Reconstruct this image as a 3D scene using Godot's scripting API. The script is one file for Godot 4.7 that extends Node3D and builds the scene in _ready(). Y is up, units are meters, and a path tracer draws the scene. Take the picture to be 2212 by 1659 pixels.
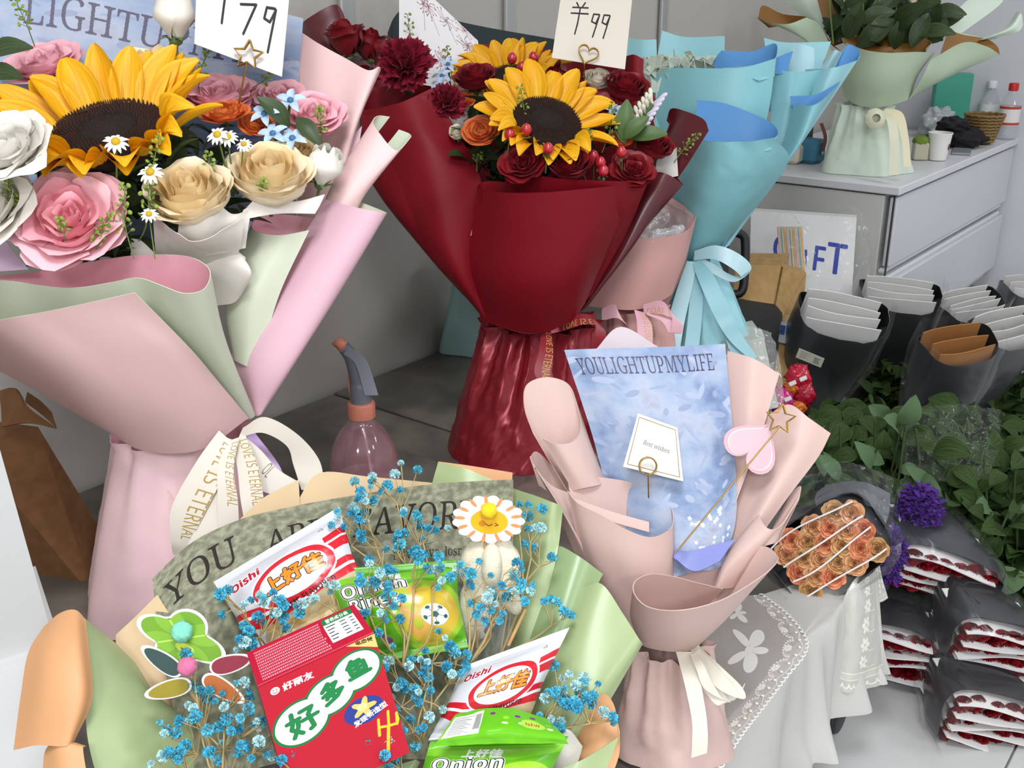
extends Node3D
# A flower shop corner: wrapped bouquets on a low trolley and a dark table along the wall.

const FOCAL := 2290.0
const PITCH := 0.36097
const YAW := 0.65799
const TABLE := 0.283
var eye := Vector3(0, 1.1, 0)
var head := Vector3(cos(YAW), 0, -sin(YAW))
var rightv := Vector3(sin(YAW), 0, cos(YAW))
var fwd: Vector3
var upv: Vector3
var mats := {}
var counts := {}
var org := Vector3.ZERO
var rng := RandomNumberGenerator.new()
var noise := FastNoiseLite.new()
var meshes := {}
var serif: Font
var serif_bold: Font
var sans: Font
var sans_bold: Font
var mono: Font

func ray(px: float, py: float) -> Vector3:
	return rightv * ((px - 1106.0) / FOCAL) - upv * ((py - 829.5) / FOCAL) + fwd

# a point in the room, from a direction and its distance in metres along the lens axis
func at(px: float, py: float, d: float) -> Vector3:
	return eye + ray(px, py) * d

func on_y(px: float, py: float, y: float) -> Vector3:
	var r := ray(px, py)
	return eye + r * ((y - eye.y) / r.y)

func on_z(px: float, py: float, z: float) -> Vector3:
	var r := ray(px, py)
	return eye + r * (z / r.z)

func dirv(a: float, b: float, c: float) -> Vector3:
	return (rightv * a + Vector3.UP * b - head * c).normalized()

func rnd(a: float, b: float) -> float:
	return rng.randf_range(a, b)

# ---------- materials
func pal(hex: String, rough := 0.6, o := {}) -> StandardMaterial3D:
	var key := hex + str(rough) + str(o)
	if mats.has(key):
		return mats[key]
	var m := StandardMaterial3D.new()
	m.albedo_color = Color(hex)
	m.roughness = rough
	if o.has("metal"): m.metallic = o.metal
	if o.has("spec"): m.metallic_specular = o.spec
	if o.has("back"):
		m.backlight_enabled = true
		m.backlight = Color(o.back)
	if o.has("alpha"):
		m.transparency = BaseMaterial3D.TRANSPARENCY_ALPHA
		m.albedo_color.a = o.alpha
	if o.has("coat"):
		m.clearcoat_enabled = true
		m.clearcoat = o.coat
		m.clearcoat_roughness = o.get("coat_rough", 0.2)
	if o.has("rim"):
		m.rim_enabled = true
		m.rim = o.rim
	if o.has("sss"):
		m.subsurf_scatter_enabled = true
		m.subsurf_scatter_strength = o.sss
	if o.has("tex"):
		m.albedo_texture = o.tex
		m.albedo_color = Color(hex)
	if o.has("clamp"): m.texture_repeat = false
	if o.has("bump"):
		m.heightmap_enabled = true
		m.heightmap_texture = tex_noise(o.get("bfreq", 0.02), o.get("bseed", 3), o.get("boct", 4))
		m.heightmap_scale = o.bump
		if o.has("tri"):
			m.uv1_triplanar = true
			m.uv1_scale = Vector3.ONE * o.tri
	if o.has("tri"):
		m.uv1_triplanar = true
		m.uv1_scale = Vector3.ONE * o.tri
	mats[key] = m
	return m

var noise_tex := {}
func tex_noise(freq: float, sd: int, oct: int) -> Texture2D:
	var k := "%s_%d_%d" % [freq, sd, oct]
	if not noise_tex.has(k):
		var n := FastNoiseLite.new()
		n.seed = sd
		n.frequency = freq
		n.fractal_octaves = oct
		var t := NoiseTexture2D.new()
		t.width = 512
		t.height = 512
		t.seamless = true
		t.noise = n
		noise_tex[k] = t
	return noise_tex[k]

# a texture that varies between two colours with a noise (the grain of a material)
func tex_mix(c1: String, c2: String, freq: float, sd: int, oct := 4, stretch := 1.0, c3 := "") -> Texture2D:
	var n := FastNoiseLite.new()
	n.seed = sd
	n.frequency = freq
	n.fractal_octaves = oct
	var im := Image.create(384, 384, false, Image.FORMAT_RGB8)
	var a := Color(c1)
	var b := Color(c2)
	for y in 384:
		for x in 384:
			var t := clampf(n.get_noise_2d(x, y * stretch) * 1.3 + 0.5, 0, 1)
			im.set_pixel(x, y, a.lerp(b, t))
	return ImageTexture.create_from_image(im)

# ---------- nodes
func numbered(called: String) -> String:
	var k: int = counts.get(called, 0)
	counts[called] = k + 1
	return called if k == 0 else "%s_%03d" % [called, k]

func thing(called: String, label: String, category: String, pos := Vector3.ZERO, group := "") -> Node3D:
	var o := Node3D.new()
	o.name = numbered(called)
	add_child(o)
	o.position = pos
	o.set_meta("label", label)
	o.set_meta("category", category)
	if group: o.set_meta("group", group)
	org = pos
	return o

func part(parent: Node3D, called: String, mesh: Mesh, m: Material = null, xf := Transform3D()) -> MeshInstance3D:
	var o := MeshInstance3D.new()
	o.name = called
	o.mesh = mesh
	if m:
		for i in mesh.get_surface_count():
			o.set_surface_override_material(i, m)
	o.transform = xf
	parent.add_child(o, true)
	return o

func single(called: String, label: String, category: String, mesh: Mesh, m: Material, pos := Vector3.ZERO, group := "") -> MeshInstance3D:
	var o := part(self, numbered(called), mesh, m, Transform3D(Basis(), pos))
	o.set_meta("label", label)
	o.set_meta("category", category)
	if group: o.set_meta("group", group)
	return o

func struct(called: String, mesh: Mesh, m: Material, pos := Vector3.ZERO) -> MeshInstance3D:
	var o := part(self, called, mesh, m, Transform3D(Basis(), pos))
	o.set_meta("kind", "structure")
	return o

# ---------- mesh building
class MB:
	var v := PackedVector3Array()
	var n := PackedVector3Array()
	var uv := PackedVector2Array()
	var ix := PackedInt32Array()

	# rows of points; normal = du x dv
	func grid(rows: Array, flip := false, off := 0.0, u_closed := false, uvr := Rect2(0, 0, 1, 1)) -> void:
		var b := v.size()
		var nv := rows.size()
		var nu: int = rows[0].size()
		for j in nv:
			for i in nu:
				var il := i - 1
				var ir := i + 1
				if u_closed:
					if il < 0: il = nu - 2
					if ir >= nu: ir = 1
				else:
					il = maxi(il, 0)
					ir = mini(ir, nu - 1)
				var jd := maxi(j - 1, 0)
				var ju := mini(j + 1, nv - 1)
				var du: Vector3 = rows[j][ir] - rows[j][il]
				var dv: Vector3 = rows[ju][i] - rows[jd][i]
				var nn := du.cross(dv)
				if nn.length_squared() < 1e-16:
					var jj := clampi(j, 1, nv - 2) if nv > 2 else j
					du = rows[jj][ir] - rows[jj][il]
					nn = du.cross(dv)
				nn = nn.normalized()
				if flip: nn = -nn
				v.append(rows[j][i] + nn * off)
				n.append(nn)
				uv.append(uvr.position + Vector2(float(i) / (nu - 1), 1.0 - float(j) / (nv - 1)) * uvr.size)
		for j in nv - 1:
			for i in nu - 1:
				var a := b + j * nu + i
				var c := a + nu
				if flip:
					ix.append_array([a, a + 1, c, a + 1, c + 1, c])
				else:
					ix.append_array([a, c, a + 1, a + 1, c, c + 1])

	func tri(a: Vector3, b: Vector3, c: Vector3) -> void:
		var nn := (c - a).cross(b - a).normalized()
		var k := v.size()
		for p in [a, b, c]:
			v.append(p)
			n.append(nn)
			uv.append(Vector2(p.x, p.y))
		ix.append_array([k, k + 1, k + 2])

	# corners run clockwise seen from the front
	func quad(a: Vector3, b: Vector3, c: Vector3, d: Vector3) -> void:
		var nn := (c - a).cross(b - a).normalized()
		var k := v.size()
		var uvs := [Vector2(0, 1), Vector2(0, 0), Vector2(1, 0), Vector2(1, 1)]
		var q := 0
		for p in [a, b, c, d]:
			v.append(p)
			n.append(nn)
			uv.append(uvs[q])
			q += 1
		ix.append_array([k, k + 1, k + 2, k, k + 2, k + 3])

	func add(o: MB, xf: Transform3D) -> void:
		var k := v.size()
		var bn := xf.basis.inverse().transposed()
		for i in o.v.size():
			v.append(xf * o.v[i])
			n.append((bn * o.n[i]).normalized())
		uv.append_array(o.uv)
		for i in o.ix: ix.append(i + k)

	func to(mesh: ArrayMesh, m: Material) -> void:
		var a := []
		a.resize(Mesh.ARRAY_MAX)
		a[Mesh.ARRAY_VERTEX] = v
		a[Mesh.ARRAY_NORMAL] = n
		a[Mesh.ARRAY_TEX_UV] = uv
		a[Mesh.ARRAY_INDEX] = ix
		mesh.add_surface_from_arrays(Mesh.PRIMITIVE_TRIANGLES, a)
		if m: mesh.surface_set_material(mesh.get_surface_count() - 1, m)

	func mesh(m: Material = null) -> ArrayMesh:
		var r := ArrayMesh.new()
		to(r, m)
		return r

func cr(a, b, c, d, t: float):
	return 0.5 * ((2.0 * b) + (c - a) * t + (2.0 * a - 5.0 * b + 4.0 * c - d) * t * t + (3.0 * b - a - 3.0 * c + d) * t * t * t)

# Catmull-Rom through the points, n + 1 samples
func curve(pts: Array, n: int, closed := false) -> Array:
	var out := []
	var k := pts.size()
	if k == 2:
		for i in n + 1: out.append(pts[0].lerp(pts[1], float(i) / n))
		return out
	for i in n + 1:
		var f := float(i) / n * (k if closed else k - 1)
		var s := mini(int(f), (k if closed else k - 1) - 1)
		var t := f - s
		if closed:
			out.append(cr(pts[(s + k - 1) % k], pts[s % k], pts[(s + 1) % k], pts[(s + 2) % k], t))
		else:
			var p0 = pts[s - 1] if s > 0 else 2.0 * pts[0] - pts[1]
			var p3 = pts[s + 2] if s + 2 < k else 2.0 * pts[k - 1] - pts[k - 2]
			out.append(cr(p0, pts[s], pts[s + 1], p3, t))
	return out

# flat list x, y, d, x, y, d ... -> points
func pts(a: Array) -> Array:
	var out := []
	for i in range(0, a.size(), 3):
		out.append(at(a[i], a[i + 1], a[i + 2]))
	return out

func patch(rows: Array, nu: int, nv: int) -> Array:
	var cols := []
	for r in rows:
		cols.append(curve(r, nu))
	var res := []
	for j in nv + 1: res.append([])
	for i in nu + 1:
		var col := []
		for r in cols: col.append(r[i])
		var c := curve(col, nv)
		for j in nv + 1: res[j].append(c[j])
	return res

# two-sided sheet of paper: face material towards du x dv, lining on the other side
func sheet_mesh(g: Array, face: Material, lining: Material, th := 0.0009, crumple := 0.0, freq := 9.0, closed := false, uvr := Rect2(0, 0, 1, 1)) -> ArrayMesh:
	if crumple > 0.0:
		var nv := g.size()
		var nu: int = g[0].size()
		var moved := []
		for j in nv:
			var r := []
			for i in nu:
				var du: Vector3 = g[j][mini(i + 1, nu - 1)] - g[j][maxi(i - 1, 0)]
				var dv: Vector3 = g[mini(j + 1, nv - 1)][i] - g[maxi(j - 1, 0)][i]
				var p: Vector3 = g[j][i]
				var q := p * freq
				var h := 1.0 - 2.0 * absf(noise.get_noise_3dv(q * 80.0)) + 0.5 * noise.get_noise_3dv(q * 216.0)
				r.append(p + du.cross(dv).normalized() * h * crumple)
			moved.append(r)
		if closed:
			for r in moved: r[nu - 1] = r[0]
		g = moved
	for r in g:
		for i in r.size(): r[i] -= org
	var a := MB.new()
	a.grid(g, false, th * 0.5, closed, uvr)
	if th < 0.00045: return a.mesh(face)   # clear film: a single skin
	var b := MB.new()
	b.grid(g, true, th * 0.5, closed, uvr)
	# rim between the two sides
	var rim := MB.new()
	var nu2: int = g[0].size()
	for e in [0, g.size() - 1]:
		for i in nu2 - 1:
			var k: int = e * nu2 + i
			rim.quad(a.v[k], a.v[k + 1], b.v[k + 1], b.v[k])
	if not closed:
		for e in [0, nu2 - 1]:
			for j in g.size() - 1:
				rim.quad(a.v[j * nu2 + e], a.v[(j + 1) * nu2 + e], b.v[(j + 1) * nu2 + e], b.v[j * nu2 + e])
	var m := ArrayMesh.new()
	a.to(m, face)
	b.to(m, lining)
	rim.to(m, lining)
	return m

# sheet through control rows [x, y, d, ...], lowest row first
func sheet(parent: Node3D, called: String, rows: Array, face: Material, lining: Material, nu := 28, nv := 14, th := 0.0009, crumple := 0.0, freq := 9.0) -> MeshInstance3D:
	var rr := []
	for r in rows: rr.append(pts(r))
	return part(parent, called, sheet_mesh(patch(rr, nu, nv), face, lining, th, crumple, freq))

func tube_mb(p: Array, r0: float, r1: float, sides := 6, cap := true) -> MB:
	var mb := MB.new()
	var rows := []
	var last := Vector3.UP
	var t0: Vector3 = (p[1] - p[0]).normalized()
	last = t0.cross(Vector3(0.37, 0.21, 0.9)).normalized()
	for i in p.size():
		var t: Vector3 = (p[mini(i + 1, p.size() - 1)] - p[maxi(i - 1, 0)]).normalized()
		var x := (last - t * last.dot(t)).normalized()
		last = x
		var y := t.cross(x)
		var r := lerpf(r0, r1, float(i) / (p.size() - 1))
		var ring := []
		for s in sides + 1:
			var a := TAU * s / sides
			ring.append(p[i] + (x * cos(a) + y * sin(a)) * r)
		rows.append(ring)
	if cap:
		var e0 := []
		var e1 := []
		for s in sides + 1:
			e0.append(p[0])
			e1.append(p[-1])
		rows.push_front(e0)
		rows.push_back(e1)
	mb.grid(rows, false, 0.0, true)
	return mb

func local(p: Array) -> Array:
	var o := []
	for q in p: o.append(q - org)
	return o

func wire(parent: Node3D, called: String, p: Array, r: float, m: Material, sides := 6, r1 := -1.0) -> MeshInstance3D:
	return part(parent, called, tube_mb(local(p), r, r if r1 < 0 else r1, sides).mesh(), m)

# surface of revolution about +y: profile of Vector2(radius, height); fold(angle, t) adds to the radius
func lathe_mb(prof: Array, sides := 32, fold = null) -> MB:
	var rows := []
	for j in prof.size():
		var ring := []
		for s in sides + 1:
			var a := TAU * (s % sides) / sides
			var r: float = prof[j].x
			if fold != null: r *= 1.0 + fold.call(a, float(j) / (prof.size() - 1))
			ring.append(Vector3(cos(a) * r, prof[j].y, -sin(a) * r))
		rows.append(ring)
	var mb := MB.new()
	mb.grid(rows, false, 0.0, true)
	return mb

func ball_mb(r: Vector3, sides := 10, rows_n := 6, bump := 0.0, f := 3.0) -> MB:
	var rows := []
	for j in rows_n + 1:
		var t := PI * j / rows_n
		var ring := []
		for s in sides + 1:
			var a := TAU * (s % sides) / sides
			var p := Vector3(sin(t) * cos(a), -cos(t), -sin(t) * sin(a))
			if bump > 0.0: p *= 1.0 + bump * noise.get_noise_3dv(p * f * 30.0)
			ring.append(p * r)
		rows.append(ring)
	var mb := MB.new()
	mb.grid(rows, false, 0.0, true)
	return mb

# box with chamfered edges, centred
func box_mb(s: Vector3, c := 0.004) -> MB:
	var mb := MB.new()
	var h := s * 0.5
	var ch := minf(c, minf(h.x, minf(h.y, h.z)) * 0.9)
	var ax := [Vector3.RIGHT, Vector3.UP, Vector3.BACK]
	for k in 3:
		for sg in [-1.0, 1.0]:
			var nrm: Vector3 = ax[k] * sg
			var u: Vector3 = ax[(k + 1) % 3] * sg
			var w: Vector3 = ax[(k + 2) % 3]
			var hu := absf(h.dot(ax[(k + 1) % 3])) - ch
			var hw := absf(h.dot(w)) - ch
			var o := nrm * absf(h.dot(ax[k]))
			mb.quad(o - u * hu - w * hw, o - u * hu + w * hw, o + u * hu + w * hw, o + u * hu - w * hw)
	for k in 3:
		var i := (k + 1) % 3
		var j := (k + 2) % 3
		for s1 in [-1.0, 1.0]:
			for s2 in [-1.0, 1.0]:
				var A: Vector3 = ax[i] * s1 * h[i]
				var B: Vector3 = ax[j] * s2 * h[j]
				var a1: Vector3 = A + ax[j] * s2 * (h[j] - ch)
				var b1: Vector3 = B + ax[i] * s1 * (h[i] - ch)
				var L: Vector3 = ax[k] * (h[k] - ch)
				if s1 * s2 > 0: mb.quad(a1 - L, a1 + L, b1 + L, b1 - L)
				else: mb.quad(b1 - L, b1 + L, a1 + L, a1 - L)
	for sx in [-1.0, 1.0]:
		for sy in [-1.0, 1.0]:
			for sz in [-1.0, 1.0]:
				var p := Vector3(sx * h.x, sy * (h.y - ch), sz * (h.z - ch))
				var q := Vector3(sx * (h.x - ch), sy * h.y, sz * (h.z - ch))
				var r := Vector3(sx * (h.x - ch), sy * (h.y - ch), sz * h.z)
				if sx * sy * sz > 0: mb.tri(p, r, q)
				else: mb.tri(p, q, r)
	return mb

func box(s: Vector3, c := 0.004) -> ArrayMesh:
	return box_mb(s, c).mesh()

# thin slab with an outline in the xy plane, facing +z, thickness t
func plate_mb(outline: Array, t: float, uv_rect = null) -> MB:
	var mb := MB.new()
	var poly := PackedVector2Array(outline)
	if Geometry2D.is_polygon_clockwise(poly): poly.reverse()
	var tris := Geometry2D.triangulate_polygon(poly)
	var lo := poly[0]
	var hi := poly[0]
	for p in poly:
		lo = lo.min(p)
		hi = hi.max(p)
	var rc: Rect2 = uv_rect if uv_rect != null else Rect2(lo, hi - lo)
	for side in 2:
		var b := mb.v.size()
		for p in poly:
			mb.v.append(Vector3(p.x, p.y, t * 0.5 if side == 0 else -t * 0.5))
			mb.n.append(Vector3.BACK if side == 0 else Vector3.FORWARD)
			mb.uv.append(Vector2((p.x - rc.position.x) / rc.size.x, 1.0 - (p.y - rc.position.y) / rc.size.y))
		for i in range(0, tris.size(), 3):
			var a := poly[tris[i]]
			var bq := poly[tris[i + 1]]
			var c := poly[tris[i + 2]]
			var ccw := (bq - a).cross(c - a) > 0
			if ccw == (side == 0): mb.ix.append_array([b + tris[i], b + tris[i + 2], b + tris[i + 1]])
			else: mb.ix.append_array([b + tris[i], b + tris[i + 1], b + tris[i + 2]])
	for i in poly.size():
		var p := poly[i]
		var q := poly[(i + 1) % poly.size()]
		var k := mb.v.size()
		mb.quad(Vector3(p.x, p.y, -t / 2), Vector3(p.x, p.y, t / 2), Vector3(q.x, q.y, t / 2), Vector3(q.x, q.y, -t / 2))
		for e in 4: mb.uv[k + e] = Vector2(0.01, 0.01)
	return mb

# a basis whose y axis is n
func face_y(n: Vector3, spin := 0.0) -> Basis:
	var y := n.normalized()
	var x := y.cross(Vector3.FORWARD if absf(y.z) < 0.9 else Vector3.RIGHT).normalized()
	var b := Basis(x, y, x.cross(y).normalized())
	return b * Basis(Vector3.UP, spin)

# a basis from x axis and y hint (for flat things facing z)
func frame(x: Vector3, y: Vector3) -> Basis:
	var xx := x.normalized()
	var z := xx.cross(y).normalized()
	return Basis(xx, z.cross(xx).normalized(), z)

# ---------- print: a picture painted with polygons and lettering
class Canvas:
	var im: Image
	var w: int
	var h: int
	func _init(ww: int, hh: int, c: Color) -> void:
		w = ww
		h = hh
		im = Image.create(ww, hh, false, Image.FORMAT_RGB8)
		im.fill(c)
	func poly(p: PackedVector2Array, c: Color) -> void:
		var y0 := h
		var y1 := 0
		for q in p:
			y0 = mini(y0, int(floor(q.y)))
			y1 = maxi(y1, int(ceil(q.y)))
		y0 = maxi(y0, 0)
		y1 = mini(y1, h - 1)
		for y in range(y0, y1 + 1):
			var xs := []
			var yc := y + 0.5
			for i in p.size():
				var a := p[i]
				var b := p[(i + 1) % p.size()]
				if (a.y <= yc) != (b.y <= yc):
					xs.append(a.x + (yc - a.y) / (b.y - a.y) * (b.x - a.x))
			xs.sort()
			for k in range(0, xs.size() - 1, 2):
				var xa := maxi(int(round(xs[k])), 0)
				var xb := mini(int(round(xs[k + 1])), w)
				if xb > xa: im.fill_rect(Rect2i(xa, y, xb - xa, 1), c)
	func line(p: Array, wd: float, c: Color) -> void:
		for i in p.size() - 1:
			var a: Vector2 = p[i]
			var b: Vector2 = p[i + 1]
			var nn := (b - a).orthogonal().normalized() * wd * 0.5
			poly(PackedVector2Array([a + nn, b + nn, b - nn, a - nn]), c)
		for q in p: oval(q, wd * 0.5, wd * 0.5, c, 0.0, 10)
	func oval(o: Vector2, rx: float, ry: float, c: Color, turn := 0.0, n := 40, rough := 0.0) -> void:
		var p := PackedVector2Array()
		for i in n:
			var a := TAU * i / n
			var k := 1.0 + rough * sin(i * 12.9898) * 0.5
			p.append(o + Vector2(cos(a) * rx * k, sin(a) * ry * k).rotated(turn))
		poly(p, c)
	func text(s: String, f: Font, o: Vector2, size: float, c: Color, turn := 0.0, sx := 1.0, shear := 0.0, fat := 0.0) -> void:
		var t := TextMesh.new()
		t.text = s
		t.font = f
		t.font_size = 64
		t.pixel_size = 1.0 / 64.0
		t.depth = 0.0
		t.horizontal_alignment = HORIZONTAL_ALIGNMENT_LEFT
		t.vertical_alignment = VERTICAL_ALIGNMENT_BOTTOM
		var a := t.get_mesh_arrays()
		if a.size() == 0 or a[Mesh.ARRAY_VERTEX] == null: return
		var vv: PackedVector3Array = a[Mesh.ARRAY_VERTEX]
		var id: PackedInt32Array = a[Mesh.ARRAY_INDEX] if a[Mesh.ARRAY_INDEX] != null else PackedInt32Array(range(vv.size()))
		var offs := [Vector2.ZERO]
		if fat > 0.0: offs = [Vector2(fat, 0), Vector2(-fat, 0), Vector2(0, fat), Vector2(0, -fat), Vector2(fat, fat) * 0.7, Vector2(-fat, fat) * 0.7, Vector2(fat, -fat) * 0.7, Vector2(-fat, -fat) * 0.7]
		for of in offs:
			for i in range(0, id.size(), 3):
				var q := PackedVector2Array()
				for k in 3:
					var p := vv[id[i + k]]
					q.append(o + of + Vector2((p.x + shear * p.y) * sx, -p.y).rotated(turn) * size)
				poly(q, c)
	# a character drawn with strokes on a 10 x 10 grid (y down)
	func glyph(strokes: Array, o: Vector2, size: float, wd: float, c: Color, turn := 0.0) -> void:
		for s in strokes:
			var p := []
			for i in range(0, s.size(), 2):
				p.append(o + (Vector2(s[i], s[i + 1]) * size / 10.0).rotated(turn))
			line(p, wd, c)
	func tex() -> ImageTexture:
		return ImageTexture.create_from_image(im)

const HAN := {
	"上": [[4.6, 0.6, 4.6, 9], [4.6, 4, 8.4, 4], [0.6, 9, 9.6, 9]],
	"好": [[2.6, 0.4, 2, 4, 1, 6, 3.6, 9.2], [3.8, 3.2, 3.2, 6, 0.8, 9.4], [0.4, 3.2, 4.4, 3.2], [5.2, 1.2, 9, 1.2, 7.2, 3.4], [7.2, 3.4, 7.4, 8.8, 6.2, 9.2], [4.8, 4.8, 9.8, 4.8]],
	"佳": [[2.8, 0.5, 0.6, 4.4], [1.8, 3, 1.8, 9.6], [3.8, 2.4, 9.4, 2.4], [6.6, 0.4, 6.6, 4.8], [3.4, 4.8, 9.8, 4.8], [4, 7, 9.4, 7], [6.6, 5.2, 6.6, 9.2], [3.4, 9.3, 9.9, 9.3]],
	"丽": [[0.4, 1.4, 9.6, 1.4], [1.4, 9.4, 1.4, 3.6, 4.2, 3.6, 4.2, 9], [2.6, 5.2, 3, 6.8], [5.8, 9.4, 5.8, 3.6, 8.8, 3.6, 8.8, 9], [7, 5.2, 7.5, 6.8]],
	"友": [[0.8, 2.6, 9.2, 2.6], [4.6, 0.4, 3.4, 5.4, 0.6, 9.4], [3.6, 4.8, 8, 4.8, 6, 7.8, 3.6, 9.6], [4, 5.6, 6, 8, 9.6, 9.6]],
	"多": [[5, 0.3, 2, 3], [4.6, 1.4, 8, 1.4, 5.6, 4, 1.6, 5.4], [4, 2.6, 5.2, 3.6], [6, 4.2, 2.6, 7.2], [5.4, 5.6, 9.2, 5.6, 6.4, 8.2, 1.6, 9.8], [4.8, 6.8, 6, 7.8]],
	"鱼": [[3.8, 0.3, 1.2, 3.2], [3.4, 1.4, 7, 1.4, 5.8, 2.8], [1.8, 3, 8.4, 3, 8.4, 7.4, 1.8, 7.4, 1.8, 3], [1.8, 5.2, 8.4, 5.2], [5.1, 3, 5.1, 7.4], [0.4, 9.3, 9.7, 9.3]],
	"电": [[1.4, 2.2, 8.2, 2.2, 8.2, 6.6, 1.4, 6.6, 1.4, 2.2], [1.4, 4.4, 8.2, 4.4], [4.8, 0.4, 4.8, 8.6, 9.4, 8.8, 9.5, 7.2]],
	"商": [[5, 0.2, 5, 1.6], [0.6, 1.8, 9.4, 1.8], [3.2, 2.2, 3.8, 3.4], [6.8, 2.2, 6.2, 3.4], [1.2, 9.6, 1.2, 3.8, 8.8, 3.8, 8.8, 9.4], [3.4, 6.6, 6.6, 6.6, 6.6, 8.6, 3.4, 8.6, 3.4, 6.6]],
	"装": [[2.2, 0.4, 2.2, 4.6], [0.8, 1.4, 1.4, 2.4], [0.6, 4, 2.2, 3], [3.8, 1.8, 9.4, 1.8], [6.6, 0.4, 6.6, 4], [4.2, 4, 9, 4], [0.4, 5.6, 9.6, 5.6], [4.6, 5.6, 2.8, 7.8, 3, 9.6], [5, 6.6, 9.4, 9.6]],
	"发": [[3, 0.8, 2, 3.4, 9.4, 3.4], [4.8, 0.6, 3.6, 6, 0.6, 9.5], [3.8, 5.2, 8, 5.2, 5.8, 8, 3.4, 9.6], [4.4, 6.2, 6.4, 8.2, 9.6, 9.6], [7, 0.8, 8.2, 2]],
	"现": [[0.6, 1.4, 4, 1.4], [0.6, 4.6, 4, 4.6], [2.3, 1.4, 2.3, 8.2], [0.4, 8.4, 4.2, 7.8], [5, 1, 9, 1, 9, 6], [5, 1, 5, 6], [7, 2.2, 6.6, 6.6, 4.6, 9.5], [7.4, 6, 7.6, 9.2, 9.6, 9.2]],
	"新": [[2.6, 0.3, 2.8, 1.6], [0.6, 1.8, 4.8, 1.8], [1.4, 2.2, 1.8, 3.6], [3.8, 2.2, 3.4, 3.6], [0.4, 3.9, 5, 3.9], [2.7, 3.9, 2.7, 9.5], [0.6, 5.8, 4.8, 5.8], [5.8, 1.6, 9.2, 0.8], [5.8, 1.6, 5.4, 9], [5.8, 4.4, 9.8, 4.4], [8, 4.4, 8, 9.6]],
	"造": [[4.6, 0.4, 3.8, 2.2, 9, 2.2], [6.6, 0.3, 6.6, 4], [3.4, 4, 9.6, 4], [4.6, 5.4, 8.6, 5.4, 8.6, 7.6, 4.6, 7.6, 4.6, 5.4], [0.8, 1, 1.8, 2.2], [0.6, 4, 2, 4, 1.8, 7.6, 0.5, 8.8], [1.8, 8, 4, 9.4, 9.7, 9.4]],
	"型": [[0.8, 1, 5.2, 1], [0.6, 3, 5.4, 3], [2, 1, 2, 3, 1, 5.2], [4, 1, 4, 5.2], [6.6, 0.8, 6.6, 3.6], [8.8, 0.3, 8.8, 5, 8, 5.2], [1.6, 7, 8.6, 7], [5, 5.4, 5, 9.2], [0.4, 9.4, 9.7, 9.4]],
	"营": [[0.5, 1.4, 9.5, 1.4], [3, 0.4, 3, 2.4], [7, 0.4, 7, 2.4], [0.8, 4.4, 0.8, 3.4, 9.2, 3.4, 9.2, 4.4], [2.8, 4.8, 7.2, 4.8, 7.2, 6.2, 2.8, 6.2, 2.8, 4.8], [1.8, 7.4, 8.2, 7.4, 8.2, 9.5, 1.8, 9.5, 1.8, 7.4]],
	"养": [[3.2, 0.3, 4, 1.4], [6.8, 0.3, 6, 1.4], [1.4, 1.8, 8.6, 1.8], [2, 3.2, 8, 3.2], [0.6, 4.7, 9.4, 4.7], [5, 1.8, 3.6, 5.6, 0.8, 7.4], [5.6, 4.8, 9.4, 7.2], [3.8, 6.2, 3, 9.6], [6.4, 6.2, 6.4, 9.6]],
	"成": [[1.6, 2.4, 9, 2.4], [1.6, 2.4, 1.4, 7, 0.5, 9.4], [1.6, 4.8, 4.4, 4.8, 4.2, 8, 3.2, 7.8], [5.4, 0.4, 6.2, 6, 9, 9.2, 9.5, 7.4], [8.4, 4, 5, 8.6], [7.4, 0.6, 8.6, 1.6]],
	"分": [[3.6, 0.6, 0.6, 5], [6.2, 0.5, 9.5, 5], [2.2, 5, 7.6, 5, 7.2, 9, 5.8, 9.2], [4.6, 5, 3.8, 7.6, 1.4, 9.6]],
	"表": [[1.4, 1.8, 8.6, 1.8], [2, 3.3, 8, 3.3], [0.5, 4.9, 9.5, 4.9], [5, 0.3, 5, 4.9], [4.4, 5, 0.8, 7.8], [3, 6.4, 3, 9.4, 5, 8.4], [5.2, 5, 6.4, 7.6, 9.5, 9.5], [8.4, 5.8, 6.6, 7.2]],
	"羊": [[3, 0.6, 4, 2], [7, 0.4, 6, 2], [1.4, 2.6, 8.6, 2.4], [1, 5, 9, 4.8], [5, 2.5, 4.6, 9.8]],
}

func han(c: Canvas, s: String, o: Vector2, size: float, wd: float, col: Color, turn := 0.0, adv := 1.08) -> void:
	var k := 0
	for ch in s:
		c.glyph(HAN[ch], o + Vector2(size * adv * k, 0).rotated(turn), size, wd, col, turn)
		k += 1

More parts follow.
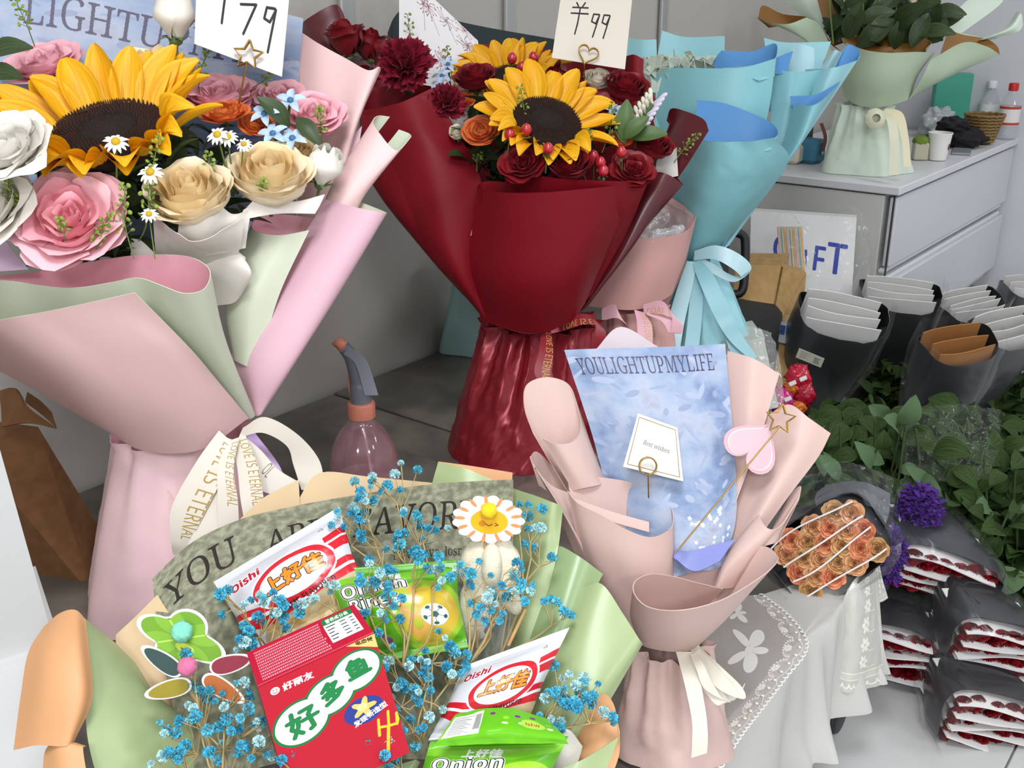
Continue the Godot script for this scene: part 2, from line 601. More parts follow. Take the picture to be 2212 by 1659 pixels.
func build_room() -> void:
	var wall := pal("#bab6ae", 0.75, {"bump": 0.05, "tri": 1.3, "bfreq": 0.03, "bseed": 5})
	var white := pal("#dcdcdc", 0.7)
	var tile := pal("#c4c4c1", 0.25, {"bump": 0.02, "tri": 1.0, "bfreq": 0.01})
	# floor: pale square tiles with thin joints
	var fl := struct("floor", box(Vector3(7.2, 0.1, 5.0), 0.001), pal("#8b8a87", 0.9), Vector3(1.1, -0.056, 0.9))
	var tl := box(Vector3(0.597, 0.012, 0.597), 0.0015)
	for i in 10:
		for j in 8:
			part(fl, "tile", tl, tile, Transform3D(Basis(), Vector3(-3.0 + i * 0.6 + 0.326, 0.05, -2.2 + j * 0.6 + 0.2)))
	struct("wall_left", box(Vector3(7.2, 2.9, 0.1), 0.001), wall, Vector3(1.1, 1.35, -1.66))
	struct("wall_end", box(Vector3(0.1, 2.9, 5.0), 0.001), pal("#d2d4d8", 0.75, {"bump": 0.03, "tri": 1.3, "bfreq": 0.03, "bseed": 6}), Vector3(4.34, 1.35, 0.9))
	struct("wall_back", box(Vector3(0.1, 2.9, 5.0), 0.001), white, Vector3(-2.55, 1.35, 0.9))
	struct("wall_right", box(Vector3(7.2, 2.9, 0.1), 0.001), white, Vector3(1.1, 1.35, 3.45))
	struct("ceiling", box(Vector3(7.2, 0.1, 5.0), 0.001), white, Vector3(1.1, 2.42, 0.9))
	# perforated shelf uprights screwed to the wall
	for x in [1.54, 2.06, 2.77]:
		var u := thing("shelf_upright", {1.54: "grey metal shelf upright on wall behind the red flower bouquet", 2.06: "grey metal shelf upright on wall behind the price card reading 99", 2.77: "grey metal shelf upright on wall above the blue bouquets"}[x], "shelf upright", Vector3(x, 1.45, -1.6))
		part(u, "strip", box(Vector3(0.035, 1.5, 0.012), 0.003), pal("#b7b6b3", 0.4, {"metal": 0.4}), Transform3D(Basis(), Vector3(0, 0, 0.0)))
		for k in 3:
			part(u, "screw", lathe_mb([Vector2(0, 0.004), Vector2(0.004, 0.0035), Vector2(0.007, 0.001), Vector2(0.007, 0)], 12).mesh(), pal("#6d6c6a", 0.3, {"metal": 0.9}), Transform3D(Basis(Vector3.RIGHT, PI / 2), Vector3(0, -0.62 + k * 0.5, 0.006)))

func ceiling_panel(x: float, z: float, e: float) -> void:
	var t := thing("ceiling_light", "square white ceiling light panel", "ceiling light", Vector3(x, 2.355, z), "ceiling light panels")
	part(t, "frame", box(Vector3(0.66, 0.03, 0.66), 0.004), pal("#e8e8e8", 0.5))
	var m := StandardMaterial3D.new()
	m.albedo_color = Color("#f4f4f4")
	m.emission_enabled = true
	m.emission = Color("#f6f8ff")
	m.emission_energy_multiplier = 2.0
	part(t, "diffuser", box(Vector3(0.6, 0.006, 0.6), 0.002), m, Transform3D(Basis(), Vector3(0, -0.017, 0)))
	var l := AreaLight3D.new()
	l.name = "panel_light"
	l.area_size = Vector2(0.6, 0.6)
	l.light_color = Color("#f7f9ff")
	l.light_energy = e
	l.shadow_enabled = true
	l.area_range = 9.0
	l.rotation = Vector3(-PI / 2, 0, 0)
	l.position = Vector3(0, -0.03, 0)
	t.add_child(l)

# ---------- flowers (unit size, +y is where the flower looks)
# one petal: cupped strip of a ring round the y axis
func ring_petal(ang: float, half: float, r0: float, r1: float, r2: float, h: float, curl: float, sd: float, nu := 8, nv := 6) -> Array:
	var rows := []
	for j in nv + 1:
		var t := float(j) / nv
		var row := []
		for i in nu + 1:
			var s := float(i) / nu * 2.0 - 1.0
			var wdt := half * (0.35 + 0.65 * sin(minf(t * 1.25, 1.0) * PI * 0.5))
			var drop := 1.0 - 0.22 * s * s * t - 0.03 * sin(s * 7.0 + sd) * t
			var tt := t * drop
			var r := lerpf(lerpf(r0, r1, minf(tt * 2.0, 1.0)), r2, clampf(tt * 2.0 - 1.0, 0.0, 1.0))
			r += 0.025 * sin(s * 5.0 + sd * 2.1) * t + 0.02 * sin(t * 9.0 + sd)
			var lip := maxf(0.0, tt - 0.72) / 0.28
			r += curl * lip * lip
			var y := h * tt - curl * 0.55 * lip * lip * lip
			y += 0.03 * sin(s * 4.0 + sd * 3.0) * t
			var a := ang + s * wdt
			row.append(Vector3(cos(a) * r, y, -sin(a) * r))
		rows.append(row)
	return rows

func petal_mesh(rows: Array) -> ArrayMesh:
	var mb := MB.new()
	mb.grid(rows)
	return mb.mesh()

# rings: [count, half angle, r0, r1, r2, h, curl, lift]
const ROSES := {
	"garden": [[2, 1.5, .02, .08, .07, .50, .02], [3, 1.1, .04, .17, .17, .54, .03], [3, 1.0, .05, .28, .30, .55, .05], [4, .9, .08, .42, .44, .56, .08], [4, .85, .1, .55, .62, .54, .10], [5, .8, .12, .66, .82, .48, .10], [5, .8, .14, .70, .97, .38, .06], [5, .75, .14, .62, 1.0, .24, .0]],
	"rose": [[2, 1.9, .02, .13, .10, .98, .0], [2, 1.6, .04, .2, .18, .98, .02], [3, 1.2, .06, .31, .29, .97, .05], [3, 1.15, .08, .43, .42, .94, .08], [4, .98, .1, .56, .55, .90, .10], [5, .88, .12, .68, .68, .82, .12], [5, .82, .14, .74, .80, .70, .12]],
	"closed": [[2, 2.0, .05, .38, .14, 1.22, .0], [3, 1.5, .1, .5, .3, 1.2, .02], [3, 1.4, .14, .58, .44, 1.14, .05]],
	"bud": [[2, 2.0, .03, .2, .12, 1.25, .0], [2, 1.8, .08, .33, .22, 1.25, .04], [3, 1.3, .12, .46, .38, 1.22, .08], [3, 1.2, .16, .55, .52, 1.14, .16], [3, 1.1, .2, .62, .62, 1.0, .22]],
	"lisi": [[3, 1.4, .04, .2, .16, .62, .03], [3, 1.2, .06, .36, .36, .66, .06], [4, 1.0, .1, .56, .62, .66, .12], [4, 1.0, .14, .7, .85, .58, .18], [5, .9, .16, .74, 1.0, .44, .16]],
	"ranun": [[3, 1.3, .03, .12, .08, .42, .0], [4, 1.1, .05, .24, .2, .46, .0], [5, .95, .08, .38, .36, .48, .01], [5, .9, .1, .54, .54, .46, .02], [6, .8, .12, .7, .74, .40, .04], [6, .8, .14, .8, .92, .30, .05]],
}

func rose_meshes(kind: String) -> Array:
	if not meshes.has(kind):
		var out := []
		var k := 0
		for ring in ROSES[kind]:
			var n: int = ring[0]
			for i in n:
				var a: float = TAU * i / n + k * 2.4 + rnd(-.15, .15)
				out.append(petal_mesh(ring_petal(a, ring[1], ring[2], ring[3] * rnd(.93, 1.07), ring[4] * rnd(.93, 1.07), ring[5] * rnd(.94, 1.06), ring[6] * rnd(.6, 1.4), rnd(0, 6))))
			k += 1
		meshes[kind] = out
	return meshes[kind]

func calyx_mb() -> MB:
	var mb := lathe_mb([Vector2(.04, -.5), Vector2(.045, -.18), Vector2(.16, -.1), Vector2(.2, .0), Vector2(.12, .1)], 10)
	for i in 5:
		var a := TAU * i / 5
		var c := Vector3(cos(a), 0, -sin(a))
		var s := Vector3(-sin(a), 0, -cos(a))
		mb.grid([[c * .12 - s * .09, c * .12 + s * .09], [c * .34 - s * .1 + Vector3.UP * .1, c * .34 + s * .1 + Vector3.UP * .1], [c * .5 + Vector3.UP * .02, c * .5 + Vector3.UP * .02]])
	return mb

func flower(called: String, label: String, kind: String, p: Vector3, n: Vector3, r: float, m: Material, group := "", spin := -1.0, core: Material = null) -> Node3D:
	var t := thing(called, label, "flower", p, group)
	var sp := spin if spin >= 0 else rnd(0, TAU)
	t.basis = face_y(n, sp) * Basis.from_scale(Vector3.ONE * r)
	var ms := rose_meshes(kind)
	var i := 0
	for me in ms:
		part(t, "petal", me, core if core != null and i < ms.size() / 2 else m)
		i += 1
	if not meshes.has("calyx"): meshes["calyx"] = calyx_mb().mesh()
	part(t, "calyx", meshes["calyx"], pal("#5d7440", 0.6))
	return t

# one mesh for a flower too small to show its petals
func rose_mini(kind: String) -> ArrayMesh:
	var k := kind + "_mini"
	if not meshes.has(k):
		var mb := MB.new()
		var j := 0
		for ring in ROSES[kind]:
			var n: int = ring[0]
			for i in n:
				mb.grid(ring_petal(TAU * i / n + j * 2.4, ring[1], ring[2], ring[3], ring[4], ring[5], ring[6], rnd(0, 6), 5, 4))
			j += 1
		meshes[k] = mb.mesh()
	return meshes[k]

# flat long petal along +x, curved up
func ray_petal(length: float, width: float, bend: float, fold: float, tipbend: float, twist := 0.0, nu := 6, nv := 9) -> ArrayMesh:
	var rows := []
	for j in nv + 1:
		var t := float(j) / nv
		var row := []
		var w := width * pow(sin(PI * clampf(pow(t, 0.85) * 0.93 + 0.07, 0, 1)), 0.55) * 0.5
		if j == nv: w = width * 0.07
		for i in nu + 1:
			var s := float(i) / nu * 2.0 - 1.0
			var y := bend * sin(t * PI * 0.55) + tipbend * t * t * t + fold * s * s * w * 2.0 + 0.012 * sin(s * 9.0) * sin(t * PI)
			var z := s * w
			var tw := twist * t
			row.append(Vector3(length * t * (1.0 - absf(tipbend) * 0.25 * t), y * cos(tw) + z * sin(tw), z * cos(tw) - y * sin(tw) * 0.3))
		rows.append(row)
	var mb := MB.new()
	mb.grid(rows, true)
	return mb.mesh()

func petal_tex(c1: String, c2: String, sd: int) -> Texture2D:
	return tex_mix(c1, c2, 0.05, sd, 3, 0.06)

func sunflower(label: String, p: Vector3, n: Vector3, rd: float, plen: float, tilt_back: float, tilt_front: float) -> void:
	var t := thing("sunflower", label, "flower", p, "sunflowers in the bouquets")
	t.basis = face_y(n)
	var to_eye := t.basis.inverse() * (eye - p).normalized()
	var front := atan2(-to_eye.z, to_eye.x)
	# seed disc
	part(t, "seed_disc", lathe_mb([Vector2(0.0, .22), Vector2(.25, .2), Vector2(.5, .2), Vector2(.72, .25), Vector2(.9, .2), Vector2(1.0, .05), Vector2(1.02, -.1), Vector2(.5, -.2), Vector2(0.0, -.25)].map(func(q): return q * rd), 40).mesh(), pal("#1b0d08", 0.9))
	var mb := MB.new()
	var mb2 := MB.new()
	var cone := lathe_mb([Vector2(.9, 0), Vector2(.6, .9), Vector2(0.0, 1.5)], 4)
	for i in 900:
		var q := sqrt((i + 0.5) / 900.0)
		var a := i * 2.39996
		var y := (0.2 + 0.05 * sin(clampf((q - .5) / .5, 0, 1) * PI)) * (1.0 if q < .88 else lerpf(1.0, .35, (q - .88) / .12))
		var b := face_y(Vector3(cos(a) * q * .35, 1, -sin(a) * q * .35), i) * Basis.from_scale(Vector3(.02, .045 if q > .45 else .02, .02) * rd)
		(mb if q > .5 else mb2).add(cone, Transform3D(b, Vector3(cos(a) * q, y, -sin(a) * q) * rd))
	var f1 := part(t, "outer_florets", mb.mesh(), pal("#3a1c10", 0.85))
	f1.set_meta("kind", "stuff")
	var f2 := part(t, "inner_florets", mb2.mesh(), pal("#241509", 0.9))
	f2.set_meta("kind", "stuff")
	var ym := pal("#ffffff", 0.55, {"tex": meshes_tex("sun"), "back": "#5a3a00"})
	if not meshes.has("sunp"):
		meshes["sunp"] = [ray_petal(1.12, .56, .1, .25, -.05), ray_petal(1.1, .58, .16, .35, -.12), ray_petal(1.05, .5, .06, .3, .12, .3), ray_petal(.72, .52, .2, .3, -.16), ray_petal(.66, .5, .26, .4, -.2, -.3)]
	for layer in 2:
		var cnt := 17 if layer == 0 else 15
		for i in cnt:
			var a := TAU * (i + 0.5 * layer) / cnt + rnd(-.06, .06)
			var fr := cos(a - front)   # 1 at the side nearest the eye
			var tilt := lerpf(tilt_back, tilt_front, fr * .5 + .5) + rnd(-.13, .13) - layer * 0.12
			var k := rng.randi_range(0, 2) if fr < 0.3 else rng.randi_range(3, 4)
			var b := Basis(Vector3.UP, a) * Basis(Vector3.BACK, tilt) * Basis(Vector3.RIGHT, rnd(-.25, .25)) * Basis.from_scale(Vector3.ONE * plen * rnd(.86, 1.08))
			part(t, "petal", meshes["sunp"][k], ym, Transform3D(b, Vector3(cos(a), -.02 - .06 * layer, -sin(a)) * rd * .93))
	part(t, "calyx", lathe_mb([Vector2(.12, -1.2), Vector2(.14, -.5), Vector2(.7, -.35), Vector2(1.0, -.12), Vector2(.9, -.08)].map(func(q): return q * rd), 20).mesh(), pal("#4d6b2c", 0.7))

func meshes_tex(k: String) -> Texture2D:
	if not meshes.has("tex_" + k):
		match k:
			"sun": meshes["tex_sun"] = petal_tex("#e6a202", "#f6c414", 4)
			"leaf": meshes["tex_leaf"] = petal_tex("#26391a", "#42552a", 9)
	return meshes["tex_" + k]

func carnation(label: String, p: Vector3, n: Vector3, r: float, m: Material, group := "") -> void:
	var t := thing("carnation", label, "flower", p, group)
	t.basis = face_y(n) * Basis.from_scale(Vector3.ONE * r)
	if not meshes.has("frill"):
		var vs := []
		for k in 3:
			var rows := []
			for j in 6:
				var tt := j / 5.0
				var row := []
				for i in 13:
					var s := i / 6.0 - 1.0
					var zig := (0.07 if i % 2 == 0 else -0.07) * maxf(0.0, tt - .6) * 2.5
					var w := (.06 + .42 * tt)
					row.append(Vector3((tt + zig) * (1.0 - .18 * s * s), .12 * sin(s * 8.0 + k * 2.0) * tt * tt + .1 * tt * tt, s * w))
				rows.append(row)
			var mb := MB.new()
			mb.grid(rows, true)
			vs.append(mb.mesh())
		meshes["frill"] = vs
	for i in 46:
		var q := (i + .5) / 46.0
		var a := i * 2.39996
		var el := lerpf(1.5, -0.25, pow(q, .8)) + rnd(-.15, .15)
		var b := Basis(Vector3.UP, a) * Basis(Vector3.BACK, el) * Basis(Vector3.RIGHT, rnd(-1.2, 1.2)) * Basis.from_scale(Vector3.ONE * rnd(.8, 1.05))
		part(t, "petal", meshes["frill"][i % 3], m, Transform3D(b, Vector3(0, .1, 0)))
	part(t, "calyx", lathe_mb([Vector2(.08, -1.0), Vector2(.2, -.85), Vector2(.24, -.2), Vector2(.12, .1)], 10).mesh(), pal("#5d7440", 0.6))

func leaf_mesh() -> ArrayMesh:
	if not meshes.has("leaf"):
		var rows := []
		for j in 9:
			var t := j / 8.0
			var w := .24 * pow(sin(PI * clampf(t * .96 + .02, 0, 1)), .8)
			var row := []
			for i in 5:
				var s := i / 2.0 - 1.0
				row.append(Vector3(t, .10 * sin(t * PI) - .12 * t * t + absf(s) * w * .35, s * w))
			rows.append(row)
		var mb := MB.new()
		mb.grid(rows, true)
		meshes["leaf"] = mb.mesh()
	return meshes["leaf"]

func leaf_xf(p: Vector3, dir: Vector3, up: Vector3, size: float) -> Transform3D:
	var x := dir.normalized()
	var z := x.cross(up).normalized()
	return Transform3D(Basis(x, z.cross(x), z) * Basis.from_scale(Vector3(size, size, size)), p)

# leafy greenery filling a bouquet between the flower heads
func greenery(label: String, c: Vector3, r: Vector3, n: int, size: float, m: Material, called := "greenery", cat := "foliage") -> void:
	var t := thing(called, label, cat, c)
	t.set_meta("kind", "stuff")
	var mm := MultiMesh.new()
	mm.transform_format = MultiMesh.TRANSFORM_3D
	mm.mesh = leaf_mesh()
	mm.instance_count = n
	for i in n:
		var d := Vector3(rnd(-1, 1), rnd(-1, 1), rnd(-1, 1))
		if d.length() > 1.0: d = d.normalized() * rnd(.3, 1)
		mm.set_instance_transform(i, leaf_xf(d * r, Vector3(rnd(-1, 1), rnd(-.2, 1), rnd(-1, 1)), Vector3(rnd(-.5, .5), 1, rnd(-.5, .5)), size * rnd(.6, 1.3)))
	var o := MultiMeshInstance3D.new()
	o.name = "leaves"
	o.multimesh = mm
	o.material_override = m
	t.add_child(o)

# wiry sprig with little round pods
func sprig(label: String, p0: Vector3, p1: Vector3, n: int, spread: float, pod: float, m: Material, group := "") -> void:
	var t := thing("seed_sprig", label, "foliage", p0, group)
	var dirn := p1 - p0
	var side := dirn.cross(Vector3(rnd(-1, 1), rnd(-1, 1), rnd(-1, 1))).normalized()
	var st := curve([Vector3.ZERO, dirn * .5 + side * dirn.length() * .07, dirn], 6)
	var mb := tube_mb(st, pod * .28, pod * .15, 4)
	var pods := MB.new()
	if not meshes.has("pod"): meshes["pod"] = ball_mb(Vector3(1, .75, .35), 6, 4)
	for i in n:
		var f := lerpf(.3, 1.0, (i + rnd(0, .6)) / n)
		var o: Vector3 = dirn * f + side * dirn.length() * .07 * sin(f * PI)
		var a := i * 2.4
		var d := (side.rotated(dirn.normalized(), a) + dirn.normalized() * .7).normalized()
		var e := o + d * spread * lerpf(1.2, .45, f) * rnd(.7, 1.1)
		mb.add(tube_mb([o, o.lerp(e, .5) + dirn.normalized() * .001, e], pod * .12, pod * .08, 3, false), Transform3D())
		pods.add(meshes["pod"], Transform3D(face_y(d, rnd(0, 6)) * Basis.from_scale(Vector3.ONE * pod), e))
	part(t, "stem", mb.mesh(), pal("#6c8440", 0.7))
	var po := part(t, "seed_pods", pods.mesh(), m)
	po.set_meta("kind", "stuff")

func chamomile(p: Vector3, n: Vector3, r: float, stem_to: Vector3, label: String) -> void:
	var t := thing("chamomile", label, "flower", p, "chamomile daisies in the pink bouquet")
	var b := face_y(n, rnd(0, 3)) * Basis.from_scale(Vector3.ONE * r)
	if not meshes.has("daisyp"): meshes["daisyp"] = ray_petal(1, .36, .06, .1, -.25, 0, 3, 5)
	for i in 12:
		part(t, "petal", meshes["daisyp"], pal("#f6f5ee", 0.6), Transform3D(b * Basis(Vector3.UP, TAU * i / 12 + rnd(-.1, .1)) * Basis(Vector3.BACK, rnd(-.3, .1)), b * Vector3(cos(TAU * i / 12), 0, -sin(TAU * i / 12)) * .25))
	part(t, "centre", ball_mb(Vector3(.42, .34, .42), 10, 6, .12, 4).mesh(), pal("#c9a71e", 0.8), Transform3D(b, b * Vector3(0, .1, 0)))
	wire(t, "stem", curve([p, p.lerp(stem_to, .5) + Vector3(0, -.004, 0), stem_to], 6), r * .1, pal("#6c8440", 0.7), 5)

func tweedia(p: Vector3, n: Vector3, r: float, stem_to: Vector3, label: String, col := "#b9d3ea", grp := "small pale blue star flowers") -> void:
	var t := thing("blue_star_flower", label, "flower", p, grp)
	var b := face_y(n, rnd(0, 3)) * Basis.from_scale(Vector3.ONE * r)
	if not meshes.has("starp"): meshes["starp"] = ray_petal(1, .5, .1, .25, -.2, 0, 4, 6)
	for i in 5:
		part(t, "petal", meshes["starp"], pal(col, 0.55, {"back": "#303a44"}), Transform3D(b * Basis(Vector3.UP, TAU * i / 5) * Basis(Vector3.BACK, rnd(-.1, .25)), Vector3.ZERO))
	part(t, "centre", lathe_mb([Vector2(.12, -.05), Vector2(.22, .1), Vector2(.14, .22), Vector2(0.0, .24)], 8).mesh(), pal("#3f6f96", 0.5), Transform3D(b, Vector3.ZERO))
	wire(t, "stem", curve([p, p.lerp(stem_to, .5), stem_to], 4), r * .1, pal("#5d7440", 0.7), 5)

func berry(p: Vector3, n: Vector3, r: float, label: String) -> void:
	var t := thing("hypericum_berry", label, "berry", p, "red hypericum berries in the dark red bouquet")
	var b := face_y(n, rnd(0, 3)) * Basis.from_scale(Vector3.ONE * r)
	part(t, "fruit", lathe_mb([Vector2(.0, -1.0), Vector2(.55, -.85), Vector2(.9, -.3), Vector2(.95, .2), Vector2(.7, .8), Vector2(.25, 1.15), Vector2(0.0, 1.25)], 14).mesh(), pal("#b81f2e", 0.25, {"coat": 0.6}), Transform3D(b, Vector3.ZERO))
	for i in 5:
		part(t, "sepal", leaf_mesh(), pal("#3f5c2c", 0.55), Transform3D(b * Basis(Vector3.UP, TAU * i / 5) * Basis(Vector3.BACK, rnd(-.5, .1)), b * Vector3(0, -.9, 0)))
	wire(t, "stem", [p - n * r, p - n * r * 2.2, p - n * r * 4.0 + Vector3(0, -.004, 0)], r * .14, pal("#4d6b2c", 0.7), 5)

# blue baby's breath: branching stems that end in little ruffled blossoms
func blossom_meshes() -> Array:
	if not meshes.has("gyp"):
		var vs := []
		for k in 3:
			var mb := MB.new()
			for i in 22:
				var q := (i + .5) / 22.0
				var y := 1.0 - 1.75 * q
				var rr := sqrt(maxf(0.0, 1.0 - y * y))
				var a := i * 2.39996 + k
				var d := Vector3(cos(a) * rr, y, sin(a) * rr)
				var b := face_y(d, rnd(0, 6))
				mb.grid([[b * Vector3(-.1, .25, 0), b * Vector3(0, .25, .04), b * Vector3(.1, .25, 0)], [b * Vector3(-.36, .8, .1), b * Vector3(0, .9, -.1), b * Vector3(.36, .8, .12)], [b * Vector3(-.42, 1.0, -.18), b * Vector3(0, 1.14, .14), b * Vector3(.42, .98, -.2)]])
			vs.append(mb.mesh())
		meshes["gyp"] = vs
	return meshes["gyp"]

func gyp_spray(label: String, root: Vector3, tips: Array, r: float) -> void:
	var t := thing("babys_breath_spray", label, "flower", root, "sprays of dyed blue baby's breath among the snacks")
	var stem := MB.new()
	var tan := pal("#b59f6c", 0.8)
	var cols := [pal("#4cb8d4", 0.75, {"rim": 0.3}), pal("#38a6c8", 0.75, {"rim": 0.3}), pal("#66c8dc", 0.75, {"rim": 0.3}), pal("#b5e2e4", 0.75, {"rim": 0.3})]
	var bm := blossom_meshes()
	for tp in tips:
		# tp: [point, spread, count]
		var c: Vector3 = tp[0] - root
		var fork: Vector3 = c * .78 + Vector3(rnd(-1, 1), rnd(-1, 1), rnd(-1, 1)) * .008
		stem.add(tube_mb(curve([Vector3.ZERO, c * .42 + Vector3(rnd(-1, 1), rnd(-.5, .5), rnd(-1, 1)) * .012, fork], 5), .0013, .0009, 4), Transform3D())
		for i in tp[2]:
			var e: Vector3 = c + Vector3(rnd(-1, 1), rnd(-.8, .8), rnd(-1, 1)) * tp[1]
			var mid := fork.lerp(e, .5) + Vector3(rnd(-1, 1), rnd(-1, 1), rnd(-1, 1)) * .004
			stem.add(tube_mb([fork, mid, e], .0007, .0005, 3), Transform3D())
			if i % 3 == 0: stem.add(tube_mb([mid, mid + (e - fork).rotated(Vector3.UP, rnd(-1, 1)) * .6], .0005, .0003, 3), Transform3D())
			var sz := r * rnd(.55, 1.1)
			part(t, "blossom", bm[i % 3], cols[0 if rng.randf() < .5 else rng.randi_range(1, 3) if rng.randf() < .9 else 3], Transform3D(face_y((e - fork).normalized() + Vector3.UP * .4, rnd(0, 6)) * Basis.from_scale(Vector3.ONE * sz), e))
	part(t, "stems", stem.mesh(), tan)

func build_tables() -> void:
	var stone := pal("#ffffff", 0.35, {"tex": tex_mix("#5a564f", "#7d776c", 0.012, 21, 5), "tri": 1.1, "bump": 0.03})
	var t := thing("display_table", "low table with a dark grey stone top behind the lace cloth", "table", Vector3(0.4, 0, -1.0))
	part(t, "top", box(Vector3(2.06, 0.03, 1.17), 0.003), stone, Transform3D(Basis(), Vector3(0, TABLE - 0.015, -0.005)))
	for q in [[-1.0, -.52], [1.02, -.52], [-1.0, .56], [1.02, .56]]:
		part(t, "leg", box(Vector3(0.04, TABLE - 0.1, 0.04), 0.004), pal("#b5b5b5", 0.4, {"metal": 0.6}), Transform3D(Basis(), Vector3(q[0] * .97, (TABLE - 0.1) / 2 + 0.07, q[1])))
		var cst := part(t, "caster", lathe_mb([Vector2(0, -.014), Vector2(.026, -.014), Vector2(.03, -.008), Vector2(.03, .008), Vector2(.026, .014), Vector2(0, .014)], 20).mesh(), pal("#17171a", 0.45), Transform3D(Basis(Vector3.RIGHT, PI / 2), Vector3(q[0] * .97, 0.032, q[1])))
		part(cst, "fork", box(Vector3(.03, .045, .034), .004), pal("#8c8c8c", 0.3, {"metal": 0.9}), Transform3D(Basis(Vector3.RIGHT, -PI / 2), Vector3(0, 0, -.03)))
	var t2 := thing("side_table", "dark stone topped table along the wall behind the burgundy bouquet", "table", Vector3(1.96, 0, -1.28))
	part(t2, "top", box(Vector3(1.04, 0.03, 0.63), 0.003), stone, Transform3D(Basis(), Vector3(0, TABLE - 0.015, 0)))
	for q in [[-.48, -.28], [.48, -.28], [-.48, .28], [.48, .28]]:
		part(t2, "leg", box(Vector3(0.04, TABLE - 0.03, 0.04), 0.004), pal("#8f8f8f", 0.4, {"metal": 0.6}), Transform3D(Basis(), Vector3(q[0], (TABLE - 0.03) / 2, q[1])))
	build_cloth()
	build_unit()
	build_left_boxes()

func build_cloth() -> void:
	var white := pal("#bfbeb8", 0.85, {"bump": 0.04, "tri": 4.0, "bfreq": 0.03})
	var t := thing("table_cloth", "white cloth with lace border hanging over the trolley edge", "tablecloth", Vector3(0.9, TABLE, -0.45))
	# plain cloth: from the lace border over the edge and down to just above the floor
	var rows := []
	var inner := [[1545, 1690], [1560, 1625], [1592, 1585], [1628, 1538], [1668, 1492], [1700, 1448], [1722, 1402], [1700, 1352], [1664, 1318], [1640, 1290], [1700, 1268], [1770, 1240], [1800, 1222]]
	var xs := [0.30, 0.85, 0.93, 1.0, 1.07, 1.14, 1.2, 1.25, 1.29, 1.33, 1.37, 1.41, 1.43]
	var r0 := []
	for i in inner.size():
		var p := on_y(inner[i][0], inner[i][1], TABLE + 0.002)
		if i == 0: p.x = .3
		r0.append(p)
	var r1 := []
	var r2 := []
	var r3 := []
	var r4 := []
	for i in xs.size():
		r1.append(Vector3(xs[i], TABLE + 0.003, -0.43))
		r2.append(Vector3(xs[i], TABLE - 0.012, -0.412 + .004 * sin(i * 2.0)))
		r3.append(Vector3(xs[i] + .005 * sin(i), TABLE - 0.12, -0.402 + .012 * sin(i * 2.3)))
		r4.append(Vector3(xs[i] + .01 * sin(i * 1.7), 0.108, -0.39 + .02 * sin(i * 2.3 + .4)))
	var g := patch([r4, r3, r2, r1, r0], 96, 40)
	for j in g.size():
		var k := clampf(1.0 - float(j) / 22.0, 0, 1)
		for i in g[j].size():
			g[j][i].z += k * .009 * sin(i * .55 + sin(i * .13) * 3.0)
	part(t, "plain_cloth", sheet_mesh(g, white, white, 0.001))
	# lace: sheer net with white embroidery
	var c := lace_picture()
	var lace := StandardMaterial3D.new()
	lace.albedo_texture = c
	lace.transparency = BaseMaterial3D.TRANSPARENCY_ALPHA
	lace.roughness = 0.9
	var top := []
	var b0 := []
	var b1 := []
	for q in [[1380, 1665], [1420, 1600], [1470, 1520], [1500, 1450], [1520, 1380], [1530, 1330], [1560, 1290]]:
		b0.append(on_y(q[0], q[1], TABLE + 0.004))
	for q in [[1545, 1668], [1592, 1592], [1640, 1530], [1690, 1465], [1738, 1395], [1700, 1332], [1640, 1285]]:
		b1.append(on_y(q[0], q[1], TABLE + 0.0055))
	part(t, "lace_border", sheet_mesh(patch([b0, b1], 60, 16), lace, lace, 0.0005))
	var dots := MB.new()
	var edge := curve(b1, 46)
	for i in edge.size() - 1:
		var e0: Vector3 = edge[i]
		var out: Vector3 = (edge[i + 1] - edge[i]).normalized().cross(Vector3.UP)
		var seg := []
		for k in 7:
			var a := PI * k / 6.0
			seg.append(e0.lerp(edge[i + 1], .5 - .5 * cos(a)) + out * .005 * sin(a) + Vector3(0, .001, 0) - org)
		dots.add(tube_mb(seg, .0011, .0011, 4), Transform3D())
		if i % 2 == 0: dots.add(ball_mb(Vector3(.0026, .001, .0026), 6, 4), Transform3D(Basis(), e0 - out * .006 + Vector3(0, .001, 0) - org))
	var sc := part(t, "scalloped_edge", dots.mesh(), pal("#eceae2", 0.85))
	sc.set_meta("kind", "stuff")
	# corner that hangs at the table end
	var ha := StandardMaterial3D.new()
	ha.albedo_texture = lace_picture2()
	ha.transparency = BaseMaterial3D.TRANSPARENCY_ALPHA
	ha.roughness = 0.9
	sheet(t, "hanging_lace", [[1806, 1486, 1.53, 1835, 1496, 1.525, 1860, 1490, 1.55, 1905, 1478, 1.62, 1908, 1470, 1.66], [1812, 1400, 1.51, 1842, 1404, 1.505, 1868, 1400, 1.53, 1898, 1385, 1.60, 1902, 1380, 1.65], [1820, 1310, 1.495, 1848, 1302, 1.49, 1872, 1292, 1.525, 1888, 1280, 1.59, 1893, 1275, 1.63], [1828, 1272, 1.49, 1846, 1250, 1.505, 1866, 1230, 1.54, 1878, 1216, 1.59, 1884, 1212, 1.62]], ha, ha, 40, 26, 0.0006, 0.002, 6.0)
	sheet(t, "lace_corner", [[1890, 1302, 1.66, 1905, 1300, 1.665, 1918, 1292, 1.675], [1888, 1255, 1.65, 1898, 1252, 1.655, 1905, 1246, 1.665], [1882, 1212, 1.64, 1890, 1208, 1.645, 1897, 1206, 1.66]], ha, ha, 16, 10, 0.0006)

func rgba_canvas(w: int, h: int, base: Color) -> Canvas:
	var c := Canvas.new(w, h, base)
	c.im = Image.create(w, h, false, Image.FORMAT_RGBA8)
	c.im.fill(base)
	return c

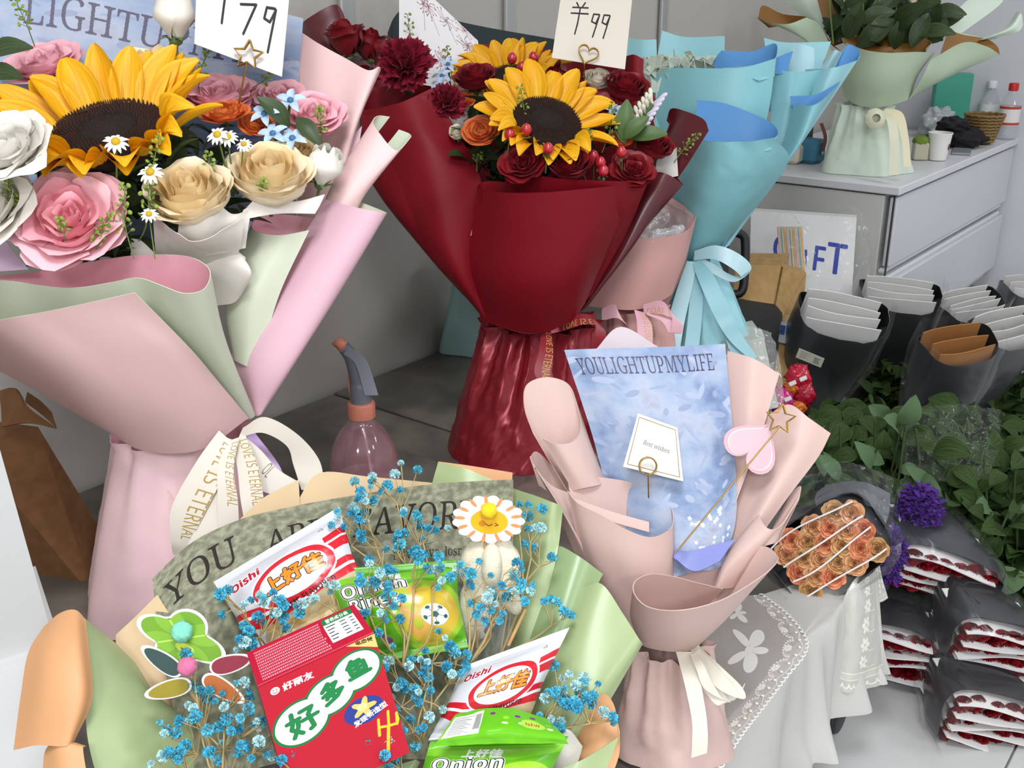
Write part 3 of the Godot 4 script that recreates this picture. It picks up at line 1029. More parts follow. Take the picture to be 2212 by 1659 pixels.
func lace_picture() -> Texture2D:
	var net := Color(.86, .83, .8, .32)
	var c := rgba_canvas(1024, 384, net)
	var th := Color(.94, .93, .9, .95)
	var soft := Color(.92, .9, .87, .75)
	for x in range(0, 1024, 5): c.im.fill_rect(Rect2i(x, 0, 1, 384), Color(.88, .86, .83, .5))
	for y in range(0, 384, 5): c.im.fill_rect(Rect2i(0, y, 1024, 1), Color(.88, .86, .83, .5))
	for k in 10:
		var x := 40.0 + k * 104.0
		for i in 11:
			var a := PI * i / 10.0
			c.oval(Vector2(x + cos(a) * 46, 42 + sin(a) * 34), 4.5, 4.5, th)
			c.oval(Vector2(x + cos(a) * 38, 42 + sin(a) * 24), 3, 3, soft)
		c.oval(Vector2(x, 60), 19, 15, soft)
		for i in 6: c.oval(Vector2(x, 60) + Vector2(cos(i * 1.05), sin(i * 1.05)) * 10, 6, 4, th, i * 1.05)
		c.line([Vector2(x - 52, 20), Vector2(x - 20, 6), Vector2(x + 20, 6), Vector2(x + 52, 20)], 3, th)
	for q in [[640, 200, 1.7], [330, 230, 1.2], [880, 240, 1.1], [120, 240, 1.2], [480, 300, .8]]:
		var o := Vector2(q[0], q[1])
		var s: float = q[2]
		# embroidered bow: loops and tails
		for a in [[-1, -.45, 52, 20], [1, -.3, 52, 20], [-.85, .6, 40, 15], [.9, .55, 56, 13], [0, -1, 30, 14]]:
			var d := Vector2(a[0], a[1]).normalized()
			c.oval(o + d * a[2] * s * .8, a[2] * s * .62, a[3] * s * .8, th, d.angle(), 24)
		c.oval(o, 12 * s, 10 * s, th)
	return c.tex()

func lace_picture2() -> Texture2D:
	var c := rgba_canvas(512, 768, Color(.87, .87, .83, .55))
	var th := Color(.93, .93, .88, .96)
	for x in range(0, 512, 6): c.im.fill_rect(Rect2i(x, 0, 1, 768), Color(.9, .9, .86, .75))
	for y in range(0, 768, 6): c.im.fill_rect(Rect2i(0, y, 512, 1), Color(.9, .9, .86, .75))
	for k in 12:
		var o := Vector2(80 + (k * 187) % 380, 60 + k * 48)
		for i in 6: c.oval(o + Vector2(cos(i * 1.05), sin(i * 1.05)) * 24, 18, 12, th, i * 1.05, 16)
		c.oval(o, 9, 9, Color(.8, .79, .7, 1))
		c.line([o + Vector2(20, 20), o + Vector2(48, 44), o + Vector2(86, 40)], 4, th)
	for k in 9:
		for i in 8:
			var a := PI * i / 7.0
			c.oval(Vector2(28 + k * 57 + cos(a) * 26, 722 + sin(a) * 22), 6, 6, th)
	for y in [650, 690]:
		c.im.fill_rect(Rect2i(0, y, 512, 5), th)
	for k in 40: c.line([Vector2(k * 14 - 20, 655), Vector2(k * 14 + 10, 690)], 2, th)
	return c.tex()

func build_unit() -> void:
	var w := pal("#d3d5d8", 0.45)
	var side := pal("#d2d0cb", 0.5)
	var t := thing("drawer_unit", "long low white unit with two wide drawers by the end wall", "drawers", Vector3(3.64, 0, -1.275))
	part(t, "body", box(Vector3(1.26, 0.5, 0.60), 0.002), side, Transform3D(Basis(), Vector3(0, 0.29, -0.02)))
	part(t, "top", box(Vector3(1.29, 0.024, 0.65), 0.003), pal("#d9dadc", 0.4), Transform3D(Basis(), Vector3(0, 0.558, 0)))
	part(t, "plinth", box(Vector3(1.2, 0.04, 0.55), 0.002), side, Transform3D(Basis(), Vector3(0, 0.02, -.03)))
	for k in 2:
		var d := part(t, "drawer", box(Vector3(1.25, 0.2, 0.022), 0.003), w, Transform3D(Basis(), Vector3(0.0, 0.436 - k * 0.25, 0.305)))
		part(d, "grip_rail", box(Vector3(1.25, 0.016, 0.02), 0.005), pal("#e3e4e6", 0.35), Transform3D(Basis(), Vector3(0, .106 if k == 1 else -.115, -.012)))
	wire(t, "gap_shade_strip", [Vector3(3.0135, .04, -.968), Vector3(3.0135, .3, -.968), Vector3(3.0135, .545, -.968)], .0028, pal("#3a3a3a", .8), 4)  # solid dark strip painted in for the shade of the drawer gap
	# taller white cabinet side that closes the row at the far wall
	struct("trim_1", box(Vector3(.03, .9, .05), .004), pal("#cfd2d8", .5), Vector3(4.28, .45, -.62))

func hexa(parent: Node3D, called: String, f: Array, depth: Vector3, m: Material) -> MeshInstance3D:
	# f: four corners of the front face (clockwise from lower left), pushed back by depth
	var a := local(f)
	var mb := MB.new()
	var b := []
	for p in a: b.append(p + depth)
	mb.quad(a[0], a[1], a[2], a[3])
	mb.quad(b[3], b[2], b[1], b[0])
	mb.quad(b[0], b[1], a[1], a[0])
	mb.quad(a[3], a[2], b[2], b[3])
	mb.quad(a[1], b[1], b[2], a[2])
	mb.quad(b[0], a[0], a[3], b[3])
	return part(parent, called, mb.mesh(), m)

func build_left_boxes() -> void:
	var w := pal("#cfcfcd", 0.35)
	# white plastic bin in the near corner
	var c := on_y(-60, 1560, TABLE)
	var t := thing("white_bin", "white plastic box with a lid seam beside the cardboard box", "box", c)
	var p0 := at(-120, 1480, 1.13)
	var p1 := at(-330, 760, 1.02)
	var p2 := at(-65, 740, 1.02)
	var p3 := at(118, 1392, 1.13)
	hexa(t, "body", [p0, p1, p2, p3], -rightv * .1 + head * .16, w)
	hexa(t, "base", [at(-150, 1800, 1.10), at(-150, 1492, 1.115), at(135, 1402, 1.115), at(150, 1800, 1.10)], -rightv * .1 + head * .17, w)
	# cardboard box leaning in the corner
	var kraft := pal("#ffffff", 0.85, {"tex": tex_mix("#7d5533", "#8d633e", 0.03, 31, 4), "tri": 3.0})
	var b := thing("cardboard_box", "brown cardboard box leaning under the pink bouquet", "box", at(100, 1250, 1.62))
	hexa(b, "panel", [at(203, 1292, 1.56), at(-70, 965, 1.46), at(82, 922, 1.50), at(215, 1140, 1.62)], head * .03 - rightv * .1, kraft)
	sheet(b, "flap", [[6, 922, 1.46, 60, 914, 1.45, 122, 926, 1.44], [4, 880, 1.47, 45, 875, 1.46, 62, 884, 1.45], [0, 845, 1.48, 30, 838, 1.47, 46, 856, 1.46]], kraft, kraft, 12, 8, .004)
	sheet(b, "flap", [[122, 925, 1.48, 90, 895, 1.49, 55, 868, 1.50], [110, 890, 1.49, 90, 868, 1.50, 60, 848, 1.51]], kraft, kraft, 12, 8, .004)

# gathered paper foot of a bouquet
func skirt(parent: Node3D, called: String, base: Vector3, waist: Vector3, rb: Vector2, rw: Vector2, m: Material, lining: Material, pleats := 11, depth := .16, crumple := .002, turn := 0.0, corners := 0, collar := .03, sides := 84) -> void:
	var rows := []
	var ax := waist - base
	var n := 22
	for j in n + 1:
		var t := float(j) / n
		var row := []
		var up_t := t * (1.0 + collar / ax.length())
		for s in sides + 1:
			var a := TAU * (s % sides) / sides
			var f := rb.lerp(rw, pow(minf(up_t, 1.0), 1.2)) * (1.0 if up_t < 1.0 else 1.0 + (up_t - 1.0) * 1.2)
			var pl := depth * pow(t, 1.6) * (sin(a * pleats + turn) * .6 + .4 * sin(a * (pleats * 1.7) + 1.3))
			var co := 0.0
			if corners > 0: co = .08 * cos(a * corners + turn * 2.0) * (1.0 - t)
			var r := f * (1.0 + pl + co)
			row.append(base + ax * up_t + rightv * cos(a + turn) * r.x + (-head) * sin(a + turn) * r.y)
		rows.append(row)
	part(parent, called, sheet_mesh(rows, lining, m, .0008, crumple, 7.0, true))

# flat band through points, width across w (vectors per point), print on the face
func ribbon(parent: Node3D, called: String, p: Array, w: Array, m: Material, back: Material, n := 36) -> MeshInstance3D:
	var c := curve(p, n)
	var ww := curve(w, n)
	var r0 := []
	var r1 := []
	var r2 := []
	for i in c.size():
		r0.append(c[i] - ww[i] * .5)
		r1.append(c[i])
		r2.append(c[i] + ww[i] * .5)
	return part(parent, called, sheet_mesh([r0, r1, r2], m, back, .0005))

# ribbon from picture points: [x, y, d, wx, wy, wd]: centre and the vector across it (pixels, pixels, metres)
func ribbon_px(parent: Node3D, called: String, a: Array, m: Material, back: Material, n := 36) -> MeshInstance3D:
	var p := []
	var w := []
	for q in a:
		var c := at(q[0], q[1], q[2])
		p.append(c)
		w.append(at(q[0] + q[3], q[1] + q[4], q[2] + q[5]) - c)
	return ribbon(parent, called, p, w, m, back, n)

func ribbon_print(words: String, base: String, ink: String, size := 64.0, n := 1) -> Material:
	var key := "rib" + words + base
	if not mats.has(key):
		var c := Canvas.new(1024, 128, Color(base))
		for k in 1024 / 8: c.im.fill_rect(Rect2i(k * 8, 0, 1, 128), Color(base).darkened(.03))
		for k in n: c.text(words, sans, Vector2(30 + k * 1024.0 / n, 90), size, Color(ink), 0, 1.0)
		var m := StandardMaterial3D.new()
		m.albedo_texture = c.tex()
		m.roughness = .45
		m.rim_enabled = true
		m.rim = .3
		mats[key] = m
	return mats[key]

# print of the oil-paint style paper with "YOU LIGHT UP MY LIFE"
func painted_paper(words: String, fs: float, oy: float, sx: float, ox: float, turn := 0.0) -> Material:
	var key := "painted" + words
	if mats.has(key): return mats[key]
	var c := Canvas.new(768, 1024, Color("#9fb0cc"))
	var n := FastNoiseLite.new()
	n.seed = 5
	n.frequency = .004
	var n2 := FastNoiseLite.new()
	n2.seed = 9
	n2.frequency = .012
	var cols := [Color("#62779c"), Color("#7b8fb0"), Color("#92a3be"), Color("#a6b0c2"), Color("#9a9bb0")]
	for y in range(0, 1024, 2):
		for x in range(0, 768, 4):
			var v := n.get_noise_2d(x * .8, y * .9) * 1.0 + n2.get_noise_2d(x * .6, y * 1.4) * .28
			var f := clampf((v + .75) / 1.5, 0, .999) * 4.0
			var k := int(f)
			c.im.fill_rect(Rect2i(x, y, 4, 2), cols[k].lerp(cols[mini(k + 1, 4)], f - k))
	var r2 := RandomNumberGenerator.new()
	r2.seed = 3
	for i in 90:
		var o := Vector2(r2.randf() * 768, r2.randf() * 1024)
		var near := o.y < 330 or o.y > 880
		var col: Color = [Color("#5d6ea6"), Color("#c7d3ea"), Color("#7a8fc4"), Color("#d8c4cc"), Color("#4f5a86"), Color("#e2e6f0")][i % 6]
		if not near: col = col.lerp(Color("#a9b9d6"), .55)
		c.oval(o, r2.randf_range(14, 60), r2.randf_range(5, 16), col.lerp(Color("#98a4bc"), .8), r2.randf_range(-.9, .9), 16)
	for i in 26:
		var o := Vector2(r2.randf_range(420, 740), r2.randf_range(640, 880))
		for k in 5: c.oval(o + Vector2(cos(k * 1.25), sin(k * 1.25)) * 7, 7, 4, Color("#e6ebf5"), k * 1.25, 10)
		c.line([o, o + Vector2(r2.randf_range(-16, 16), 40)], 2, Color("#8494b8"))
	c.text(words, serif, Vector2(ox, oy), fs, Color("#3c3550"), turn, sx)
	var m := StandardMaterial3D.new()
	m.albedo_texture = c.tex()
	m.roughness = .45
	mats[key] = m
	return m

func star_points(r: float, n := 5) -> Array:
	var o := []
	for i in n * 2:
		var a := PI / 2 + PI * i / n
		o.append(Vector2(cos(a), sin(a)) * (r if i % 2 == 0 else r * .48))
	o.append(o[0])
	return o

# gold wire card holder: shape loop (2D points) at p in the frame b, with a stem down to q
func wire_clip(label: String, p: Vector3, b: Basis, loop: Array, start: int, q: Vector3, r := .0012) -> void:
	var t := thing("card_clip", label, "clip", p)
	var gold := pal("#a3823f", 0.3, {"metal": 0.85})
	var w := []
	for v in loop: w.append(p + b * Vector3(v.x, v.y, 0))
	wire(t, "wire_loop", w, r, gold, 6)
	var w2 := []
	for v in loop: w2.append(p + b * Vector3(v.x, v.y, -.004))
	wire(t, "wire_loop", w2, r, gold, 6)
	wire(t, "stem", curve([w[start], w[start].lerp(q, .5), q], 6), r, gold, 6)

func card(label: String, c: Array, picture: Texture2D, th := .0008, round := true) -> Node3D:
	# c: lower left, upper left, upper right, lower right in the room
	var o: Vector3 = (c[0] + c[2]) * .5
	var t := thing("price_card" if label.contains("price") else "message_card", label, "card", o)
	var g := []
	for j in 9:
		var row := []
		for i in 9:
			var u := i / 8.0
			var v := j / 8.0
			var pt: Vector3 = c[0].lerp(c[3], u).lerp(c[1].lerp(c[2], u), v)
			row.append(pt)
		g.append(row)
	var m := StandardMaterial3D.new()
	m.albedo_texture = picture
	m.texture_repeat = false
	m.roughness = .6
	part(t, "board", sheet_mesh(g, m, pal("#efece6", .7), th))
	return t

func build_pink() -> void:
	var pink := pal("#efc9c6", 0.5, {"spec": .4})
	var pinkin := pal("#fbbcc8", 0.5, {"spec": .4})
	var mint := pal("#cfd5bd", 0.45, {"spec": .45})
	var lilac := pal("#e0b6c2", 0.5, {"spec": .4})
	var skirtm := pal("#f8d3d6", 0.5, {"spec": .4})
	var tissue := pal("#fbf6ee", 0.9, {"alpha": .8, "back": "#8a8478"})
	var t := thing("pink_bouquet_wrap", "large pink and mint paper bouquet wrap with cream ribbon around a sunflower arrangement", "bouquet wrap", Vector3(0.761, TABLE, -1.179))
	skirt(t, "foot", on_y(408, 1290, TABLE + .001), at(392, 942, 1.44), Vector2(.142, .12), Vector2(.088, .075), skirtm, pinkin, 9, .09, .0014, .35, 6, .012)
	# fold of the foot that laps over from the left
	sheet(t, "foot_fold", [[203, 1312, 1.47, 262, 1352, 1.435, 330, 1318, 1.40, 420, 1250, 1.38], [222, 1100, 1.46, 256, 1120, 1.42, 330, 1130, 1.385, 400, 1120, 1.375], [240, 960, 1.44, 252, 958, 1.405, 300, 1010, 1.385, 365, 1060, 1.375]], skirtm, skirtm, 24, 16)
	# big front sheet
	sheet(t, "front_sheet", [
		[236, 934, 1.38, 300, 970, 1.345, 375, 979, 1.33, 450, 964, 1.33, 537, 902, 1.35],
		[90, 850, 1.34, 215, 885, 1.285, 320, 880, 1.265, 410, 855, 1.265, 478, 832, 1.285],
		[-55, 775, 1.30, 110, 790, 1.235, 225, 770, 1.215, 325, 745, 1.205, 408, 750, 1.22],
		[-165, 738, 1.28, -10, 694, 1.205, 95, 674, 1.185, 200, 652, 1.17, 291, 632, 1.16]], pink, mint, 40, 26)
	# folded mint sheet behind it, lip curling round on the right
	sheet(t, "mint_sheet", [
		[330, 890, 1.40, 400, 890, 1.40, 450, 888, 1.395, 500, 884, 1.39, 530, 884, 1.385, 547, 890, 1.375, 550, 897, 1.365, 546, 902, 1.36, 538, 905, 1.357, 520, 910, 1.355, 495, 915, 1.353, 460, 918, 1.35, 400, 925, 1.35, 330, 930, 1.36, 290, 920, 1.37],
		[130, 740, 1.34, 220, 735, 1.33, 310, 728, 1.32, 390, 722, 1.31, 450, 722, 1.30, 483, 730, 1.285, 486, 742, 1.268, 472, 752, 1.255, 445, 754, 1.25, 405, 745, 1.245, 365, 738, 1.245, 310, 745, 1.25, 220, 752, 1.258, 100, 750, 1.27, 30, 745, 1.28],
		[-90, 604, 1.29, 60, 589, 1.28, 190, 566, 1.27, 300, 551, 1.255, 400, 553, 1.24, 447, 575, 1.225, 453, 602, 1.207, 436, 627, 1.192, 395, 633, 1.185, 345, 615, 1.185, 297, 600, 1.19, 240, 610, 1.195, 145, 622, 1.205, 10, 606, 1.215, -70, 604, 1.225]], pinkin, mint, 72, 26)
	# second mint curl further right
	sheet(t, "mint_curl", [
		[545, 800, 1.395, 530, 790, 1.395, 510, 780, 1.385, 505, 776, 1.37, 510, 780, 1.36, 530, 790, 1.355, 560, 800, 1.36],
		[640, 620, 1.40, 580, 610, 1.395, 500, 620, 1.385, 487, 640, 1.365, 500, 652, 1.345, 545, 650, 1.335, 600, 645, 1.345],
		[710, 478, 1.415, 640, 466, 1.405, 575, 464, 1.395, 544, 482, 1.372, 556, 501, 1.348, 605, 508, 1.335, 668, 497, 1.34]], mint, pinkin, 48, 20)
	# lilac sheet on the right, rolled outwards
	sheet(t, "lilac_sheet", [
		[540, 890, 1.385, 552, 898, 1.375, 562, 896, 1.37, 566, 892, 1.375, 560, 880, 1.385],
		[503, 748, 1.37, 560, 778, 1.345, 612, 800, 1.345, 632, 790, 1.36, 610, 770, 1.385],
		[600, 592, 1.375, 660, 612, 1.345, 712, 630, 1.345, 738, 622, 1.365, 705, 600, 1.395],
		[705, 432, 1.38, 765, 447, 1.35, 812, 457, 1.345, 834, 459, 1.365, 778, 436, 1.41]], lilac, mint, 40, 24)
	# pink roll pointing up right
	sheet(t, "rolled_sheet", [
		[700, 520, 1.42, 690, 525, 1.40, 695, 530, 1.385, 720, 530, 1.375, 745, 525, 1.385, 752, 515, 1.40, 735, 512, 1.415],
		[745, 385, 1.425, 715, 405, 1.405, 712, 428, 1.385, 740, 440, 1.372, 775, 436, 1.385, 785, 420, 1.405, 770, 402, 1.425],
		[842, 252, 1.445, 818, 250, 1.43, 806, 262, 1.41, 820, 288, 1.392, 855, 325, 1.39, 884, 300, 1.405, 886, 290, 1.42, 862, 280, 1.432]], pink, mint, 48, 20)
	# tall pink sheet behind, with a rolled right edge
	sheet(t, "back_sheet", [
		[640, 520, 1.47, 670, 500, 1.45, 690, 480, 1.44, 712, 462, 1.43, 722, 452, 1.435, 725, 445, 1.45],
		[648, 280, 1.50, 690, 290, 1.48, 725, 300, 1.465, 750, 290, 1.45, 768, 276, 1.455, 772, 270, 1.475],
		[646, 66, 1.535, 690, 95, 1.51, 750, 128, 1.495, 795, 152, 1.475, 818, 144, 1.48, 822, 150, 1.50]], pink, mint, 36, 20)
	sheet(t, "inner_flap", [[715, 425, 1.45, 760, 360, 1.46, 770, 345, 1.47], [705, 340, 1.46, 745, 310, 1.47, 782, 272, 1.48]], lilac, mint, 8, 8)
	# far left lilac corner
	sheet(t, "side_sheet", [[-60, 590, 1.25, 20, 585, 1.24, 62, 582, 1.24], [-80, 540, 1.26, 5, 545, 1.25, 30, 545, 1.25], [-90, 480, 1.28, -20, 490, 1.27, 2, 505, 1.26]], pal("#d9bcd8", .5), pink, 12, 10)
	# non-woven tissue
	sheet(t, "tissue", [[470, 660, 1.335, 510, 650, 1.33, 540, 600, 1.325], [415, 590, 1.315, 480, 575, 1.305, 540, 590, 1.30, 530, 570, 1.31], [430, 545, 1.32, 470, 548, 1.31, 505, 540, 1.305, 530, 556, 1.31]], tissue, tissue, 20, 14, .0006)
	sheet(t, "tissue", [[340, 590, 1.34, 420, 595, 1.34, 500, 585, 1.34], [335, 525, 1.275, 420, 540, 1.265, 520, 525, 1.285], [333, 463, 1.235, 380, 500, 1.22, 430, 520, 1.22, 525, 470, 1.265]], tissue, tissue, 24, 14, .0006, .0012, 10)
	sheet(t, "tissue", [[380, 545, 1.29, 450, 550, 1.285, 530, 535, 1.30], [385, 500, 1.245, 450, 490, 1.235, 535, 490, 1.285], [390, 480, 1.245, 450, 430, 1.235, 500, 462, 1.26, 545, 450, 1.295]], tissue, tissue, 24, 14, .0006, .0012, 10)
	sheet(t, "tissue", [[520, 475, 1.285, 600, 462, 1.30, 680, 462, 1.32], [525, 455, 1.285, 600, 445, 1.30, 690, 445, 1.325], [530, 450, 1.285, 575, 412, 1.295, 630, 436, 1.31, 702, 420, 1.335]], tissue, tissue, 20, 10, .0006, .001, 10)
	sheet(t, "tissue", [[282, 560, 1.285, 310, 572, 1.28, 350, 575, 1.285], [284, 515, 1.285, 305, 520, 1.28, 332, 545, 1.285]], tissue, tissue, 10, 8, .0006)
	# painted paper at the back with large lettering
	var pp := painted_paper("LIGHTUPMY", 150, 262, .55, 178, .06)
	sheet(t, "painted_paper", [[-120, 520, 1.40, 120, 520, 1.44, 360, 520, 1.47, 640, 500, 1.49], [-120, 230, 1.41, 120, 240, 1.46, 360, 260, 1.50, 640, 270, 1.51], [-130, -115, 1.41, 120, -90, 1.47, 380, -30, 1.51, 655, 40, 1.525]], pp, pal("#c9c9d4", .6), 30, 24)
	# ribbons with gilt letters
	var rb := ribbon_print("LOVE IS ETERNAL", "#dfd8c8", "#a98a3c", 92, 1)
	var rbb := pal("#dfd8c8", .45)
	ribbon_px(t, "ribbon", [[490, 945, 1.315, 34, 30, .0], [455, 1010, 1.305, 62, 24, 0], [405, 1105, 1.30, 68, 18, 0], [390, 1170, 1.305, 40, 10, 0], [380, 1200, 1.315, 14, 8, 0]], rb, rbb, 40)
	ribbon_px(t, "ribbon", [[497, 948, 1.32, 26, 10, 0], [480, 1020, 1.31, 50, 6, 0], [470, 1100, 1.305, 56, 4, 0], [450, 1180, 1.30, 90, 6, 0]], rbb, rbb, 30)
	ribbon_px(t, "ribbon", [[505, 950, 1.315, 22, -8, 0], [488, 1010, 1.305, 34, 10, 0], [492, 1080, 1.30, 44, 10, 0], [494, 1170, 1.30, 46, 6, 0]], rb, rbb, 30)
	ribbon_px(t, "ribbon", [[515, 945, 1.325, 30, -10, 0], [535, 1010, 1.315, 44, -6, 0], [545, 1080, 1.305, 50, -2, 0], [560, 1160, 1.30, 50, 0, 0]], rb, rbb, 30)
	ribbon_px(t, "ribbon", [[520, 935, 1.33, 10, -22, 0], [570, 918, 1.345, 6, -34, 0], [630, 950, 1.36, 22, -26, 0], [662, 1000, 1.365, 56, -10, 0], [676, 1060, 1.36, 50, 4, 0]], rbb, ribbon_print("OL", "#e9e3d6", "#7d7666", 92, 2), 40)
	ribbon_px(t, "ribbon", [[515, 948, 1.33, 12, -22, 0], [545, 990, 1.335, 36, -36, 0], [580, 1035, 1.335, 40, -44, 0], [640, 1060, 1.33, 10, -38, 0]], ribbon_print("OL", "#e9e3d6", "#7d7666", 92, 2), rbb, 30)
	sheet(t, "lilac_tail", [[545, 1100, 1.37, 590, 1090, 1.37, 625, 1060, 1.38], [530, 1010, 1.38, 565, 1010, 1.385, 600, 1000, 1.39], [522, 940, 1.38, 535, 935, 1.385, 545, 930, 1.39]], pal("#c5a6d6", .4), pal("#c5a6d6", .4), 12, 12, .0006, .002, 12)
	build_pink_flowers()

func build_pink_flowers() -> void:
	var G := "roses in the pink bouquet"
	greenery("dark green leaves filling the pink bouquet between its flowers", at(280, 420, 1.38), Vector3(.17, .10, .15), 260, .05, pal("#ffffff", .6, {"tex": meshes_tex("leaf")}))
	sunflower("huge open yellow sunflower with black centre in the pink bouquet", at(240, 298, 1.275), dirv(-.05, .93, .36), .071, .082, .80, .42)
	flower("garden_rose", "big ruffled pink garden rose below the large sunflower", "garden", at(165, 490, 1.22), dirv(.03, .72, .70), .068, pal("#fbc9d0", .55, {"back": "#704a50"}), G, 1.0, pal("#f8aeb8", .55, {"back": "#704a50"}))
	flower("lisianthus", "white ruffled lisianthus beside the large sunflower", "lisi", at(25, 352, 1.175), dirv(-.15, .85, .5), .054, pal("#e8e4da", .55, {"back": "#4a4844"}), "white flowers in the pink bouquet")
	flower("lisianthus", "white lisianthus half hidden under another white bloom", "lisi", at(5, 458, 1.2), dirv(-.2, .6, .7), .047, pal("#f1ebe0", .55, {"back": "#4a4844"}), "white flowers in the pink bouquet")
	var peach := pal("#fff0cf", .55, {"back": "#8e7f60"})
	var peach2 := pal("#ffe7b4", .55, {"back": "#8e7f60"})
	flower("peach_rose", "peach rose tucked into white tissue in front of the sunflower", "rose", at(425, 462, 1.27), dirv(0, .86, .5), .060, peach, G, 2.0, peach2)
	flower("peach_rose", "pale peach rose next to the white bud in the pink bouquet", "rose", at(585, 425, 1.33), dirv(.15, .88, .45), .062, peach, G, 0.6, peach2)
	flower("peach_rose", "peach rose standing behind the large sunflower", "rose", at(345, 215, 1.42), dirv(.1, .97, .2), .066, peach, G, 3.0, peach2)
	var pk := pal("#f8bcc6", .6, {"back": "#503036"})
	flower("pink_rose", "ruffled pink rose behind the sunflower under the painted paper", "garden", at(100, 160, 1.43), dirv(-.1, .9, .4), .055, pk, G)
	flower("pink_rose", "pink rose under the price card reading 79", "garden", at(478, 225, 1.43), dirv(.0, .92, .35), .052, pk, G)
	flower("pink_rose", "pink rose behind the pale blue star flowers", "garden", at(675, 262, 1.42), dirv(.1, .85, .5), .045, pk, G)
	flower("pink_rose", "pink rose between the orange rose and blue star flowers", "garden", at(605, 225, 1.46), dirv(.0, .9, .4), .04, pk, G)
	var org_ := pal("#e2793a", .55, {"back": "#402010"})
	flower("orange_spray_rose", "orange spray rose beside the sunflower in the pink bouquet", "ranun", at(488, 255, 1.36), dirv(-.05, .95, .3), .034, org_, G)
	flower("orange_spray_rose", "small orange spray rose below the pale blue star flowers", "ranun", at(555, 275, 1.37), dirv(.2, .8, .5), .025, org_, G)
	flower("orange_spray_rose", "orange rose at the edge beside the white lisianthus", "ranun", at(-5, 250, 1.30), dirv(-.2, .8, .5), .03, pal("#d8502c", .55), G)
	flower("white_rose_bud", "closed white rose bud beside the rolled pink paper", "closed", at(692, 398, 1.35), dirv(.3, .93, .15), .042, pal("#f5f2e6", .55, {"back": "#4a4844"}), "white flowers in the pink bouquet")
	flower("lisianthus", "tall white lisianthus before the price card reading 79", "closed", at(380, 86, 1.39), dirv(.05, .99, .05), .048, pal("#f3efe0", .55, {"back": "#4a4844"}), "white flowers in the pink bouquet")
	flower("peach_rose", "small peach bloom behind the pale peach rose and white bud", "rose", at(630, 350, 1.39), dirv(.1, .8, .4), .035, peach2, G)
	var hub := at(610, 330, 1.42)
	for a in [[572, 247, 1.345, "pale blue star flower beside the orange spray rose"], [628, 218, 1.36, "pale blue star flower highest of its stem by pink rose"], [590, 290, 1.335, "pale blue star flower above the pale peach rose"], [632, 300, 1.34, "blue star flower lowest on its stem above white bud"]]:
		tweedia(at(a[0], a[1], a[2]), dirv(-.1, .7, .7), .021, hub, a[3])
	for a in [[250, 307, 1.19, .0125, 252, 400, "chamomile daisy in front of the sunflower's dark centre"], [470, 292, 1.27, .012, 500, 400, "chamomile daisy touching the sunflower petal tips"], [492, 297, 1.275, .011, 505, 400, "chamomile daisy behind another at the sunflower's edge"], [325, 373, 1.195, .0125, 330, 470, "chamomile daisy between the pink and peach roses"], [322, 463, 1.20, .009, 300, 520, "tiny chamomile daisy beside the white tissue"], [527, 312, 1.285, .009, 510, 420, "small chamomile daisy above the pale peach rose"]]:
		chamomile(at(a[0], a[1], a[2]), dirv(rnd(-.2, .2), .75, .65), a[3], at(a[4], a[5], a[2] + .04), a[6])
	var gr := pal("#8aa23f", .6)
	for a in [[335, 560, 1.215, 345, 290, 1.20, 22, .012], [205, 565, 1.2, 240, 462, 1.17, 14, .01], [290, 560, 1.21, 270, 400, 1.19, 16, .012], [40, 500, 1.2, 18, 385, 1.17, 14, .010], [75, 100, 1.4, 28, -10, 1.36, 12, .012], [545, 190, 1.42, 590, 145, 1.38, 9, .009], [430, 190, 1.42, 452, 110, 1.38, 9, .01], [700, 330, 1.38, 690, 230, 1.34, 12, .01], [445, 420, 1.26, 452, 330, 1.25, 10, .012], [545, 430, 1.28, 570, 388, 1.27, 7, .008], [60, 470, 1.2, 30, 420, 1.18, 8, .008], [140, 520, 1.18, 125, 470, 1.16, 7, .007]]:
		sprig("green pod sprig " + {335: "rising between the big pink and peach roses", 205: "lying over the big pink rose's lower petals", 290: "beside the big pink rose's rim", 40: "before the half hidden white lisianthus", 75: "standing before the painted lettering", 545: "beside the gold star clip", 430: "between the tall white lisianthus and the star clip", 700: "beside the pink rose at the rolled paper", 445: "between the chamomiles and the peach rose", 60: "at the rim of the big pink rose"}.get(a[0] if a[0] != 545 or a[1] < 300 else -1, "in front of the peach roses") + " in the pink wrap", at(a[0], a[1], a[2]), at(a[3], a[4], a[5]), int(a[6] * 1.5), a[7], .0034, gr, "wiry green sprigs in the pink bouquet")
	var lf := pal("#ffffff", .5, {"tex": meshes_tex("leaf")})
	for a in [[-30, 130, 1.36, 62, 95, 1.34, "broad dark green leaf behind the white lisianthus"], [-30, 170, 1.36, 40, 160, 1.33, "dark green leaf under another beside the pink rose"], [625, 275, 1.36, 560, 208, 1.33, "curved green leaf between the pale blue star flowers"], [640, 255, 1.35, 690, 310, 1.34, "narrow green leaf below the pale blue star flowers"], [640, 350, 1.36, 690, 380, 1.35, "small green leaf above the pale peach rose"]]:
		var p := at(a[0], a[1], a[2])
		var q := at(a[3], a[4], a[5])
		var o := single("green_leaf", a[6], "leaf", leaf_mesh(), lf, Vector3.ZERO, "loose leaves in the pink bouquet")
		o.transform = leaf_xf(p, q - p, dirv(0, .7, .7), (q - p).length())
	# price card on its star clip
	var c := Canvas.new(512, 512, Color("#dedad3"))
	var ink := Color("#1d1c20")
	c.line([Vector2(90, 245), Vector2(240, 230)], 12, ink)
	c.line([Vector2(165, 190), Vector2(150, 370)], 13, ink)
	c.line([Vector2(105, 100), Vector2(165, 190), Vector2(220, 100)], 12, ink)
	c.line([Vector2(250, 262), Vector2(335, 250), Vector2(275, 390)], 13, ink)
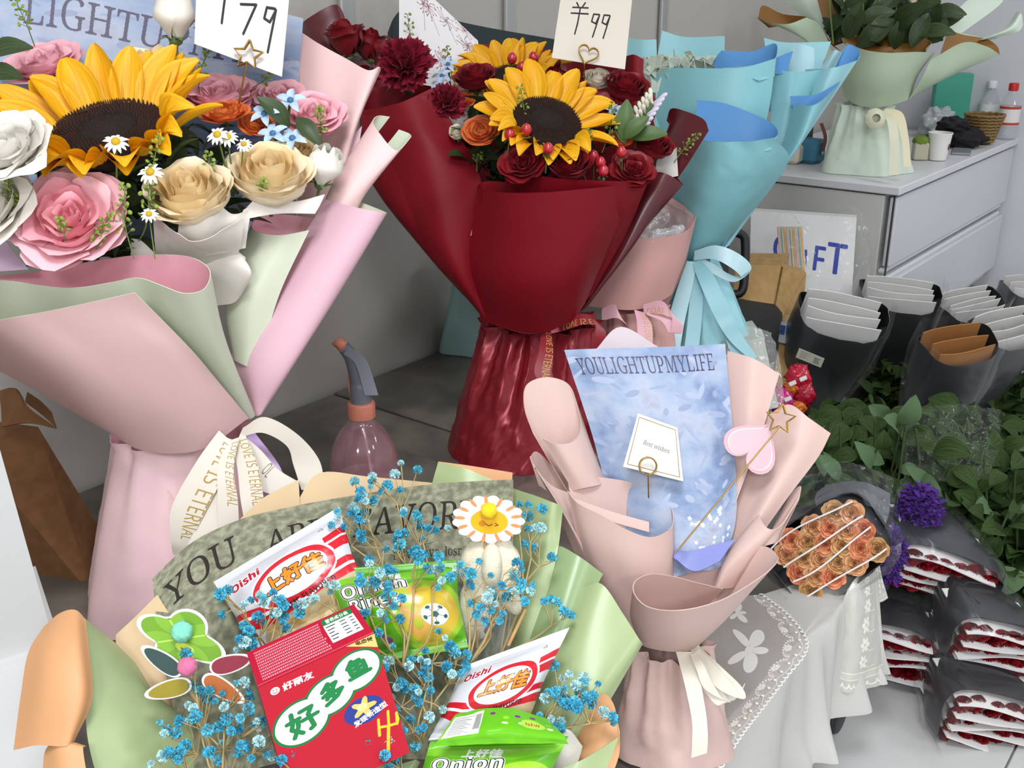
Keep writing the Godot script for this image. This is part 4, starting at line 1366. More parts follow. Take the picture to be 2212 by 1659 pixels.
	c.line([Vector2(440, 250), Vector2(395, 252), Vector2(385, 300), Vector2(418, 310), Vector2(446, 255), Vector2(420, 435)], 13, ink)
	card("white handwritten price card with 79 clipped by a gold star", [at(420, 95, 1.345), at(428, -120, 1.385), at(634, -105, 1.385), at(609, 166, 1.345)], c.tex())
	wire_clip("gold wire star card clip under the price card with 79", at(535, 118, 1.335), Basis(rightv, upv, -fwd) * Basis(Vector3.BACK, -.12), star_points(.019), 5, at(516, 225, 1.36))

func build_red() -> void:
	var red := pal("#7d0f1d", 0.5, {"spec": .32})
	var satin := pal("#5a1620", 0.3, {"spec": .6})
	var foil := pal("#8c1425", 0.3, {"metal": .35, "spec": .6})
	var t := thing("burgundy_bouquet_wrap", "dark red paper bouquet wrap with shiny gathered foot around red roses", "bouquet wrap", Vector3(1.466, TABLE, -1.112))
	skirt(t, "foot", on_y(1128, 965, TABLE + .001), at(1165, 705, 1.95), Vector2(.142, .125), Vector2(.098, .085), foil, red, 12, .17, .0045, .5, 0, .012, 132)
	ribbon_px(t, "tie_band", [[1050, 690, 1.875, 2, 12, 0], [1110, 710, 1.855, 2, 12, 0], [1175, 716, 1.85, 0, 12, 0], [1240, 702, 1.86, -3, 12, 0], [1290, 680, 1.89, -4, 12, 0]], foil, foil, 24)
	# front centre sheet with a doubled lip
	sheet(t, "front_sheet", [
		[1040, 690, 1.86, 1090, 708, 1.835, 1165, 718, 1.82, 1235, 690, 1.825, 1262, 655, 1.85],
		[1012, 590, 1.82, 1080, 612, 1.765, 1165, 625, 1.74, 1245, 600, 1.75, 1302, 560, 1.80],
		[1022, 490, 1.79, 1090, 505, 1.725, 1175, 510, 1.70, 1265, 500, 1.715, 1340, 465, 1.77],
		[1033, 408, 1.77, 1095, 416, 1.70, 1180, 415, 1.67, 1270, 407, 1.685, 1357, 397, 1.74]], red, red, 36, 24, .0009, .0012, 2.2)
	sheet(t, "front_lip", [
		[1350, 470, 1.80, 1230, 480, 1.78, 1110, 470, 1.785, 1045, 450, 1.795, 1030, 460, 1.785, 1034, 470, 1.775],
		[1352, 404, 1.785, 1230, 408, 1.76, 1100, 394, 1.765, 1048, 392, 1.775, 1032, 402, 1.77, 1040, 412, 1.755]], red, red, 40, 8)
	sheet(t, "inner_sheet", [
		[1100, 640, 1.86, 1180, 640, 1.84, 1290, 600, 1.86, 1320, 560, 1.87],
		[1095, 480, 1.78, 1200, 490, 1.75, 1320, 470, 1.76, 1365, 460, 1.79],
		[1090, 364, 1.745, 1200, 385, 1.69, 1310, 391, 1.705, 1398, 392, 1.765]], red, red, 30, 18)
	sheet(t, "dark_sheet", [[1262, 650, 1.87, 1275, 640, 1.87, 1285, 625, 1.875], [1310, 540, 1.83, 1335, 525, 1.835, 1350, 510, 1.845], [1358, 400, 1.80, 1380, 396, 1.81, 1399, 394, 1.82]], red, red, 12, 18)
	sheet(t, "satin_sheet", [
		[1240, 665, 1.895, 1255, 672, 1.885, 1275, 655, 1.885, 1280, 640, 1.895],
		[1320, 540, 1.865, 1345, 545, 1.85, 1372, 525, 1.855, 1385, 505, 1.87],
		[1400, 385, 1.84, 1420, 372, 1.83, 1445, 378, 1.825, 1475, 398, 1.85]], satin, red, 26, 20)
	sheet(t, "satin_lip", [[1440, 440, 1.86, 1420, 430, 1.87, 1400, 420, 1.87], [1476, 398, 1.85, 1450, 375, 1.87, 1402, 365, 1.87, 1398, 380, 1.85]], red, satin, 16, 8)
	# big left sheet rolled to a wide tube
	sheet(t, "side_sheet", [
		[1060, 660, 1.96, 1045, 655, 1.93, 1030, 660, 1.90, 1030, 668, 1.87, 1040, 680, 1.86, 1060, 690, 1.86],
		[985, 520, 1.98, 930, 500, 1.95, 905, 515, 1.90, 912, 535, 1.84, 960, 560, 1.82, 1030, 590, 1.83],
		[980, 340, 1.97, 880, 325, 1.95, 800, 355, 1.90, 808, 388, 1.835, 900, 420, 1.80, 1045, 445, 1.83],
		[930, 186, 1.93, 880, 180, 1.94, 808, 194, 1.92, 778, 240, 1.85, 850, 226, 1.80, 915, 208, 1.79, 934, 196, 1.80],
		], red, red, 48, 30, .0009, .0012, 2.2)
	sheet(t, "side_sheet", [
		[1035, 672, 1.86, 1045, 685, 1.85, 1062, 690, 1.85],
		[935, 560, 1.83, 990, 590, 1.805, 1035, 580, 1.82],
		[850, 430, 1.82, 950, 470, 1.785, 1038, 440, 1.80],
		[790, 300, 1.825, 915, 315, 1.775, 1030, 365, 1.80],
		[779, 240, 1.845, 860, 224, 1.79, 934, 190, 1.795]], red, red, 26, 26, .0009, .0012, 2.2)
	# curls at the top left and on the right
	sheet(t, "paper_curl", [
		[700, 180, 1.98, 740, 160, 1.97, 790, 140, 1.97, 830, 170, 1.98],
		[652, 100, 1.99, 690, 95, 1.95, 745, 70, 1.95, 770, 80, 1.98],
		[642, 62, 2.0, 668, 38, 1.95, 725, 10, 1.95, 748, 45, 1.98]], satin, red, 26, 14)
	sheet(t, "paper_curl", [
		[1400, 470, 1.87, 1390, 430, 1.89, 1370, 400, 1.92, 1400, 380, 1.94, 1420, 400, 1.93],
		[1475, 370, 1.85, 1450, 350, 1.87, 1420, 330, 1.91, 1440, 300, 1.95, 1470, 310, 1.94],
		[1531, 282, 1.855, 1520, 258, 1.87, 1480, 240, 1.90, 1450, 235, 1.95, 1440, 260, 1.96]], red, satin, 34, 20)
	sheet(t, "paper_curl", [
		[1340, 260, 1.98, 1370, 250, 1.96, 1400, 240, 1.97],
		[1345, 180, 2.0, 1370, 170, 1.97, 1390, 180, 1.98],
		[1345, 125, 2.01, 1368, 118, 1.98, 1390, 128, 1.99]], red, red, 16, 12)
	sheet(t, "back_sheet", [[960, 520, 1.97, 1060, 520, 1.98, 1230, 520, 1.98, 1380, 500, 1.96], [850, 300, 2.02, 1000, 330, 2.04, 1200, 330, 2.05, 1400, 300, 2.02], [780, 180, 2.02, 960, 190, 2.05, 1200, 200, 2.06, 1420, 230, 2.03], [770, 85, 2.03, 960, 90, 2.06, 1200, 110, 2.07, 1390, 160, 2.04]], red, red, 24, 12)
	sheet(t, "tissue", [[1415, 385, 1.85, 1440, 385, 1.845, 1465, 380, 1.85], [1420, 345, 1.85, 1450, 330, 1.845, 1462, 335, 1.855], [1440, 350, 1.85, 1458, 322, 1.85, 1462, 318, 1.86]], pal("#d8d4cd", .9, {"alpha": .9}), pal("#d8d4cd", .9, {"alpha": .9}), 12, 10, .0006)
	sheet(t, "tape", [[1010, 507, 1.80, 1020, 510, 1.80], [1009, 482, 1.80, 1023, 486, 1.80]], pal("#e4ded8", .5), pal("#e4ded8", .5), 4, 4)
	# ribbon with gilt letters at the tie
	var rib := ribbon_print("LOVE IS ETERNAL", "#8a1524", "#caa04a", 92)
	var ribp := pal("#8a1524", .35)
	ribbon_px(t, "ribbon", [[1210, 705, 1.845, 6, 22, 0], [1250, 690, 1.82, 2, 24, 0], [1290, 695, 1.81, 16, 18, 0], [1298, 730, 1.81, 24, 4, 0], [1285, 765, 1.82, 24, 0, 0]], ribp, rib, 30)
	ribbon_px(t, "ribbon", [[1180, 712, 1.84, 20, 8, 0], [1180, 760, 1.815, 30, 6, 0], [1172, 810, 1.80, 34, 4, 0], [1200, 850, 1.80, 20, 20, 0]], rib, ribp, 30)
	# printed white paper and dark green paper at the back
	var c := Canvas.new(512, 512, Color("#eeebea"))
	var r2 := RandomNumberGenerator.new()
	r2.seed = 4
	for k in 14:
		var o := Vector2(r2.randf_range(20, 490), r2.randf_range(20, 490))
		var inkc := Color("#8c3a50").lerp(Color("#7a5a66"), r2.randf())
		for i in 12:
			var a := TAU * i / 12 + r2.randf() * .3
			var l := r2.randf_range(30, 60)
			c.line([o, o + Vector2(cos(a), sin(a)) * l * .6, o + Vector2(cos(a + .25), sin(a + .25)) * l], 2.2, inkc)
			c.oval(o + Vector2(cos(a + .25), sin(a + .25)) * l, 3.5, 3.5, inkc, 0, 8)
		c.line([o, o + Vector2(r2.randf_range(-40, 40), 110)], 2.2, inkc)
	var pm := StandardMaterial3D.new()
	pm.albedo_texture = c.tex()
	pm.roughness = .55
	sheet(t, "printed_paper", [[860, 260, 1.99, 960, 270, 1.98, 1060, 280, 1.98], [862, 100, 2.0, 950, 120, 2.0, 1040, 140, 2.0], [862, -60, 2.02, 920, -18, 2.02, 1032, 88, 2.02]], pm, pal("#ddd", .7), 20, 16)
	var dgreen := pal("#16282b", .5)
	sheet(t, "dark_green_paper", [[900, 300, 2.05, 1050, 300, 2.06, 1210, 280, 2.05], [900, 150, 2.06, 1050, 150, 2.07, 1205, 160, 2.06], [905, 25, 2.08, 1030, 55, 2.09, 1198, 85, 2.08]], dgreen, dgreen, 14, 10)
	sheet(t, "dark_green_curl", [[835, 120, 2.06, 850, 110, 2.04, 870, 100, 2.06], [838, 70, 2.07, 850, 40, 2.05, 866, 20, 2.07]], dgreen, dgreen, 10, 8)
	build_red_flowers()

func build_red_flowers() -> void:
	var G := "dark red roses in the burgundy bouquet"
	greenery("dark green leaves filling the burgundy bouquet between its flowers", at(1150, 320, 1.88), Vector3(.16, .08, .12), 220, .055, pal("#ffffff", .6, {"tex": meshes_tex("leaf")}))
	sunflower("yellow sunflower facing the room in the burgundy bouquet", at(1180, 268, 1.735), dirv(.18, .84, .52), .058, .066, .5, .12)
	sunflower("yellow sunflower half hidden behind another in the burgundy bouquet", at(1100, 175, 1.93), dirv(-.1, .93, .3), .05, .065, .6, .2)
	var rr := pal("#7f0b18", .5, {"back": "#28040a", "rim": .25})
	for a in [
		["dark red rose bud standing highest behind the rolled pink paper", "bud", 752, 122, 1.93, -.1, .98, .1, .046],
		["dark red rose bud behind the ruffled red carnation", "bud", 800, 130, 1.97, .0, .98, .1, .04],
		["dark red rose beside the half hidden sunflower", "rose", 1030, 195, 1.83, -.05, .93, .35, .04],
		["dark red rose lowest below the facing sunflower with berries", "garden", 1130, 362, 1.71, -.1, .75, .65, .036],
		["dark red rose in deep shade beside the lowest red rose", "rose", 1222, 372, 1.725, .1, .8, .6, .042],
		["dark red rose bud lying before the white rose", "bud", 1225, 178, 1.89, -.85, .5, .25, .03],
		["dark red rose under the price card with 99", "rose", 1345, 215, 1.85, .2, .9, .4, .043],
		["dark red rose touching the tall red rose under the price card", "garden", 1305, 240, 1.83, -.1, .8, .5, .034],
		["dark red rose in the shade of the rolled burgundy paper", "rose", 1400, 335, 1.82, .3, .85, .4, .038],
		["dark red rose at the tissue beside the hypericum berries", "garden", 1365, 375, 1.765, .1, .7, .6, .036],
		["dark red rose behind the white tuberose buds", "rose", 1375, 300, 1.87, .2, .9, .3, .034]]:
		flower("red_rose", a[0], a[1], at(a[2], a[3], a[4]), dirv(a[5], a[6], a[7]), a[8] * 1.1, rr, G)
	var cm := pal("#8e0f2c", .6, {"rim": .3, "back": "#28040a"})
	carnation("large ruffled crimson carnation in the burgundy bouquet", at(876, 152, 1.84), dirv(-.05, .8, .55), .053, cm, "crimson carnations")
	carnation("small crimson carnation half hidden behind burgundy paper", at(968, 228, 1.81), dirv(-.3, .6, .6), .035, cm, "crimson carnations")
	var om := pal("#d9703a", .55, {"back": "#3a1c0c"})
	for a in [["orange spray rose against the facing sunflower's petals", 1040, 288, 1.74, -.1, .75, .65, .034], ["orange spray rose behind the crimson carnation", 998, 222, 1.82, 0, .85, .5, .025], ["orange spray rose beside the berries and tuberose", 1338, 305, 1.79, .1, .8, .5, .022], ["small orange rose behind the facing sunflower's petals", 1262, 215, 1.86, .0, .9, .4, .022]]:
		flower("orange_spray_rose", a[0], "ranun", at(a[1], a[2], a[3]), dirv(a[4], a[5], a[6]), a[7], om, "orange spray roses in the burgundy bouquet")
	flower("cream_rose", "cream white rose under the price card with 99", "rose", at(1288, 188, 1.86), dirv(.1, .85, .5), .03, pal("#f1e8d3", .55, {"back": "#4a4844"}), "cream flowers in the burgundy bouquet")
	flower("cream_rose", "pale peach rose behind the facing sunflower", "rose", at(1305, 262, 1.83), dirv(.1, .85, .5), .024, pal("#f0c48e", .55), "cream flowers in the burgundy bouquet")
	flower("cream_rose", "cream bud peeking past the burgundy paper", "bud", at(992, 300, 1.79), dirv(-.2, .8, .5), .02, pal("#efe6c8", .55), "cream flowers in the burgundy bouquet")
	for a in [[1101, 292, 1.685, "hypericum berry beside the facing sunflower, paired with another"], [1137, 281, 1.685, "hypericum berry beside the facing sunflower, paired with another"], [1184, 322, 1.67, "hypericum berry between the two lowest red roses"], [1342, 329, 1.73, "hypericum berry nearest the tuberose buds"], [1282, 338, 1.735, "hypericum berry highest in the cluster by the tissue"], [1297, 352, 1.725, "hypericum berry in the middle of the cluster by the tissue"], [1303, 370, 1.715, "hypericum berry lowest in the cluster by the tissue"], [1106, 127, 1.85, "hypericum berry before the half hidden sunflower, at its rim"], [1153, 125, 1.86, "hypericum berry before the half hidden sunflower, at its rim"], [1127, 146, 1.85, "hypericum berry between two others before the half hidden sunflower"], [1180, 182, 1.86, "hypericum berry behind the facing sunflower's petals"]]:
		berry(at(a[0], a[1], a[2]), dirv(rnd(-.3, .3), .9, .3), .0095, a[3])
	var gr := pal("#7d953c", .6)
	for a in [[1150, 290, 1.72, 1125, 185, 1.72, 12], [1300, 330, 1.74, 1322, 225, 1.75, 14], [1265, 330, 1.72, 1272, 280, 1.71, 9], [985, 190, 1.9, 965, 100, 1.9, 12], [890, 110, 1.97, 880, 30, 1.97, 9], [835, 200, 1.88, 850, 170, 1.87, 12], [1030, 370, 1.78, 1035, 320, 1.77, 14], [1450, 360, 1.85, 1510, 290, 1.84, 12], [1330, 400, 1.77, 1390, 345, 1.78, 9]]:
		sprig("green pod sprig " + {1150: "over the facing sunflower's dark centre", 1300: "beside the tuberose leaves", 1265: "below the facing sunflower", 985: "before the printed white paper", 890: "standing high before the printed paper", 835: "under the large crimson carnation", 1030: "under the orange spray rose", 1450: "on the rolled burgundy paper", 1330: "beside the tissue and hypericum berries"}[a[0]] + " in the burgundy wrap", at(a[0], a[1], a[2]), at(a[3], a[4], a[5]), int(a[6] * 1.5), .013, .0034, gr, "wiry green sprigs in the burgundy bouquet")
	for a in [[968, 140, 1.88, "pale blue star flower before the printed white paper"], [955, 165, 1.87, "pale lilac star flower beside the crimson carnation"], [950, 185, 1.86, "pale blue star flower below the crimson carnation"], [1328, 240, 1.80, "tiny pale star flower beside the tuberose leaves"]]:
		tweedia(at(a[0], a[1], a[2]), dirv(-.1, .7, .6), .02, at(a[0] + 10, a[1] + 90, a[2] + .05), a[3], "#c3cfe2", "pale star flowers in the burgundy bouquet")
	# tuberose spike with leaves and waxy buds
	var t := thing("tuberose", "white tuberose buds with green leaves leaning over burgundy paper", "flower", at(1385, 275, 1.79))
	var wm := pal("#e9ead2", .5, {"back": "#3c3f30"})
	var gm := pal("#4f6a38", .5)
	wire(t, "stem", curve([at(1340, 320, 1.83), at(1375, 270, 1.79), at(1410, 225, 1.77)], 6), .003, gm)
	for i in 22:
		var f := i / 21.0
		var o := at(lerpf(1365, 1412, f), lerpf(285, 222, f), 1.78)
		var a := i * 2.1
		var dd := dirv(cos(a) * .9 + .2, .35 + .5 * f, sin(a) * .6 + .3)
		var b := face_y(dd, a)
		part(t, "bud", lathe_mb([Vector2(.0015, 0), Vector2(.0018, .01), Vector2(.0035, .018), Vector2(.004, .023), Vector2(.002, .027), Vector2(0, .028)], 8).mesh(), wm if i % 3 else pal("#d9d4e4", .5), Transform3D(b, o - org))
	for a in [[1345, 300, 1355, 215, 1.77], [1350, 300, 1400, 250, 1.76], [1350, 310, 1330, 250, 1.78], [1365, 300, 1440, 285, 1.77]]:
		var p := at(a[0], a[1], a[4])
		var q := at(a[2], a[3], a[4] - .02)
		part(t, "leaf", leaf_mesh(), gm, Transform3D(leaf_xf(p, q - p, dirv(0, .6, .8), (q - p).length()).basis, p - org))
	# price card with heart clip
	var c := Canvas.new(512, 512, Color("#e0d8c8"))
	var ink := Color("#1d1c20")
	c.glyph(HAN["羊"], Vector2(75, 150), 150, 10, ink)
	c.line([Vector2(145, 280), Vector2(135, 350)], 10, ink)
	for k in 2:
		var x := 250.0 + k * 75
		c.line([Vector2(x + 40, 220), Vector2(x, 220), Vector2(x - 8, 265), Vector2(x + 22, 275), Vector2(x + 42, 225), Vector2(x + 12, 355)], 10, ink)
	card("cream handwritten price card with 99 clipped by a gold heart", [at(1192, 125, 1.82), at(1218, -50, 1.86), at(1370, -45, 1.86), at(1350, 150, 1.82)], c.tex())
	var hp := []
	for i in 25:
		var a := TAU * i / 24
		hp.append(Vector2(16 * pow(sin(a), 3), 13 * cos(a) - 5 * cos(2 * a) - 2 * cos(3 * a) - cos(4 * a)) * .0011)
	wire_clip("gold wire heart card clip on the price card with 99", at(1270, 116, 1.81), Basis(rightv, upv, -fwd) * Basis(Vector3.BACK, -.35), hp, 12, at(1262, 190, 1.84))

func build_blue() -> void:
	var aqua := pal("#9fd5dc", 0.42, {"spec": .45})
	var teal := pal("#8cc9cf", 0.42, {"spec": .45})
	var deep := pal("#5c97cf", 0.45, {"spec": .4})
	var t := thing("blue_bouquet_wrap", "pale turquoise paper bouquet wrap with blue lining and satin ribbon", "bouquet wrap", Vector3(2.059, TABLE, -1.018))
	skirt(t, "foot", on_y(1540, 812, TABLE + .001), at(1500, 562, 2.31), Vector2(.12, .10), Vector2(.045, .04), aqua, teal, 11, .3, .003, .4, 0, .02)
	# lower big cone sheets
	sheet(t, "front_sheet", [
		[1465, 555, 2.30, 1490, 560, 2.27, 1520, 555, 2.28, 1540, 545, 2.31],
		[1440, 480, 2.26, 1500, 490, 2.19, 1570, 480, 2.19, 1620, 460, 2.24],
		[1450, 380, 2.21, 1530, 390, 2.11, 1620, 380, 2.11, 1700, 350, 2.17],
		[1470, 290, 2.18, 1540, 305, 2.07, 1620, 304, 2.06, 1672, 296, 2.08]], teal, deep, 44, 34, .0009, .0022, 3.2)
	sheet(t, "front_lip", [
		[1500, 320, 2.16, 1560, 320, 2.16, 1630, 330, 2.15, 1665, 320, 2.12, 1660, 325, 2.09, 1600, 330, 2.08],
		[1505, 216, 2.17, 1560, 222, 2.17, 1620, 243, 2.16, 1668, 267, 2.14, 1681, 290, 2.11, 1655, 303, 2.085, 1600, 306, 2.07]], deep, teal, 40, 10)
	sheet(t, "side_sheet", [
		[1530, 560, 2.32, 1545, 550, 2.30, 1555, 540, 2.29],
		[1620, 440, 2.29, 1640, 420, 2.25, 1655, 405, 2.27],
		[1690, 310, 2.26, 1720, 320, 2.21, 1752, 270, 2.25],
		[1712, 222, 2.26, 1760, 226, 2.19, 1815, 180, 2.24]], teal, deep, 26, 20)
	sheet(t, "paper_lip", [
		[1715, 240, 2.25, 1740, 235, 2.25, 1790, 215, 2.26],
		[1706, 208, 2.24, 1760, 204, 2.26, 1800, 185, 2.27, 1816, 174, 2.27]], deep, teal, 20, 6)
	sheet(t, "paper_fold", [[1545, 545, 2.33, 1560, 540, 2.32, 1575, 530, 2.32], [1690, 330, 2.33, 1725, 310, 2.29, 1745, 290, 2.31], [1740, 150, 2.34, 1800, 146, 2.27, 1852, 130, 2.31]], aqua, deep, 24, 16)
	sheet(t, "paper_lip", [[1790, 165, 2.32, 1815, 155, 2.33, 1840, 145, 2.33], [1800, 150, 2.29, 1830, 98, 2.34, 1857, 110, 2.33, 1853, 132, 2.31]], deep, aqua, 20, 8)
	# upper sheet with the rolled blue mouth
	sheet(t, "paper_sheet", [
		[1440, 330, 2.29, 1500, 340, 2.25, 1560, 320, 2.24, 1640, 300, 2.26],
		[1415, 240, 2.30, 1500, 250, 2.23, 1600, 245, 2.20, 1660, 240, 2.23],
		[1412, 145, 2.31, 1500, 147, 2.23, 1600, 146, 2.19, 1676, 126, 2.20]], teal, deep, 30, 18)
	sheet(t, "paper_lip", [
		[1545, 160, 2.26, 1600, 165, 2.27, 1660, 160, 2.26, 1672, 165, 2.22, 1640, 175, 2.19],
		[1541, 132, 2.24, 1562, 110, 2.27, 1620, 112, 2.28, 1672, 94, 2.27, 1679, 112, 2.23, 1668, 130, 2.205, 1620, 142, 2.19, 1560, 147, 2.20]], deep, teal, 44, 8)
	sheet(t, "lip_corner", [[1545, 150, 2.22, 1580, 148, 2.20, 1610, 146, 2.195], [1542, 140, 2.23, 1552, 118, 2.235, 1560, 108, 2.24]], deep, deep, 10, 6)
	sheet(t, "side_sheet", [[1390, 560, 2.36, 1430, 560, 2.34, 1470, 555, 2.33], [1380, 350, 2.36, 1410, 355, 2.30, 1450, 350, 2.29], [1360, 150, 2.36, 1385, 155, 2.32, 1415, 146, 2.31]], teal, deep, 16, 16)
	sheet(t, "inner_sheet", [[1660, 320, 2.29, 1700, 300, 2.28, 1740, 260, 2.3], [1665, 230, 2.30, 1710, 220, 2.28, 1750, 200, 2.3], [1660, 148, 2.31, 1720, 155, 2.28, 1785, 150, 2.3]], teal, deep, 16, 14)
	# back sheets standing behind
	sheet(t, "back_sheet", [[1410, 300, 2.42, 1480, 300, 2.43, 1560, 300, 2.42], [1412, 180, 2.43, 1480, 180, 2.45, 1562, 180, 2.43], [1430, 66, 2.45, 1480, 80, 2.47, 1566, 78, 2.45]], aqua, teal, 18, 12)
	sheet(t, "back_sheet", [[1350, 300, 2.42, 1390, 300, 2.40, 1425, 300, 2.41], [1352, 180, 2.43, 1390, 185, 2.41, 1420, 180, 2.42], [1355, 82, 2.45, 1390, 86, 2.43, 1418, 85, 2.44]], aqua, teal, 14, 12)
	sheet(t, "back_sheet", [[1640, 240, 2.40, 1700, 240, 2.39, 1760, 220, 2.40], [1660, 160, 2.41, 1710, 165, 2.40, 1770, 160, 2.41], [1650, 82, 2.43, 1700, 92, 2.42, 1795, 90, 2.43]], aqua, teal, 16, 12)
	sheet(t, "back_sheet", [[1690, 200, 2.36, 1720, 200, 2.35, 1760, 190, 2.36], [1700, 150, 2.37, 1730, 150, 2.36, 1760, 140, 2.37], [1712, 92, 2.38, 1735, 96, 2.37, 1758, 104, 2.38]], pal("#b4dfe6", .4), teal, 12, 10)
	sheet(t, "back_roll", [[1765, 160, 2.35, 1780, 158, 2.34, 1800, 150, 2.35], [1795, 112, 2.36, 1805, 108, 2.34, 1820, 114, 2.35]], pal("#b4dfe6", .4), teal, 12, 8)
	sheet(t, "blue_inner", [[1670, 160, 2.29, 1700, 160, 2.29], [1675, 125, 2.30, 1713, 110, 2.31]], deep, teal, 6, 6)
	# little folded paper strips: a heap of pale green-white petals
	var heap := thing("paper_petals", "heap of folded pale green paper strips inside the blue bouquet", "paper filling", at(1480, 145, 2.33), "")
	heap.set_meta("kind", "stuff")
	var mb := MB.new()
	for i in 260:
		var q := box_mb(Vector3(rnd(.012, .024), rnd(.02, .034), .0012), .0002)
		mb.add(q, Transform3D(Basis.from_euler(Vector3(rnd(-1.2, 1.2), rnd(0, 6), rnd(-1, 1))), rightv * rnd(-.095, .085) + Vector3.UP * rnd(-.05, .018) + head * rnd(-.06, .06)))
	part(heap, "strips", mb.mesh(), pal("#cfd9c8", .6))
	# satin bow
	var sat := pal("#93cbd4", .3, {"spec": .6})
	var satp := pal("#b9e0e6", .28, {"spec": .6})
	var bw := thing("satin_bow", "pale turquoise satin ribbon bow tied round the blue bouquet", "ribbon", at(1500, 560, 2.24))
	ribbon_px(bw, "loop", [[1500, 552, 2.235, 0, -20, 0], [1545, 545, 2.215, 4, -30, 0], [1590, 565, 2.205, 14, -32, 0], [1612, 590, 2.21, 22, -20, 0], [1580, 600, 2.22, 14, 18, 0], [1540, 580, 2.23, 4, 24, 0], [1505, 562, 2.24, 0, 16, 0]], satp, sat, 44)
	ribbon_px(bw, "tail", [[1505, 565, 2.235, 22, -4, 0], [1530, 610, 2.215, 34, -12, 0], [1560, 680, 2.20, 30, -14, 0], [1590, 730, 2.20, 24, -16, 0], [1630, 775, 2.20, 10, -10, 0]], sat, satp, 40)
	ribbon_px(bw, "tail", [[1495, 565, 2.235, 22, 2, 0], [1480, 620, 2.22, 30, 6, 0], [1462, 690, 2.21, 34, 8, 0], [1450, 760, 2.21, 34, 8, 0]], satp, sat, 30)
	ribbon_px(bw, "tail", [[1500, 565, 2.24, 22, 0, 0], [1505, 620, 2.23, 28, 0, 0], [1500, 700, 2.225, 30, 2, 0], [1490, 780, 2.22, 32, 2, 0]], sat, satp, 30)
	ribbon_px(bw, "tail", [[1515, 562, 2.24, 18, -8, 0], [1545, 640, 2.225, 20, -8, 0], [1575, 720, 2.215, 22, -8, 0], [1595, 770, 2.215, 22, -8, 0]], sat, satp, 30)
	# foot of another turquoise bouquet behind the burgundy one
	var t2 := thing("turquoise_wrap_foot", "pale turquoise paper foot of a bouquet hidden behind the burgundy one", "bouquet wrap", on_y(1010, 742, TABLE))
	skirt(t2, "foot", on_y(1035, 752, TABLE + .001), at(1030, 540, 2.36), Vector2(.095, .07), Vector2(.03, .03), pal("#a9d3d0", .45), teal, 9, .15, .001, .2, 5, .01)
	# dusty pink bouquet between, with a clear film lining
	var dp := pal("#d3a19a", .5, {"spec": .4})
	var e := thing("dusty_pink_bouquet_wrap", "dusty pink paper bouquet wrap lined with crinkled clear film", "bouquet wrap", Vector3(1.77, TABLE, -1.026))
	skirt(e, "foot", on_y(1395, 890, TABLE + .001), at(1375, 672, 2.10), Vector2(.09, .08), Vector2(.06, .05), dp, dp, 9, .14, .002, .3, 0, .01)
	sheet(e, "cone", [
		[1440, 665, 2.15, 1380, 650, 2.17, 1290, 640, 2.12, 1250, 655, 2.05, 1300, 665, 2.02, 1380, 668, 2.01, 1445, 640, 2.06, 1455, 620, 2.11],
		[1480, 570, 2.16, 1400, 550, 2.19, 1300, 550, 2.13, 1260, 570, 2.05, 1310, 590, 2.0, 1400, 590, 1.985, 1465, 575, 2.05, 1482, 555, 2.11],
		[1500, 460, 2.17, 1430, 420, 2.20, 1320, 420, 2.14, 1290, 470, 2.05, 1330, 505, 1.99, 1400, 515, 1.975, 1480, 500, 2.04, 1505, 465, 2.12]], dp, dp, 60, 18)
	var film := pal("#e9e9ea", .2, {"alpha": .3})
	sheet(e, "film_lining", [
		[1470, 520, 2.15, 1400, 500, 2.17, 1320, 500, 2.12, 1310, 520, 2.04, 1350, 535, 2.0, 1410, 535, 1.99, 1470, 525, 2.05],
		[1488, 480, 2.15, 1430, 450, 2.17, 1340, 460, 2.12, 1315, 490, 2.04, 1350, 508, 1.995, 1410, 512, 1.985, 1475, 495, 2.04],
		[1490, 462, 2.14, 1430, 440, 2.15, 1350, 455, 2.11, 1325, 485, 2.04, 1355, 495, 2.01, 1410, 500, 2.0, 1465, 488, 2.04]], film, film, 80, 24, .0006, .006, 9)
	var prb := ribbon_print("LOVE IS ETERNAL", "#e8b4bd", "#c6a155", 92)
	var prp := pal("#e8b4bd", .4)
	ribbon_px(e, "ribbon", [[1300, 680, 2.0, 0, 26, 0], [1330, 672, 1.985, 4, 30, 0], [1345, 690, 1.985, 20, 24, 0]], prp, prp, 16)
	ribbon_px(e, "ribbon", [[1380, 672, 1.99, 20, 6, 0], [1392, 700, 1.975, 32, 4, 0], [1393, 735, 1.97, 34, 2, 0], [1390, 760, 1.97, 34, 0, 0]], prb, prp, 24)
	ribbon_px(e, "ribbon", [[1390, 668, 1.99, 2, 20, 0], [1430, 665, 1.97, 0, 30, 0], [1462, 690, 1.965, 22, 18, 0], [1458, 720, 1.97, 22, 2, 0], [1440, 690, 1.975, 22, -8, 0], [1400, 672, 1.985, 8, -16, 0]], prp, prb, 36)

